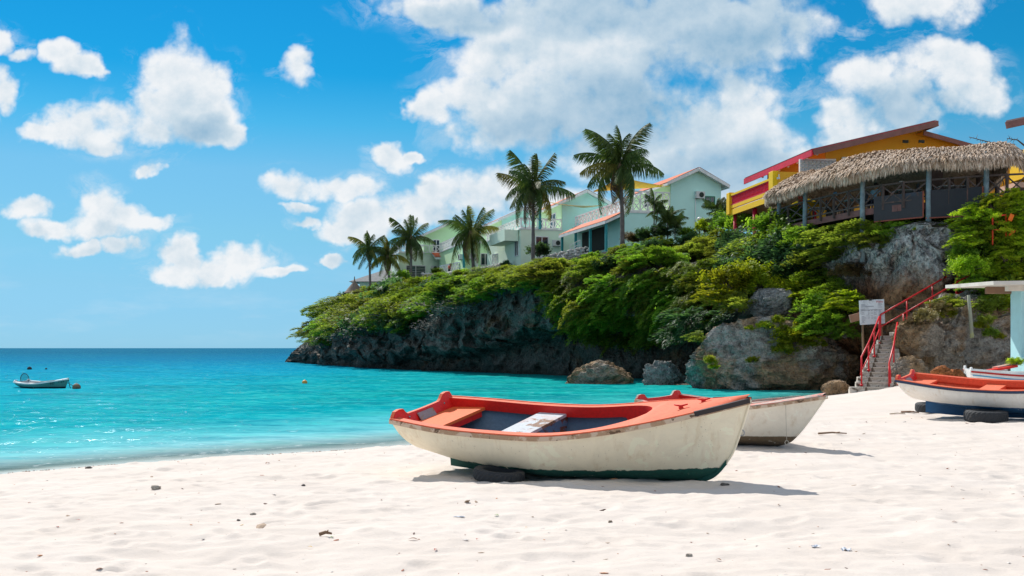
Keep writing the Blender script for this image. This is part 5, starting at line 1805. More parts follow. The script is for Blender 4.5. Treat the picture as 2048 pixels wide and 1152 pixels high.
# small grey roofed pavilion and thatched parasol at the tip
pv = empty('pavilion', P(765, 590, 128), label='low pavilion with a pale grey hipped roof between the two leftmost palms', cat='building')
mb = MB(); mb.add([(-4, -2, 1.6), (4, -2, 1.6), (4, 3, 1.6), (-4, 3, 1.6), (1.2, .5, 3.6), (2.6, .5, 3.6)], [(0, 1, 5, 4), (1, 2, 5), (2, 3, 4, 5), (3, 0, 4), (0, 3, 2, 1)]); mb.build('roof', paint('pale_grey_roof', (.46, .43, .42), .8), pv)
mb = MB(); mb.box((.4, .5, .3), (6.2, 4, 2.5)); mb.build('wall', M_MINTW, pv)
pr = empty('thatched_parasol', P(709, 590, 118), label='small thatched parasol on the very tip of the headland', cat='parasol')
M_THATCH_D = paint('dark_thatch', (0.22, 0.165, 0.13), .95, var=.3, vscale=9, bump=.8, bscale=30)
mb = MB(); prof = [(1.25, -.1), (1.12, .0), (.85, .35), (.5, .78), (.22, 1.1), (.08, 1.35), (.05, 1.75), (0.001, 1.9)]
mb.lathe(prof, 22, center=(0, 0, .35)); mb.build('thatch', M_THATCH_D, pr)
mb = MB(); mb.tube([(0, 0, -1.4), (0, 0, .9)], .09, 8); mb.build('post', M_THATCH_D, pr)

# rubble wall along the terrace edge
wallp = [(845, 552, 117), (880, 553, 114), (960, 543, 108), (1035, 527, 102), (1090, 520, 97), (1135, 508, 93), (1180, 500, 90)]
rw = random.Random(4)
for k in range(len(wallp) - 1):
    A, B = P(*wallp[k]), P(*wallp[k + 1]); L = (B - A).length
    root = empty('rubble_wall', A, label=['stretch of white rubble wall below the louvred window at the far left', 'stretch of white rubble wall under the lattice fences', 'stretch of white rubble wall at the foot of the fourth palm', 'stretch of white rubble wall below the third mint house', 'stretch of white rubble wall right of the fifth palm', 'last stretch of white rubble wall before the tallest palm'][k], cat='wall', group='white rubble walls along the terrace edge')
    mb = MB()
    for i in range(int(L / .32)):
        for j in range(4):
            p = (B - A) * ((i + rw.random() * .6) / (L / .32)) + Vector((rw.uniform(-.1, .1), rw.uniform(-.15, .15), -.55 + j * .27 + rw.uniform(-.06, .06)))
            s = rw.uniform(.24, .46)
            mb.box(p, (s, s * .8, s * .62), rot=Euler((rw.uniform(-.4, .4), rw.uniform(-.4, .4), rw.uniform(0, 3))), bev=s * .16)
    o = mb.build('rubble', M_WHITEST, root); o['kind'] = 'stuff'

# lamp with a white globe
lp = P(1399, 462, 79)
lamp = empty('globe_lamp', lp, label='garden lamp with a white globe on a black pole in front of the shaded gable', cat='lamp')
mb = MB(); mb.tube([(0, 0, -1.2), (0, 0, .72)], .055, 8); mb.build('pole', M_DARKROPE, lamp)
mb = MB(); mb.lathe([(.19 * math.sin(a), -.19 * math.cos(a)) for a in np.linspace(.01, 3.13, 12)], 16, center=(0, 0, .92)); mb.build('globe', paint('white_globe', (.85, .85, .83), .3, bump=0), lamp)
# white stair rail by the second house
sr = empty('stair_rail', P(1140, 500, 88), label='white sloping stair rail beside the dark porch behind the scrub', cat='railing')
for k in range(2):
    a, b_ = P(1140, 498 - 8 * k, 88) - sr.location, P(1160, 488 - 8 * k, 88) - sr.location
    mb = MB(); mb.bar(a, b_, .06, .06); mb.build('rail', M_LATT, sr)
for k in range(3):
    p = P(1140 + 10 * k, 498 - 5 * k, 88) - sr.location
    mb = MB(); mb.bar(p - Vector((0, 0, .5)), p + Vector((0, 0, .38)), .05, .05); mb.build('baluster', M_LATT, sr)

# ================================================================== YELLOW HOUSE
M_YELSHADE = paint('shaded_yellow_render', (0.74, 0.38, 0.03), 0.85, var=.06, vscale=.6, dirt=(.5, .25, .05), dscale=.8, dth=.62)  # yellow walls with the shade of the gable side worked into the colour
M_YEL = paint('bright_yellow_render', (0.90, 0.54, 0.006), 0.8, var=.05)
M_CRIM = paint('crimson_paint', (0.62, 0.01, 0.05), 0.6)
M_PURP = paint('brown_purple_fascia', (0.22, 0.10, 0.09), 0.7, var=.2, vscale=2)
M_CORR = paint('corrugated_sheet', (0.20, 0.13, 0.12), 0.6, metal=.2)
M_SOFF = paint('beige_soffit', (0.70, 0.42, 0.30), 0.8)
M_GBLOCK = paint('glass_block', (0.40, 0.41, 0.43), 0.25, var=.25, vscale=4, spec=.6)
yh = empty('house', (16.4, 55, 8.2), label='yellow house with a crimson eave and a red balustraded balcony above the thatched shelter', cat='house')
YA = Vector((.988, .157, 0)); YB = Vector((-.157, .988, 0)); ZU = Vector((0, 0, 1))
def Y3(a, b_, z): return YA * a + YB * b_ + ZU * (z - 8.2)
zB, zA = 12.6, 14.45
xA = 7.35
# walls
mb = MB(); fx0 = 1.35
mb.prism([Y3(fx0, .9, 7.4), Y3(17, .9, 7.4), Y3(17, .9, 11.70), Y3(xA + .05, .9, 13.82), Y3(xA, .9, 14.38), Y3(fx0, .9, 12.90)], YB * 8.0)
mb.build('wall', M_YELSHADE, yh)
# main roof: left slope
def sheet(name, a, b_, c, d, th, m1, m2, parent, rib=.14, wave=.035):
    """corrugated sheet: ribs run from a-b (ridge side) to d-c"""
    a, b_, c, d = map(Vector, (a, b_, c, d)); nrm = (b_ - a).cross(d - a).normalized()
    if nrm.z < 0: nrm = -nrm
    n = int((b_ - a).length / rib) * 2; vs, fs = [], []
    for i in range(n + 1):
        f = i / n; h = wave * (1 if i % 2 else 0)
        vs += [a.lerp(b_, f) + nrm * (h + .02), d.lerp(c, f) + nrm * (h + .02)]
    for i in range(n): fs.append((2 * i, 2 * i + 1, 2 * i + 3, 2 * i + 2))
    mb = MB(); mb.add(vs, fs, 0); mb.slab([a, b_, c, d], th, 1)
    return mb.build(name, [m1, m2], parent)
sheet('roof', Y3(xA, -.35, zA), Y3(xA, 9.2, zA), Y3(-.05, 9.2, zB), Y3(-.05, -.35, zB), .05, M_CORR, M_CRIM, yh)
sheet('roof', Y3(xA - .5, .2, 13.95), Y3(xA - .5, 9.2, 13.95), Y3(18, 9.2, 11.5), Y3(18, .2, 11.5), .05, M_CORR, M_YELSHADE, yh)
mb = MB(); mb.bar(Y3(xA + .05, -.38, zA - .17), Y3(0, -.38, zB - .17), .06, .30); mb.build('fascia', M_PURP, yh)
mb = MB(); mb.bar(Y3(xA + .05, -.38, zA - .17), Y3(xA + .05, 1.0, zA - .17), .06, .30); mb.build('fascia', M_PURP, yh)
mb = MB(); mb.bar(Y3(xA - .5, .16, 13.85), Y3(18, .16, 11.4), .06, .26); mb.build('fascia', M_PURP, yh)
mb = MB(); mb.bar(Y3(-.08, -.38, zB - .19), Y3(-.08, 9.2, zB - .19), .06, .34); mb.build('eave_board', M_CRIM, yh)
for k in range(7):
    mb = MB(); c_ = Y3(.75, .7 + k * 1.25, zB - .02); mb.lathe([(.0, -.09), (.07, -.06), (.08, .0)], 8, center=c_); mb.build('eave_lamp', M_FASCIA, yh)
# glass block screen
mb = MB(); mb.prism([Y3(-.25, .75, 10.1), Y3(1.9, .75, 10.1), Y3(1.9, .75, 12.35), Y3(-.25, .75, 12.28)], YB * .14); mb.build('screen_wall', M_FASCIA, yh)
base_block = None
for i in range(9):
    for j in range(9):
        if base_block is None:
            mb = MB(); mb.box((0, 0, 0), (.215, .05, .215), bev=.03); me_block = mb.mesh('glass_block'); base_block = True
        link('glass_block', me_block, M_GBLOCK, yh, loc=Y3(-.11 + i * .237, .735, 10.25 + j * .237), rot=(0, 0, .158))
# balcony
zb0, zb1 = 9.98, 10.25
b0x, b0y, b1y = -1.75, .95, 7.4
mb = MB(); mb.prism([Y3(b0x, b0y, zb0), Y3(2.6, b0y, zb0), Y3(2.6, b1y, zb0), Y3(b0x, b1y, zb0)], (0, 0, zb1 - zb0)); mb.build('balcony_slab', M_SOFF, yh)
mb = MB(); mb.bar(Y3(b0x - .03, b0y - .05, 10.1), Y3(b0x - .03, b1y, 10.1), .08, .34); mb.bar(Y3(b0x, b0y - .03, 10.1), Y3(2.6, b0y - .03, 10.1), .08, .34); mb.build('slab_edge', M_YEL, yh)
mb = MB(); mb.bar(Y3(b0x, b0y, 10.44), Y3(b0x, b1y, 10.44), .14, .20); mb.build('lower_beam', M_YEL, yh)
mb = MB(); mb.bar(Y3(b0x, b0y, 11.17), Y3(b0x, b1y, 11.17), .2, .12); mb.build('top_beam', M_YEL, yh)
for yy, w, h in ((b1y - .1, .5, 11.35), (b0y - .1, .6, 11.55)):
    mb = MB(); mb.box(Y3(b0x, yy, (10.0 + h) / 2), (.34, w, h - 10.0), rot=Euler((0, 0, .158)), bev=.02); mb.build('pillar', M_YEL, yh)
mb = MB(); mb.prism([Y3(b0x + .1, b0y - .42, 10.2), Y3(.1, b0y - .42, 10.2), Y3(.1, b0y - .42, 11.5), Y3(b0x + .1, b0y - .42, 11.5)], YB * .18); mb.build('parapet', M_YELSHADE, yh)
nb = 30
mb = MB(); mb.lathe([(.035, 0), (.05, .06), (.035, .12), (.062, .26), (.035, .40), (.05, .46), (.035, .5)], 6); me_b = mb.mesh('baluster')
for k in range(nb):
    yy = b0y + .35 + (b1y - b0y - .75) * (k + .5) / nb
    link('baluster', me_b, M_CRIM, yh, loc=Y3(b0x, yy, 10.58))
mb = MB(); mb.bar(Y3(b0x - .01, b0y, 10.57), Y3(b0x - .01, b1y, 10.57), .12, .07); mb.bar(Y3(b0x - .01, b0y, 11.08), Y3(b0x - .01, b1y, 11.08), .12, .07); mb.build('red_rail', M_CRIM, yh)
for (x, y) in ((b0x + .25, b1y - .3), (b0x + .35, b0y + 1.0), (1.3, b0y + 1.2), (b0x + .3, 4.2)):
    mb = MB(); mb.tube([Y3(x, y, 7.4), Y3(x, y, 10.0)], .13, 10); mb.build('column', M_CRIM, yh)
# stepped lower slab near the thatch
mb = MB(); mb.prism([Y3(-.9, -1.4, 9.6), Y3(2.6, -1.4, 9.6), Y3(2.6, .5, 9.6), Y3(-.9, .5, 9.6)], (0, 0, .25)); mb.build('lower_slab', M_YEL, yh)
# air bricks and small window, antenna post
for px in (1811, 1843):
    c_ = Y3(0, .88, 0); mb = MB()
    a0 = (px - 1024) / 2000
    t = None
    # point on the gable wall plane under that pixel
    q = P(px, 283, 56.3); mb.box(q - yh.location, (.34, .06, .16), rot=Euler((0, 0, .158))); mb.build('air_brick', M_DARKIN, yh)
q = P(1693, 325, 56.1) - yh.location
window(yh, q, .5, .5, YA, -YB, mull=0)
mb = MB(); c_ = P(1725, 330, 55.9) - yh.location
mb.box((Y3(2.2, .85, 9.2)), (1.6, .1, 1.9), rot=Euler((0, 0, .158))); mb.build('door', M_DARKIN, yh)
mb = MB(); mb.box(Y3(-1.7, b0y - .62, 11.1), (.10, .14, .1), rot=Euler((0, 0, .5))); mb.box(Y3(-1.62, b0y - .5, 11.22), (.05, .05, .24)); mb.build('flood_lamp', M_FASCIA, yh)

# second yellow building at the right edge
y2 = empty('house', P(2060, 360, 47), label='corner of a yellow building with a corrugated overhanging roof at the top right edge', cat='house')
q = lambda px, py, Y: P(px, py, Y) - y2.location
sheet('roof', q(2012, 246, 45), q(2013, 243, 49), q(2320, 178, 49), q(2320, 176, 45), .12, M_CORR, paint('blue_soffit', (.05, .10, .22), .7), y2)
mb = MB(); mb.bar(q(2012, 251, 45), q(2320, 184, 45), .08, .3); mb.build('fascia', M_PURP, y2)
mb = MB(); mb.box(q(2150, 330, 49), (5.4, 2.0, 1.4)); mb.build('parapet', M_YEL, y2)
mb = MB(); mb.box(q(2210, 290, 50.5), (6, 1.5, 4.5)); mb.build('wall', M_YELSHADE, y2)
mb = MB(); mb.box(q(2120, 375, 47.5), (5.0, 1.6, .25)); mb.build('slab', M_SOFF, y2)

# ================================================================== THATCHED SHELTER
M_THATCH = None
m, g, b = mat('grey_straw_thatch')
tc = g.new('ShaderNodeTexCoord').outputs['Object']
n1 = g.noise(g.vmath('MULTIPLY', tc, (1, 1, .35)), 9.0, 5, .7); n2 = g.noise(tc, 1.2, 4, .6)
c = g.ramp(n1, [(.28, (.15, .10, .065)), (.48, (.50, .37, .27)), (.70, (.88, .74, .62))])
c = g.mix(g.mapr(n2, .45, .65, 0, .55), c, (.46, .30, .17))
g.put(b.inputs['Base Color'], c); b.inputs['Roughness'].default_value = .95; M_THATCH = m
M_DECKW = paint('dark_weathered_timber', (.085, .06, .055), .8, var=.3, vscale=4, dirt=(.20, .10, .08), dth=.58)
M_POSTG = paint('grey_blue_painted_post', (.20, .26, .29), .8, var=.3, vscale=5, dirt=(.35, .38, .36), dth=.56)
M_PANEL = peeling('dark_steel_panel', (.032, .024, .028), (.10, .045, .035), .3, .9, .5, third=(.03, .036, .055))
FRONT = [(1528, 50.0), (1565, 47.6), (1608, 45.6), (1665, 43.6), (1723, 41.8), (1790, 40.5), (1857, 39.7), (1930, 39.0), (2040, 38.3), (2160, 38.0)]
sh = empty('thatched_shelter', (15.5, 43, 7.5), label='long open shelter with a shaggy grey thatch roof on the cliff edge', cat='shelter')
so_ = sh.location
fr = [Vector(((px - 1024) / FPX * Y, Y, 0)) for px, Y in FRONT]
fx = np.array([p.x for p in fr]); fy = np.array([p.y for p in fr])
cum = np.concatenate([[0], np.cumsum(np.hypot(np.diff(fx), np.diff(fy)))]); TOT = cum[-1]
def front_pt(s, off=0.0, z=0.0):
    """point along the front line; off>0 goes back from it"""
    s_ = min(max(s, 0), TOT); x = float(np.interp(s_, cum, fx)); y = float(np.interp(s_, cum, fy))
    a, b_ = max(0, s_ - .6), min(TOT, s_ + .6)
    t = Vector((float(np.interp(b_, cum, fx) - np.interp(a, cum, fx)), float(np.interp(b_, cum, fy) - np.interp(a, cum, fy)), 0)).normalized()
    n = Vector((-t.y, t.x, 0))
    if n.y < 0: n = -n
    return Vector((x, y, z)) + n * off, t, n
def s_of(px):
    Y = np.interp(px, [f[0] for f in FRONT], [f[1] for f in FRONT]); x = (px - 1024) / FPX * Y
    return float(np.interp(x, fx, cum))
S_END = s_of(2062)
# roof sheet
DEP = 5.6
def roof_pt(s, v, lift=0.0):
    """v 0 front eave .. 1 back eave"""
    S = s / S_END
    endl = min(1, s / 1.9); endr = min(1, (S_END - s) / 1.6)
    e = math.sqrt(max(0, 1 - (1 - endl) ** 2)) * math.sqrt(max(0, 1 - (1 - endr) ** 2))
    mid = 1 - abs(2 * v - 1)
    off = -.55 + DEP * (.5 + (v - .5) * (.35 + .65 * e)) - 0
    prof = 1 - abs(2 * v - 1) ** 1.9
    z = 9.02 + ((1.15 - .25 * min(1, max(0, (s - 6) / 6))) * prof) * (.25 + .75 * e) + .08 * math.sin(s * 1.3) + lift
    sag = .12 * math.sin(s * .9 + 1)
    q, t, n = front_pt(s, off)
    return Vector((q.x, q.y, z + sag * prof))
ns, nv = 70, 16
vs = [roof_pt(S_END * i / ns, j / nv) - so_ for i in range(ns + 1) for j in range(nv + 1)]
fs = [(i * (nv + 1) + j, i * (nv + 1) + j + 1, (i + 1) * (nv + 1) + j + 1, (i + 1) * (nv + 1) + j) for i in range(ns) for j in range(nv)]
V, F = [tuple(v_) for v_ in vs], list(fs)
V += [tuple(Vector(v_) - Vector((0, 0, .16))) for v_ in vs]; o_ = len(vs); F += [tuple(i + o_ for i in f[::-1]) for f in fs]
rt = random.Random(12)
def tuft(s, v, L, w, spread, lift):
    p = roof_pt(s, v, lift); dv = -.04 if v < .5 else .04
    q = roof_pt(s, min(1, max(0, v + dv)), lift)
    d = (q - p).normalized() if (q - p).length > 1e-5 else Vector((0, -1, -.5)).normalized()
    if v <= .03: d = (Vector((0, -.35, -1))).normalized()
    if v >= .97: d = (Vector((0, .35, -1))).normalized()
    _, t, n = front_pt(s)
    d = (d + t * rt.uniform(-spread, spread) + Vector((0, 0, rt.uniform(-.15, .22)))).normalized()
    sd = d.cross(Vector((0, 0, 1))).normalized() if abs(d.z) < .95 else t
    sd = (sd + Vector((0, 0, rt.uniform(-.5, .5)))).normalized()
    b0 = len(V)
    a = p - so_; up = Vector((0, 0, rt.uniform(.0, .05)))
    V.extend([tuple(a - sd * w / 2), tuple(a + sd * w / 2), tuple(a + d * L * .6 + sd * w * .5 + up), tuple(a + d * L * .6 - sd * w * .5 + up), tuple(a + d * L + Vector((0, 0, -L * .15)))])
    F.append((b0, b0 + 1, b0 + 2, b0 + 3)); F.append((b0 + 3, b0 + 2, b0 + 4))
for k in range(21000):
    s = rt.uniform(0, S_END); v = rt.random() ** 1.25 * .62
    tuft(s, v, rt.uniform(.22, .5), rt.uniform(.03, .085), .45, rt.uniform(.0, .10))
for k in range(5000):
    s = rt.uniform(0, S_END); tuft(s, rt.uniform(0, .02), rt.uniform(.16, .40), rt.uniform(.025, .06), .35, rt.uniform(-.08, .06))
for k in range(2500):
    s = rt.uniform(0, S_END); tuft(s, rt.uniform(.96, 1), rt.uniform(.25, .5), rt.uniform(.04, .08), .3, rt.uniform(-.1, .06))
for k in range(2200):
    s = rt.choice((rt.uniform(0, .5), rt.uniform(S_END - .5, S_END))); tuft(s, rt.random(), rt.uniform(.3, .6), rt.uniform(.03, .07), .5, rt.uniform(-.15, .08))
me = bpy.data.meshes.new('thatch'); me.from_pydata(V, [], F); o = link('thatch', me, M_THATCH, sh); o['kind'] = 'stuff'
# deck, edge beam, posts, rails
zf = 7.52
nd = 40
poly = [front_pt(S_END * i / nd, .15)[0] for i in range(nd + 1)]; polyb = [front_pt(S_END * i / nd, 4.6)[0] for i in range(nd + 1)]
V2 = []; F2 = []
for i in range(nd + 1):
    for p in (poly[i], polyb[i]):
        for z in (zf, zf - .16): V2.append((p.x - so_.x, p.y - so_.y, z - so_.z))
for i in range(nd):
    a = 4 * i; b_ = a + 4
    F2 += [(a, a + 2, b_ + 2, b_), (a + 1, b_ + 1, b_ + 3, a + 3), (a, b_, b_ + 1, a + 1), (a + 2, a + 3, b_ + 3, b_ + 2)]
me = bpy.data.meshes.new('deck'); me.from_pydata(V2, [], F2); link('deck', me, M_DECKW, sh)
mb = MB()
for i in range(nd): mb.bar(front_pt(S_END * i / nd, .1, zf - .1)[0] - so_, front_pt(S_END * (i + 1) / nd, .1, zf - .1)[0] - so_, .08, .26)
mb.build('edge_beam', paint('red_brown_beam', (.20, .09, .08), .8, var=.3, vscale=3), sh)
POSTPX = [1557, 1610, 1725, 1857, 1972, 2060]
for px in POSTPX:
    s = s_of(px); p = front_pt(s, .0)[0]; g0 = ground_at(p.x, p.y) or 6
    mb = MB(); mb.tube([Vector((p.x, p.y, min(g0, 7) - .8)) - so_, Vector((p.x, p.y, 7.8)) - so_, Vector((p.x + .03, p.y, 9.35)) - so_], [.115, .105, .095], 9); mb.build('post', M_POSTG, sh)
    p = front_pt(s, 4.3)[0]
    mb = MB(); mb.tube([Vector((p.x, p.y, 6.5)) - so_, Vector((p.x, p.y, 9.15)) - so_], [.115, .1], 8); mb.build('post', M_DECKW, sh)
mb = MB(); mb.box(Vector((17.4, 41.2, 8.3)) - so_, (.5, .5, 1.7)); mb.build('pillar', M_DECKW, sh)
RAILPX = [1512, 1540, 1575, 1610, 1640, 1667, 1696, 1725, 1765, 1806, 1857, 1898, 1935, 1972, 2014, 2055]
def rp(px, z):
    if px < 1528: px = 1528
    return front_pt(s_of(px), .02, z)[0] - so_
for a, b_ in zip(RAILPX[1:-1], RAILPX[2:]):
    mb = MB(); mb.bar(rp(a, 8.42), rp(b_, 8.42), .06, .07); mb.build('top_rail', M_DECKW, sh)
    mb = MB(); mb.bar(rp(a, 7.68), rp(b_, 7.68), .05, .06); mb.build('bottom_rail', M_DECKW, sh)
    mb = MB(); mb.bar(rp(a, 7.68), rp(b_, 8.40), .045, .05); mb.build('brace', M_DECKW, sh)
    mb = MB(); mb.bar(rp(a, 8.38) + Vector((0, .05, 0)), rp(b_, 7.68) + Vector((0, .05, 0)), .045, .05); mb.build('brace', M_DECKW, sh)
    if a not in POSTPX:
        mb = MB(); mb.bar(rp(a, 7.4), rp(a, 8.46), .09, .09); mb.build('rail_post', M_DECKW, sh)
for (a, b_, z0, z1, lb) in ((1745, 1843, 6.95, 7.98, 'lighter blue grey steel panel with rusty edge'), (1848, 1962, 6.9, 8.0, 'near black steel panel with a red lower corner')):
    A, B = rp(a, z0) - Vector((0, .12, 0)), rp(b_, z0) - Vector((0, .12, 0))
    mb = MB(); mb.prism([A, B, B + Vector((0, 0, z1 - z0)), A + Vector((0, 0, z1 - z0))], (0, .03, 0)); o = mb.build('panel', M_PANEL if a < 1800 else paint('near_black_panel', (.022, .022, .028), .6), sh); o['label'] = lb
    mb = MB()
    for p0, p1 in ((A, B), (B, B + Vector((0, 0, z1 - z0)))): mb.bar(p0 - Vector((0, .02, 0)), p1 - Vector((0, .02, 0)), .04, .05)
    mb.build('rusty_edge', paint('rust_red', (.30, .08, .05), .8), o)
# struts under the thatch
for a, b_ in ((1580, 1615), (1600, 1592)):
    mb = MB(); mb.bar(front_pt(s_of(a), .5, 8.75)[0] - so_, front_pt(s_of(b_), 1.8, 8.1)[0] - so_, .06, .06); mb.build('strut', paint('tan_strut', (.22, .12, .06), .8), sh)
mb = MB(); mb.box(front_pt(s_of(1778), 1.0, 8.6)[0] - so_, (.22, .03, .12), rot=Euler((0, 0, .2))); mb.build('hanging_plate', M_GREYP, sh)
# tables with people-sized chairs on the deck
M_TABLET = paint('pale_table_top', (.5, .56, .6), .4)
def table(s, off, label):
    p = front_pt(s, off, zf)[0]
    root = empty('table', p, label=label, cat='table', group='tables in the shade of the thatch')
    mb = MB(); mb.box((0, 0, .74), (1.0, .75, .04), bev=.01); mb.build('table_top', M_TABLET, root)
    for x in (-.42, .42):
        for y in (-.3, .3):
            mb = MB(); mb.bar((x, y, 0), (x, y, .72), .05, .05); mb.build('leg', M_DECKW, root)
def chair(s, off, rz, label, m_):
    p = front_pt(s, off, zf)[0]
    root = empty('chair', p, (0, 0, rz), label=label, cat='chair', group='chairs in the shade of the thatch')
    mb = MB(); mb.box((0, 0, .45), (.42, .42, .04), bev=.01); mb.build('seat', m_, root)
    mb = MB(); mb.box((0, .2, .78), (.42, .04, .4), bev=.01); mb.build('backrest', m_, root)
    for x in (-.18, .18):
        for y in (-.18, .18):
            mb = MB(); mb.bar((x, y, 0), (x, y, .44), .035, .035); mb.build('leg', m_, root)
M_CHD = paint('dark_chair', (.03, .04, .06), .5)
for k, (px, lbt, lbc) in enumerate([(1590, 'pale table under the left end of the thatch', 'dark chair at the leftmost table under the thatch'), (1665, 'pale table left of the tall middle post', 'dark chair left of the tall middle post'), (1780, 'pale table above the blue grey panel', 'dark chair above the blue grey panel'), (1890, 'pale table above the near black panel', 'dark chair above the near black panel')]):
    table(s_of(px), 1.3, lbt); chair(s_of(px) + .95, 1.3, 1.4, lbc, M_CHD)

# ================================================================== PLANTS
def leaf_mat(name, col, hi, trans=.55, yellow=None, rough=.55):
    m, g, b = mat(name)
    geo = g.new('ShaderNodeNewGeometry')
    oi = g.new('ShaderNodeObjectInfo')
    n = g.noise(geo.outputs['Position'], 1.1, 4, .65)
    n2 = g.noise(geo.outputs['Position'], 7.0, 3, .7)
    c = g.mix(g.mapr(n, .32, .68), col, hi)
    c = g.mix(g.mapr(n2, .58, .35, 0, .55), c, tuple(a * .45 for a in col))
    if yellow: c = g.mix(g.mapr(n2, .58, .72, 0, .8), c, yellow)
    hs = g.new('ShaderNodeHueSaturation')
    g.put(hs.inputs['Value'], g.mapr(oi.outputs['Random'], 0, 1, .75, 1.3)); g.put(hs.inputs['Hue'], g.mapr(oi.outputs['Random'], 0, 1, .485, .515)); g.put(hs.inputs['Color'], c)
    c = hs.outputs[0]
    g.put(b.inputs['Base Color'], c); b.inputs['Roughness'].default_value = rough; b.inputs['Specular IOR Level'].default_value = .25
    t = g.new('ShaderNodeBsdfTranslucent'); g.put(t.inputs[0], g.mix(1.0, c, (1.3, 1.25, .6), 'MULTIPLY'))
    ms = g.new('ShaderNodeMixShader'); ms.inputs[0].default_value = trans
    g.l.new(b.outputs[0], ms.inputs[1]); g.l.new(t.outputs[0], ms.inputs[2])
    out = [n_ for n_ in g.n if n_.type == 'OUTPUT_MATERIAL'][0]
    g.l.new(ms.outputs[0], out.inputs[0])
    return m


ML_OLIVE = leaf_mat('leaf_olive', (.15, .205, .035), (.35, .42, .07))
ML_GREEN = leaf_mat('leaf_green', (.115, .22, .03), (.31, .47, .055))
ML_BLUE = leaf_mat('leaf_blue_green', (.045, .115, .06), (.11, .22, .10))
ML_YEL = leaf_mat('leaf_yellow_green', (.19, .29, .018), (.46, .48, .035), yellow=(.60, .50, .03))
ML_BRIGHT = leaf_mat('leaf_bright', (.26, .42, .03), (.54, .64, .05), yellow=(.5, .46, .06), trans=.45)
ML_DRY = leaf_mat('leaf_dry', (.20, .15, .07), (.34, .27, .12), trans=.2)
ML_GREYT = leaf_mat('twig_grey', (.16, .15, .14), (.30, .29, .27), trans=.05)
ML_PALM = leaf_mat('palm_green', (.045, .085, .022), (.14, .21, .05), trans=.3, rough=.6)
ML_PALMY = leaf_mat('palm_yellow_green', (.15, .17, .03), (.34, .30, .06), trans=.3, rough=.6)
ML_PALMB = leaf_mat('palm_dead_brown', (.13, .085, .045), (.28, .19, .10), trans=.15)
M_BARK = paint('grey_brown_bark', (.15, .12, .10), .95, var=.3, vscale=5, bump=.6, bscale=15)
M_PTRUNK = paint('palm_trunk', (.16, .14, .13), .95, var=.3, vscale=3, bump=.7, bscale=12)
M_NUT = paint('coconut_green', (.16, .16, .04), .6)


def leaf_cloud(cen, dirs, up, size, rnd, aspect=.42):
    """quads centred at cen lying along dirs with rough normal up"""
    n = len(cen)
    d = dirs / (np.linalg.norm(dirs, axis=1, keepdims=True) + 1e-9)
    u = up + rnd.normal(0, .30, (n, 3))
    s = np.cross(d, u); s /= (np.linalg.norm(s, axis=1, keepdims=True) + 1e-9)
    L = size * rnd.uniform(.6, 1.35, (n, 1)); W = L * aspect
    v = np.stack([cen - d * L * .5, cen + s * W * .5 , cen + d * L * .6, cen - s * W * .5], 1)
    return v.reshape(-1, 3)


def shrub_mesh(name, seed, kind, n_spray=46, per=120, wind=.55, leaf=.10, flat=.16):
    """crown about 1 unit in radius, base at the origin"""
    rnd = np.random.default_rng(seed)
    Vs, tw = [], MB()
    for k in range(n_spray):
        az = rnd.uniform(0, 2 * math.pi); el = rnd.uniform(.03, 1.45) if kind != 'hang' else rnd.uniform(-.9, .9)
        r = rnd.uniform(.4, 1.22) if kind != 'hang' else rnd.uniform(.4, 1.0)
        base = np.array([math.cos(az) * math.cos(el), math.sin(az) * math.cos(el), math.sin(el) * .72]) * r
        base[0] -= wind * .35 * r
        if kind == 'round': dirn = base / np.linalg.norm(base) + rnd.normal(0, .5, 3)
        elif kind == 'hang': dirn = np.array([-.75 - wind * .3, -.35, -.45]) + rnd.normal(0, .28, 3)
        else: dirn = np.array([math.cos(az) * .55 - wind, math.sin(az) * .55, .16]) + rnd.normal(0, .15, 3)
        dirn = dirn / np.linalg.norm(dirn)
        sl = rnd.uniform(.5, 1.0) * (1.0 if kind != 'round' else .45)
        sw = sl * (.30 if kind != 'round' else .8)
        t = rnd.uniform(-.5, .5, per); w = rnd.normal(0, .30, per) * (1 - .6 * np.clip(t + .2, 0, 1)); h = rnd.normal(0, flat * .5, per)
        side = np.cross(dirn, [0, 0, 1.0]); side /= np.linalg.norm(side) + 1e-9
        upv = np.cross(side, dirn)
        droop = -.35 * (t + .5) ** 2 * sl * (1.0 if kind != 'round' else .2)
        c = base + dirn * (t[:, None] * sl) + side * (w[:, None] * sw * 1.6) + upv * (h[:, None] * sl) + np.array([0, 0, 1.0]) * droop[:, None]
        c = c[c[:, 2] > -.25] if kind != 'hang' else c
        n = len(c)
        dd = np.tile(dirn, (n, 1)) + side * rnd.normal(0, .55, (n, 1)) + rnd.normal(0, .15, (n, 3))
        Vs.append(leaf_cloud(c, dd, np.tile(upv, (n, 1)), leaf, rnd, .36 if kind != 'round' else .62))
        if k % 2 == 0:
            q = Vector(base) * .5 + Vector((0, 0, .05)); e_ = Vector(base + dirn * .1)
            tw.tube([(0, 0, -.15), q, e_], [.028, .016, .006], 4, cap=False)
    V = np.concatenate(Vs)
    F = np.arange(len(V)).reshape(-1, 4)
    return np_mesh(name, V, F, smooth=False), tw.mesh('branches')


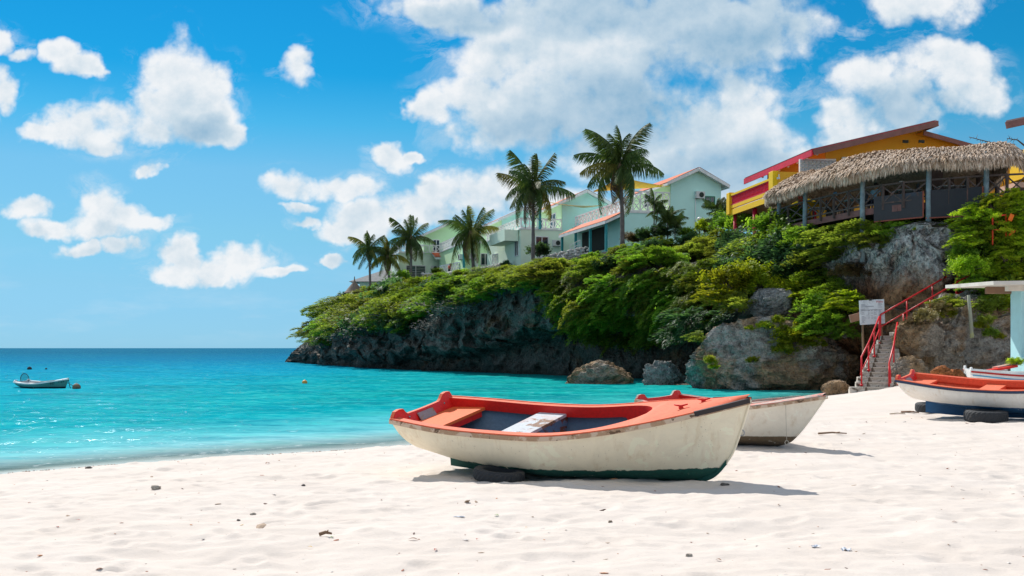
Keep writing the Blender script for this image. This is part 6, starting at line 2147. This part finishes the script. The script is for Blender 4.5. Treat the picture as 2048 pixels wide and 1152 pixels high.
PROTO = {}
for i in range(4): PROTO['feather', i] = shrub_mesh('foliage', 300 + i, 'feather', 46, 160, leaf=.125, flat=.10)
for i in range(3): PROTO['hang', i] = shrub_mesh('foliage', 320 + i, 'hang', 38, 180, leaf=.125, flat=.09)
for i in range(3): PROTO['round', i] = shrub_mesh('foliage', 340 + i, 'round', 46, 85, wind=.1, leaf=.145, flat=.9)
for i in range(2): PROTO['bare', i] = shrub_mesh('foliage', 360 + i, 'feather', 34, 55, leaf=.085)
for i in range(2): PROTO['layer', i] = shrub_mesh('foliage', 380 + i, 'feather', 40, 110, wind=.5, leaf=.15, flat=.10)
MEMO = {}


def shrub(kind, m, loc, s, label, group, cat='shrub', rz=None, sz=None):
    i = random.randrange(len([k for k in PROTO if k[0] == kind]))
    key = (kind, i, m.name)
    if key not in MEMO:
        f, t = PROTO[kind, i]
        f2 = f.copy(); f2.materials.append(m)
        t2 = t.copy(); t2.materials.append(M_BARK)
        MEMO[key] = (f2, t2)
    f2, t2 = MEMO[key]
    root = empty('shrub', loc, (random.uniform(-.12, .12), random.uniform(-.12, .12), random.uniform(-.5, .5) if rz is None else rz), label=label, cat=cat, group=group)
    root.scale = (s * random.uniform(.9, 1.15), s * random.uniform(.9, 1.1), (sz or s) * random.uniform(.85, 1.1))
    link('foliage', f2, None, root); link('branches', t2, None, root)
    return root


def plant_px(px, py, kind, m, s, label, group, lift=.0, **kw):
    loc, nrm = land_hit(px, py)
    if loc is None or loc.y > 150: return None
    return shrub(kind, m, loc + Vector((0, -.15, lift)), s, label, group, **kw)


# scrub on the headland, on jittered rows between the rock and the terrace edge
topx = [590, 625, 650, 680, 700, 740, 850, 930, 1000, 1070, 1140, 1200, 1300, 1400, 1450, 1520, 1600]
topy = [702, 668, 632, 608, 602, 597, 576, 566, 556, 546, 532, 519, 497, 485, 478, 472, 468]
botx = [590, 640, 700, 800, 850, 930, 1000, 1070, 1120, 1150, 1200, 1300, 1380, 1420, 1500, 1600]
boty = [706, 694, 672, 656, 640, 604, 580, 566, 590, 640, 668, 668, 650, 610, 590, 560]
LAB = {
 'olive': ('feathery olive green scrub bush', 'olive scrub on the upper slope'),
 'green': ('feathery mid green scrub bush leaning left', 'green scrub on the headland slope'),
 'blue': ('dull blue green bush', 'blue green bushes on the slope'),
 'hang': ('long green bush hanging leftward over the overhang', 'hanging bushes over the overhang'),
 'grey': ('half bare grey twiggy bush', 'grey twiggy bushes at the cliff edge'),
 'yel': ('yellow green bush growing around the top of the huge boulder', 'yellow green bushes above the huge boulder'),
}
count = 0
for px in list(np.arange(622, 1130, 20)) + list(np.arange(1130, 1610, 24)):
    t0 = np.interp(px, topx, topy); b0 = np.interp(px, botx, boty)
    Yh = np.interp(px, [600, 850, 1000, 1300, 1600], [118, 100, 80, 62, 46])
    step = 20 if px < 1130 else 30
    rows = max(1, int((b0 - t0) / step) + 1)
    for r_ in range(rows):
        f = (r_ + .5) / rows
        x = px + random.uniform(-11, 11); y = t0 + (b0 - t0) * (r_ / max(1, rows - 1) if rows > 1 else .5) + random.uniform(-5, 5)
        loc, nrm = land_hit(x, y)
        if loc is None or loc.y > 150: continue
        size_px = (42 if px < 1130 else 36) * random.uniform(.8, 1.3)
        if r_ == 0: size_px *= .62
        s = size_px / FPX * loc.y
        s = min(s, 3.0, .6 + max(0, px - 600) * .028)
        rr = random.random()
        if 1120 < px < 1400 and f > .35:
            kind, key, m_ = 'hang', 'hang', (ML_GREEN if rr < .6 else ML_OLIVE)
        elif px < 1000 and f > .72 and rr < .5:
            kind, key, m_ = 'bare', 'grey', ML_GREYT if rr < .3 else ML_OLIVE
            if m_ is ML_OLIVE: key = 'olive'; kind = 'feather'
        elif rr < (.62 if px < 1150 else .30): kind, key, m_ = 'feather', 'olive', ML_OLIVE
        elif rr < .88: kind, key, m_ = 'feather', 'green', ML_GREEN
        else: kind, key, m_ = 'round', 'blue', ML_BLUE
        if 1440 < px and f > .2 and rr > .5: kind, key, m_ = 'round', 'blue', ML_BLUE
        lb, gp = LAB[key]
        k_ = 0 if px < 760 else 1 if px < 960 else 2 if px < 1130 else 3 if px < 1290 else 4 if px < 1440 else 5
        wh = ['below the thatched parasol', 'below the leftmost mint house', 'below the middle palms', 'below the tallest palm', 'left of the huge boulder', 'between the yellow balcony and the huge boulder'][k_]
        shrub(kind, m_, loc + Vector((0, -.2, 0)), s, lb + ', ' + wh, gp + ', ' + wh); count += 1
# named bushes that stand out
for (x, y, s, kd, m_, lb, gp, lift) in [
    (672, 634, 2.5, 'feather', ML_GREEN, 'dark bush sticking out to the left at the end of the headland', None, .3),
    (628, 690, .8, 'feather', ML_OLIVE, 'lowest leftmost bush just above the tip rocks', None, 0),
    (925, 628, 1.9, 'bare', ML_GREYT, 'leafless grey thorn bush above the green stained rock', None, 0),
    (800, 640, 2.1, 'bare', ML_GREYT, 'wide grey thorn bush low on the slope below the third palm', None, 0),
    (880, 655, 1.3, 'bare', ML_GREYT, 'small grey thorn bush with a bare white stem at the cliff edge', None, 0),
]:
    loc, nrm = land_hit(x, y)
    if loc is None: loc = P(x, y, 118)
    shrub(kd, m_, loc + Vector((0, -.3, lift)), s, lb, gp)
# around the huge boulder and the foot of the cliff
G_Y = LAB['yel']
for (x, y, Y, s, kd, m_, key) in [
    (1455, 560, 44.5, 1.0, 'round', ML_YEL, 'yel'), (1495, 545, 45.0, 1.0, 'round', ML_YEL, 'yel'), (1440, 590, 43.8, .95, 'layer', ML_YEL, 'yel'), (1475, 600, 43.2, .9, 'layer', ML_OLIVE, 'olive2'),
    (1520, 565, 44.6, .9, 'round', ML_YEL, 'yel'), (1600, 580, 44.0, .95, 'round', ML_YEL, 'yel'), (1635, 590, 43.5, 1.05, 'layer', ML_YEL, 'yel'), (1680, 585, 42.0, 1.1, 'layer', ML_GREEN, 'green2'), (1650, 610, 42.2, 1.0, 'round', ML_GREEN, 'green2'),
    (1700, 600, 40.8, .9, 'layer', ML_YEL, 'yel'), (1620, 640, 41.6, 1.0, 'layer', ML_GREEN, 'green2'), (1660, 645, 41.0, 1.05, 'feather', ML_GREEN, 'green2'), (1585, 670, 41.4, .85, 'round', ML_YEL, 'yel'), (1570, 695, 41.0, .5, 'round', ML_YEL, 'yel'), (1610, 675, 41.0, .8, 'feather', ML_YEL, 'yel'), (1690, 660, 40.2, .7, 'layer', ML_GREEN, 'green2'),
    (1420, 720, 41.0, .30, 'round', ML_YEL, 'yel3'), (1428, 733, 40.9, .2, 'round', ML_YEL, 'yel3'), (1506, 719, 40.9, .26, 'round', ML_YEL, 'yel3'), (1396, 672, 42.6, .45, 'layer', ML_OLIVE, 'olive2'), (1530, 650, 41.6, .35, 'round', ML_YEL, 'yel3'), (1500, 655, 41.5, .2, 'round', ML_YEL, 'yel3'), (1555, 640, 41.6, .3, 'round', ML_YEL, 'yel3'),
    (1385, 620, 46, 1.5, 'hang', ML_BLUE, 'green2'), (1560, 500, 47, 1.4, 'round', ML_BLUE, 'blue2'), (1600, 500, 46, 1.5, 'round', ML_BLUE, 'blue2'), (1570, 470, 47.5, 1.1, 'round', ML_GREEN, 'green2'), (1520, 500, 50, 1.5, 'feather', ML_OLIVE, 'olive2'), (1640, 520, 44.6, 1.2, 'feather', ML_OLIVE, 'olive2'), (1590, 540, 45, 1.2, 'round', ML_BLUE, 'blue2'), (1640, 555, 43.8, 1.0, 'feather', ML_GREEN, 'green2'),
    (1690, 500, 43.2, 1.2, 'feather', ML_OLIVE, 'olive2'), (1665, 470, 44, 1.2, 'feather', ML_OLIVE, 'olive2'), (1700, 540, 42, .6, 'round', ML_DRY, 'dry'), (1620, 470, 45.4, 1.1, 'feather', ML_GREEN, 'green2'),
    (1730, 462, 42, 1.15, 'feather', ML_OLIVE, 'olive2'), (1770, 462, 41.6, 1.1, 'layer', ML_GREEN, 'green2'), (1810, 455, 41.2, 1.1, 'layer', ML_GREEN, 'green2'), (1850, 452, 40.8, 1.0, 'layer', ML_YEL, 'edge'), (1890, 448, 40.5, 1.0, 'feather', ML_GREEN, 'green2'), (1750, 480, 41.2, .8, 'feather', ML_OLIVE, 'olive2'), (1905, 480, 39.8, .8, 'round', ML_GREEN, 'green2'), (1940, 440, 40, 1.1, 'round', ML_GREEN, 'green2'),
    (1790, 445, 41.9, .8, 'layer', ML_YEL, 'edge'), (1585, 435, 47.8, .8, 'round', ML_GREEN, 'green2'), (1545, 445, 49.5, .9, 'round', ML_GREEN, 'green2'),
    (1850, 632, 34.6, .38, 'round', ML_DRY, 'dry'), (1828, 642, 34.7, .28, 'feather', ML_DRY, 'dry'), (1880, 612, 35.4, .42, 'feather', ML_DRY, 'dry'), (1905, 600, 35.6, .55, 'layer', ML_OLIVE, 'olive2'), (1895, 625, 35.3, .35, 'round', ML_YEL, 'yel3'),
    (1985, 610, 35.6, .7, 'round', ML_OLIVE, 'olive2'), (2015, 600, 35.6, .6, 'round', ML_YEL, 'yel3'), (1960, 650, 34.9, .25, 'round', ML_YEL, 'yel3'), (1980, 665, 34.8, .3, 'round', ML_GREEN, 'green2'), (2000, 672, 34.8, .2, 'round', ML_YEL, 'yel3'), (1972, 640, 34.9, .3, 'round', ML_OLIVE, 'olive2'),
    (2032, 722, 27.4, .22, 'round', ML_BRIGHT, 'hutp'),
]:
    lab = {'yel': G_Y, 'yel3': ('small tuft of yellow green leaves growing from the bare rock', 'tufts on the rocks'), 'olive2': ('olive green feathery bush on the rocks near the shelter', 'olive bushes by the shelter rocks'),
           'green2': ('mid green bush draped over the rocks between boulder and shelter', 'green bushes over the rocks'), 'blue2': ('dark blue green leafy bush left of the pale cliff top rock', 'blue green bushes left of the pale rock'),
           'dry': ('clump of dry straw coloured grass and twigs on the rocks', 'dry clumps on the rocks'), 'edge': ('flat yellow green bush right below the steel panels of the shelter', 'flat bushes below the panels'), 'hutp': ('tiny bright green plant at the foot of the blue hut', None)}[key]
    p = P(x, y, Y)
    shrub(kd, m_, p + Vector((0, 0, -.35 * s)), s, lab[0], lab[1])
# big bright bush at the right
rb = random.Random(8)
k = 0
for j, y in enumerate(range(400, 592, 27)):
    x0 = [1985, 1960, 1962, 1945, 1925, 1935, 1950, 1990][j]
    for x in range(x0, 2100, 38):
        wh_ = 'beside the thatched shelter deck' if y < 440 else 'around the red metal frame' if y < 500 else 'just above the blue hut roof'
        p = P(x + rb.uniform(-8, 8), y + rb.uniform(-6, 6), 36.4 + (590 - y) * .008 + rb.uniform(-.5, .5))
        shrub('round' if rb.random() < .45 else 'layer', ML_BRIGHT if rb.random() < .75 else ML_GREEN, p + Vector((0, 0, -.2)), rb.uniform(.58, .85), 'bright yellow green leafy bush ' + wh_, 'bright bushes, ' + wh_)
# red framed chair seen through the leaves
rc = empty('frame', P(1995, 475, 36.9), label='bright red metal frame half hidden in the bright bush', cat='frame')
mb = MB()
for a, b_ in (((1985, 432), (1985, 490)), ((1985, 432), (2012, 430)), ((2012, 430), (2012, 480)), ((1985, 445), (2012, 444)), ((1985, 460), (2010, 459))):
    mb = MB(); mb.bar(P(*a, 36.95) - rc.location, P(*b_, 36.95) - rc.location, .045, .045); mb.build('bar', paint('bright_red_frame', (.75, .05, .01), .5), rc)
for (x, y) in ((2022, 435), (2024, 466)):
    mb = MB(); mb.box(P(x, y, 36.8) - rc.location, (.17, .05, .26), rot=Euler((.2, .3, .2)), bev=.01); mb.build('orange_panel', paint('orange_panel', (.85, .16, .01), .5), rc)


# ------------------------------------------------------------------ palms
def frond_mesh(seed, L=1.0, droop=.6, n=34, wid=.27):
    """a coconut frond along +x, 1 unit long, leaflets hanging from an arched rachis"""
    r = random.Random(seed); mb = MB(); pts = []
    for i in range(n + 1):
        t = i / n
        pts.append(Vector((L * (t - .10 * droop * t * t), .03 * math.sin(3 * t + seed), L * (.28 * math.sin(1.4 * t) - droop * t ** 2.2))))
    mb.tube(pts[::3], [.014 - .0115 * i / (len(pts[::3]) - 1) for i in range(len(pts[::3]))], 4, cap=False)
    for i in range(3, n + 1):
        t = i / n; d = (pts[min(i + 1, n)] - pts[i - 1]).normalized()
        s = d.cross(Vector((0, 0, 1))).normalized()
        ll = wid * (math.sin(math.pi * min(1, t * .86 + .14)) ** .5) * r.uniform(.85, 1.1) + .03
        for sg in (-1, 1):
            for q in (0, .5):
                p = pts[i] - d * (q * L / n)
                dirn = (d * r.uniform(.35, .65) + s * sg * r.uniform(.3, .6) + Vector((0, 0, -r.uniform(.6, 1.2)))).normalized()
                w = .0078 * r.uniform(.8, 1.2); u = d * w
                mid = p + dirn * ll * .55 + Vector((0, 0, .0)); tip = p + dirn * ll + Vector((0, 0, -ll * .28))
                mb.add([p - u, p + u, mid + u * 1.1, mid - u * 1.1, tip], [(0, 1, 2, 3), (3, 2, 4)])
    me = bpy.data.meshes.new('frond'); me.from_pydata(mb.v, [], mb.f); me.update(); return me


FROND = []
for i, dr in enumerate((.10, .30, .55, .85, 1.15)):
    for k in range(2): FROND.append((dr, frond_mesh(400 + i * 2 + k, 1.0, dr)))
FMAT = {}
def palm(base, top, crown, label, nf=24, nuts=6, lean=.0, seed=1, trunk_r=.14, yellow=.2, wind=-.35):
    root = empty('palm_tree', base, label=label, cat='palm', group='coconut palms along the terrace')
    r = random.Random(seed); b_, t_ = Vector((0, 0, 0)), Vector(top) - Vector(base)
    H = t_.length
    pts = [b_ + Vector((0, 0, -.8))]
    n = 14; radii = [trunk_r * 1.5]
    for i in range(n + 1):
        f = i / n; p = b_.lerp(t_, f) + Vector((lean * math.sin(math.pi * f), 0, 0)); pts.append(p); radii.append(trunk_r * (1.25 - .45 * f) * (1.05 if i % 2 else .95))
    mb = MB(); mb.tube(pts, radii, 9); mb.build('trunk', M_PTRUNK, root)
    mb = MB(); mb.lathe([(.02, -.35), (trunk_r * 1.5, -.2), (trunk_r * 1.9, .05), (trunk_r * 1.1, .35), (.02, .5)], 9, center=t_); mb.build('crown_base', ML_PALMB, root)
    for k in range(nf):
        az = k * 2.39996 + r.uniform(-.25, .25)
        lev = k / (nf - 1)                       # 0 youngest, 1 oldest
        el = R(84) - lev ** .85 * R(152) + r.uniform(-.12, .12)
        want = .08 + lev * .75
        cand = [f for f in FROND if abs(f[0] - want) < .32] or FROND
        dr, me = r.choice(cand)
        mm = ML_PALMB if (lev > .90 and r.random() < .6) else (ML_PALMY if r.random() < yellow else ML_PALM)
        key = (me.name, mm.name)
        if key not in FMAT:
            c = me.copy(); c.materials.append(mm); FMAT[key] = c
        L = crown * r.uniform(.88, 1.12) * (.80 if lev < .15 else 1.0) * (1.0 if lev < .85 else .85)
        o = link('frond', FMAT[key], None, root, loc=t_ + Vector((0, 0, .12)))
        d = Vector((math.cos(az) * math.cos(el) + wind * .30 * (1 - lev * .5), math.sin(az) * math.cos(el), math.sin(el))).normalized()
        az2 = math.atan2(d.y, d.x); el2 = math.asin(d.z)
        o.rotation_euler = (Matrix.Rotation(az2, 3, 'Z') @ Matrix.Rotation(-el2, 3, 'Y') @ Matrix.Rotation(r.uniform(-.5, .5), 3, 'X')).to_euler()
        o.scale = (L, L, L)
        if lev < .12: o.scale = (L, L * .7, L)
    for k in range(nuts):
        a = k * 2.4 + seed
        mb = MB(); q = t_ + Vector((.22 * math.cos(a), .22 * math.sin(a), -.28 + .1 * (k % 3)))
        mb.lathe([(.001, -.13), (.08, -.09), (.105, 0), (.07, .09), (.001, .12)], 8, center=q); mb.build('coconut', M_NUT, root)
    return root


palm(P(1245, 478, 78), P(1239, 334, 78), 3.7, 'tallest coconut palm standing in front of the rightmost mint house', 23, 8, seed=3, trunk_r=.145, lean=.06)
palm(P(1066, 520, 88), P(1067, 378, 88), 3.45, 'second tallest coconut palm between the second and third mint houses', 23, 6, seed=5, trunk_r=.14, yellow=.3)
palm(P(947, 538, 104), P(942, 468, 104), 3.4, 'middle coconut palm in front of the low orange porch roof', 19, 4, seed=9, trunk_r=.15)
palm(P(822, 562, 118), P(822, 478, 118), 3.2, 'third coconut palm from the left, at the corner of the leftmost house', 18, 4, seed=13, trunk_r=.14)
palm(P(779, 582, 120), P(776, 515, 120), 2.8, 'short bushy coconut palm, second from the left', 18, 3, seed=17, trunk_r=.15, yellow=.35)
palm(P(741, 588, 119), P(738, 499, 119), 2.7, 'leftmost coconut palm near the thatched parasol', 18, 3, seed=21, trunk_r=.13)


def small_palm(loc, h, crown, label, seed, n=12, group='small garden palms by the rightmost mint house'):
    root = empty('garden_palm', loc, label=label, cat='palm', group=group); r = random.Random(seed)
    for st in range(2 if h > 1 else 1):
        t_ = Vector((r.uniform(-.4, .4) * st, r.uniform(-.2, .2), h * (1 - .3 * st)))
        mb = MB(); mb.tube([(0, 0, -.4), t_], [.06, .045], 6); mb.build('trunk', M_PTRUNK, root)
        for k in range(n):
            dr, me = FROND[r.randrange(len(FROND) - 2)]
            key = (me.name, ML_PALM.name)
            if key not in FMAT:
                c = me.copy(); c.materials.append(ML_PALM); FMAT[key] = c
            o = link('frond', FMAT[key], None, root, loc=t_)
            el = r.uniform(-.2, 1.3)
            o.rotation_euler = (Matrix.Rotation(k * 2.4, 3, 'Z') @ Matrix.Rotation(-el, 3, 'Y')).to_euler()
            L = crown * r.uniform(.8, 1.2); o.scale = (L, L, L)


small_palm(P(1308, 465, 79), 2.3, 1.05, 'slender garden palm with drooping leaves before the lattice screen', 31)
small_palm(P(1335, 468, 78.5), .9, 1.5, 'low wide garden palm at the corner of the shaded gable', 33, 16)
small_palm(P(1350, 470, 79), .6, 1.3, 'low dark garden palm just left of the globe lamp', 34, 14)
small_palm(P(1432, 468, 76), 2.0, 1.15, 'pale green garden palm between the globe lamp and the yellow balcony', 35, 13)
small_palm(P(1445, 470, 75), 1.1, 1.2, 'low garden palm just left of the red balcony column', 37, 13)
for (x, y, Y, s, kd, m_, lb) in [(1325, 470, 78, 1.0, 'round', ML_BLUE, 'dark rounded bush below the slender garden palm'), (1265, 482, 80, .8, 'round', ML_DRY, 'reddish brown bush at the foot of the tallest palm'), (1290, 478, 79, .9, 'round', ML_BLUE, 'dark bush right of the tallest palm trunk'),
                             (1012, 532, 100, .6, 'round', ML_BLUE, 'dark bush beside the trunk of the second tallest palm'), (1080, 508, 90, 1.0, 'round', ML_BLUE, 'rounded dark bush at the foot of the second tallest palm'), (875, 548, 114, .7, 'round', ML_GREEN, 'green bush below the air conditioner of the leftmost house'),
                             (805, 560, 117, 1.2, 'round', ML_GREEN, 'bright bush between the second and third palm'), (1410, 462, 77, .9, 'round', ML_YEL, 'yellow flowering bush at the foot of the globe lamp'), (1470, 458, 66, 1.3, 'round', ML_GREEN, 'green bush under the yellow balcony'), (1500, 455, 62, 1.2, 'round', ML_GREEN, 'bushes in front of the red columns'), (1375, 472, 78, .8, 'round', ML_GREEN, 'low green bush right of the shaded gable foot')]:
    shrub(kd, m_, P(x, y, Y), s, lb, None)
# sparse overhanging thorn twigs above the right end of the thatch
for k, (a, b_, c_) in enumerate([((1938, 274), (1985, 286), (2045, 302)), ((2014, 277), (2035, 280), (2060, 300))]):
    mb = MB(); p0, p1, p2 = P(*a, 46), P(*b_, 46.2), P(*c_, 46.5)
    mb.tube([p0 - p2, p1 - p2, (0, 0, 0)], [.015, .03, .05], 5)
    for t in np.linspace(.1, .9, 9):
        q = (p0 - p2).lerp(p1 - p2, t); mb.tube([q, q + Vector((random.uniform(-.2, .1), 0, random.uniform(.05, .25) * random.choice((-1, 1))))], [.014, .004], 4)
    o = mb.build('thorn_branch', M_BARK, loc=p2); tag(o, ['bare thorny branch reaching left over the end of the thatch', 'short bare twig at the right edge above the thatch'][k], 'branch')


# ------------------------------------------------------------------ people
def person(loc, label, shirt, pants, skin, hair, pose_='stand', rz=0.0, scale=1.0):
    J = {'pelvis': (0, 0, .95), 'waist': (0, 0, 1.08), 'chest': (0, -.02, 1.30), 'neck': (0, -.02, 1.46), 'head': (0, -.03, 1.56), 'crown': (0, -.02, 1.72),
         'shL': (.19, -.02, 1.40), 'shR': (-.19, -.02, 1.40), 'elL': (.27, -.08, 1.15), 'elR': (-.27, -.08, 1.15), 'haL': (.22, -.28, 1.02), 'haR': (-.22, -.28, 1.02),
         'hiL': (.10, 0, .90), 'hiR': (-.10, 0, .90), 'knL': (.11, -.02, .50), 'knR': (-.11, -.02, .50), 'anL': (.11, .02, .09), 'anR': (-.11, .02, .09), 'toL': (.12, -.15, .03), 'toR': (-.12, -.15, .03)}
    if pose_ == 'lean':
        for k_ in ('chest', 'neck', 'head', 'crown', 'shL', 'shR'): x, y, z = J[k_]; d = z - .95; J[k_] = (x, y - d * .55, .95 + d * .85)
        for k_ in ('elL', 'elR'): x, y, z = J[k_]; J[k_] = (x * 1.1, y - .38, 1.02)
        for k_ in ('haL', 'haR'): x, y, z = J[k_]; J[k_] = (x * .6, y - .38, 1.0)
    if pose_ == 'sit':
        for k_ in J:
            x, y, z = J[k_]
            if z >= .9: J[k_] = (x, y, z - .45)
        J['knL'] = (.12, -.42, .50); J['knR'] = (-.12, -.42, .50); J['anL'] = (.12, -.40, .09); J['anR'] = (-.12, -.40, .09); J['toL'] = (.12, -.56, .03); J['toR'] = (-.12, -.56, .03)
    rad = {'pelvis': .14, 'waist': .13, 'chest': .15, 'neck': .055, 'head': .085, 'crown': .07, 'shL': .07, 'shR': .07, 'elL': .045, 'elR': .045, 'haL': .04, 'haR': .04, 'hiL': .095, 'hiR': .095, 'knL': .06, 'knR': .06, 'anL': .042, 'anR': .042, 'toL': .035, 'toR': .035}
    E = [('pelvis', 'waist'), ('waist', 'chest'), ('chest', 'neck'), ('neck', 'head'), ('head', 'crown'), ('chest', 'shL'), ('shL', 'elL'), ('elL', 'haL'), ('chest', 'shR'), ('shR', 'elR'), ('elR', 'haR'),
         ('pelvis', 'hiL'), ('hiL', 'knL'), ('knL', 'anL'), ('anL', 'toL'), ('pelvis', 'hiR'), ('hiR', 'knR'), ('knR', 'anR'), ('anR', 'toR')]
    names = list(J); me = bpy.data.meshes.new('body'); me.from_pydata([J[n_] for n_ in names], [(names.index(a), names.index(b_)) for a, b_ in E], [])
    o = bpy.data.objects.new('tmp', me); C.objects.link(o)
    md = o.modifiers.new('s', 'SKIN'); sv = me.skin_vertices[0].data
    for i, n_ in enumerate(names): sv[i].radius = (rad[n_], rad[n_]); sv[i].use_root = (n_ == 'pelvis')
    md2 = o.modifiers.new('u', 'SUBSURF'); md2.levels = 2; md2.render_levels = 2
    dg = bpy.context.evaluated_depsgraph_get(); m2 = bpy.data.meshes.new_from_object(o.evaluated_get(dg)); bpy.data.objects.remove(o)
    m2.name = 'body'; m2.materials.clear()
    for mm in (skin, shirt, pants): m2.materials.append(mm)
    ch = Vector(J['chest']); pv_ = Vector(J['pelvis'])
    for p in m2.polygons:
        c = p.center; p.use_smooth = True
        nearest = min(names, key=lambda n_: (Vector(J[n_]) - c).length)
        p.material_index = 1 if nearest in ('waist', 'chest', 'shL', 'shR') else (2 if nearest in ('pelvis', 'hiL', 'hiR', 'knL', 'knR') else 0)
    root = empty('person', loc, (0, 0, rz), label=label, cat='person'); root.scale = (scale,) * 3
    link('body', m2, None, root)
    h = Vector(J['head']); mb = MB(); mb.lathe([(.001, .13), (.06, .115), (.098, .06), (.105, .0), (.09, -.06)], 12, center=h + Vector((0, .015, .06))); mb.build('hair', hair, root)
    return root


M_SKIN = paint('skin_tone', (.42, .22, .14), .6, bump=0); M_HAIRD = paint('dark_hair', (.02, .015, .012), .8, bump=0)
M_SHRED = paint('coral_red_shirt', (.72, .14, .10), .8, bump=0); M_SHBLU = paint('dark_blue_shirt', (.03, .05, .09), .8, bump=0); M_SHPAL = paint('pale_blue_shirt', (.25, .38, .5), .8, bump=0); M_PANT = paint('navy_trousers', (.02, .025, .05), .8, bump=0)
person(P(899, 556, 114.5), 'person in a coral red shirt leaning forward on the low white fence', M_SHRED, M_PANT, M_SKIN, M_HAIRD, 'lean', R(20))
p_ = front_pt(s_of(1628), 1.1, zf)[0]; person(p_, 'person in a dark shirt sitting in the shade left of the tall middle post', M_SHBLU, M_PANT, M_SKIN, paint('pale_blue_cap', (.15, .35, .6), .7, bump=0), 'sit', R(70))
p_ = front_pt(s_of(1706), 1.2, zf)[0]; person(p_, 'person in a pale blue shirt standing in the shade by the tall middle post', M_SHPAL, M_PANT, M_SKIN, M_HAIRD, 'sit', R(-60))
p_ = front_pt(s_of(1567), .9, zf)[0]; person(p_, 'person in a red top at the far left end of the thatched shelter', M_SHRED, M_PANT, M_SKIN, M_HAIRD, 'stand', R(30))
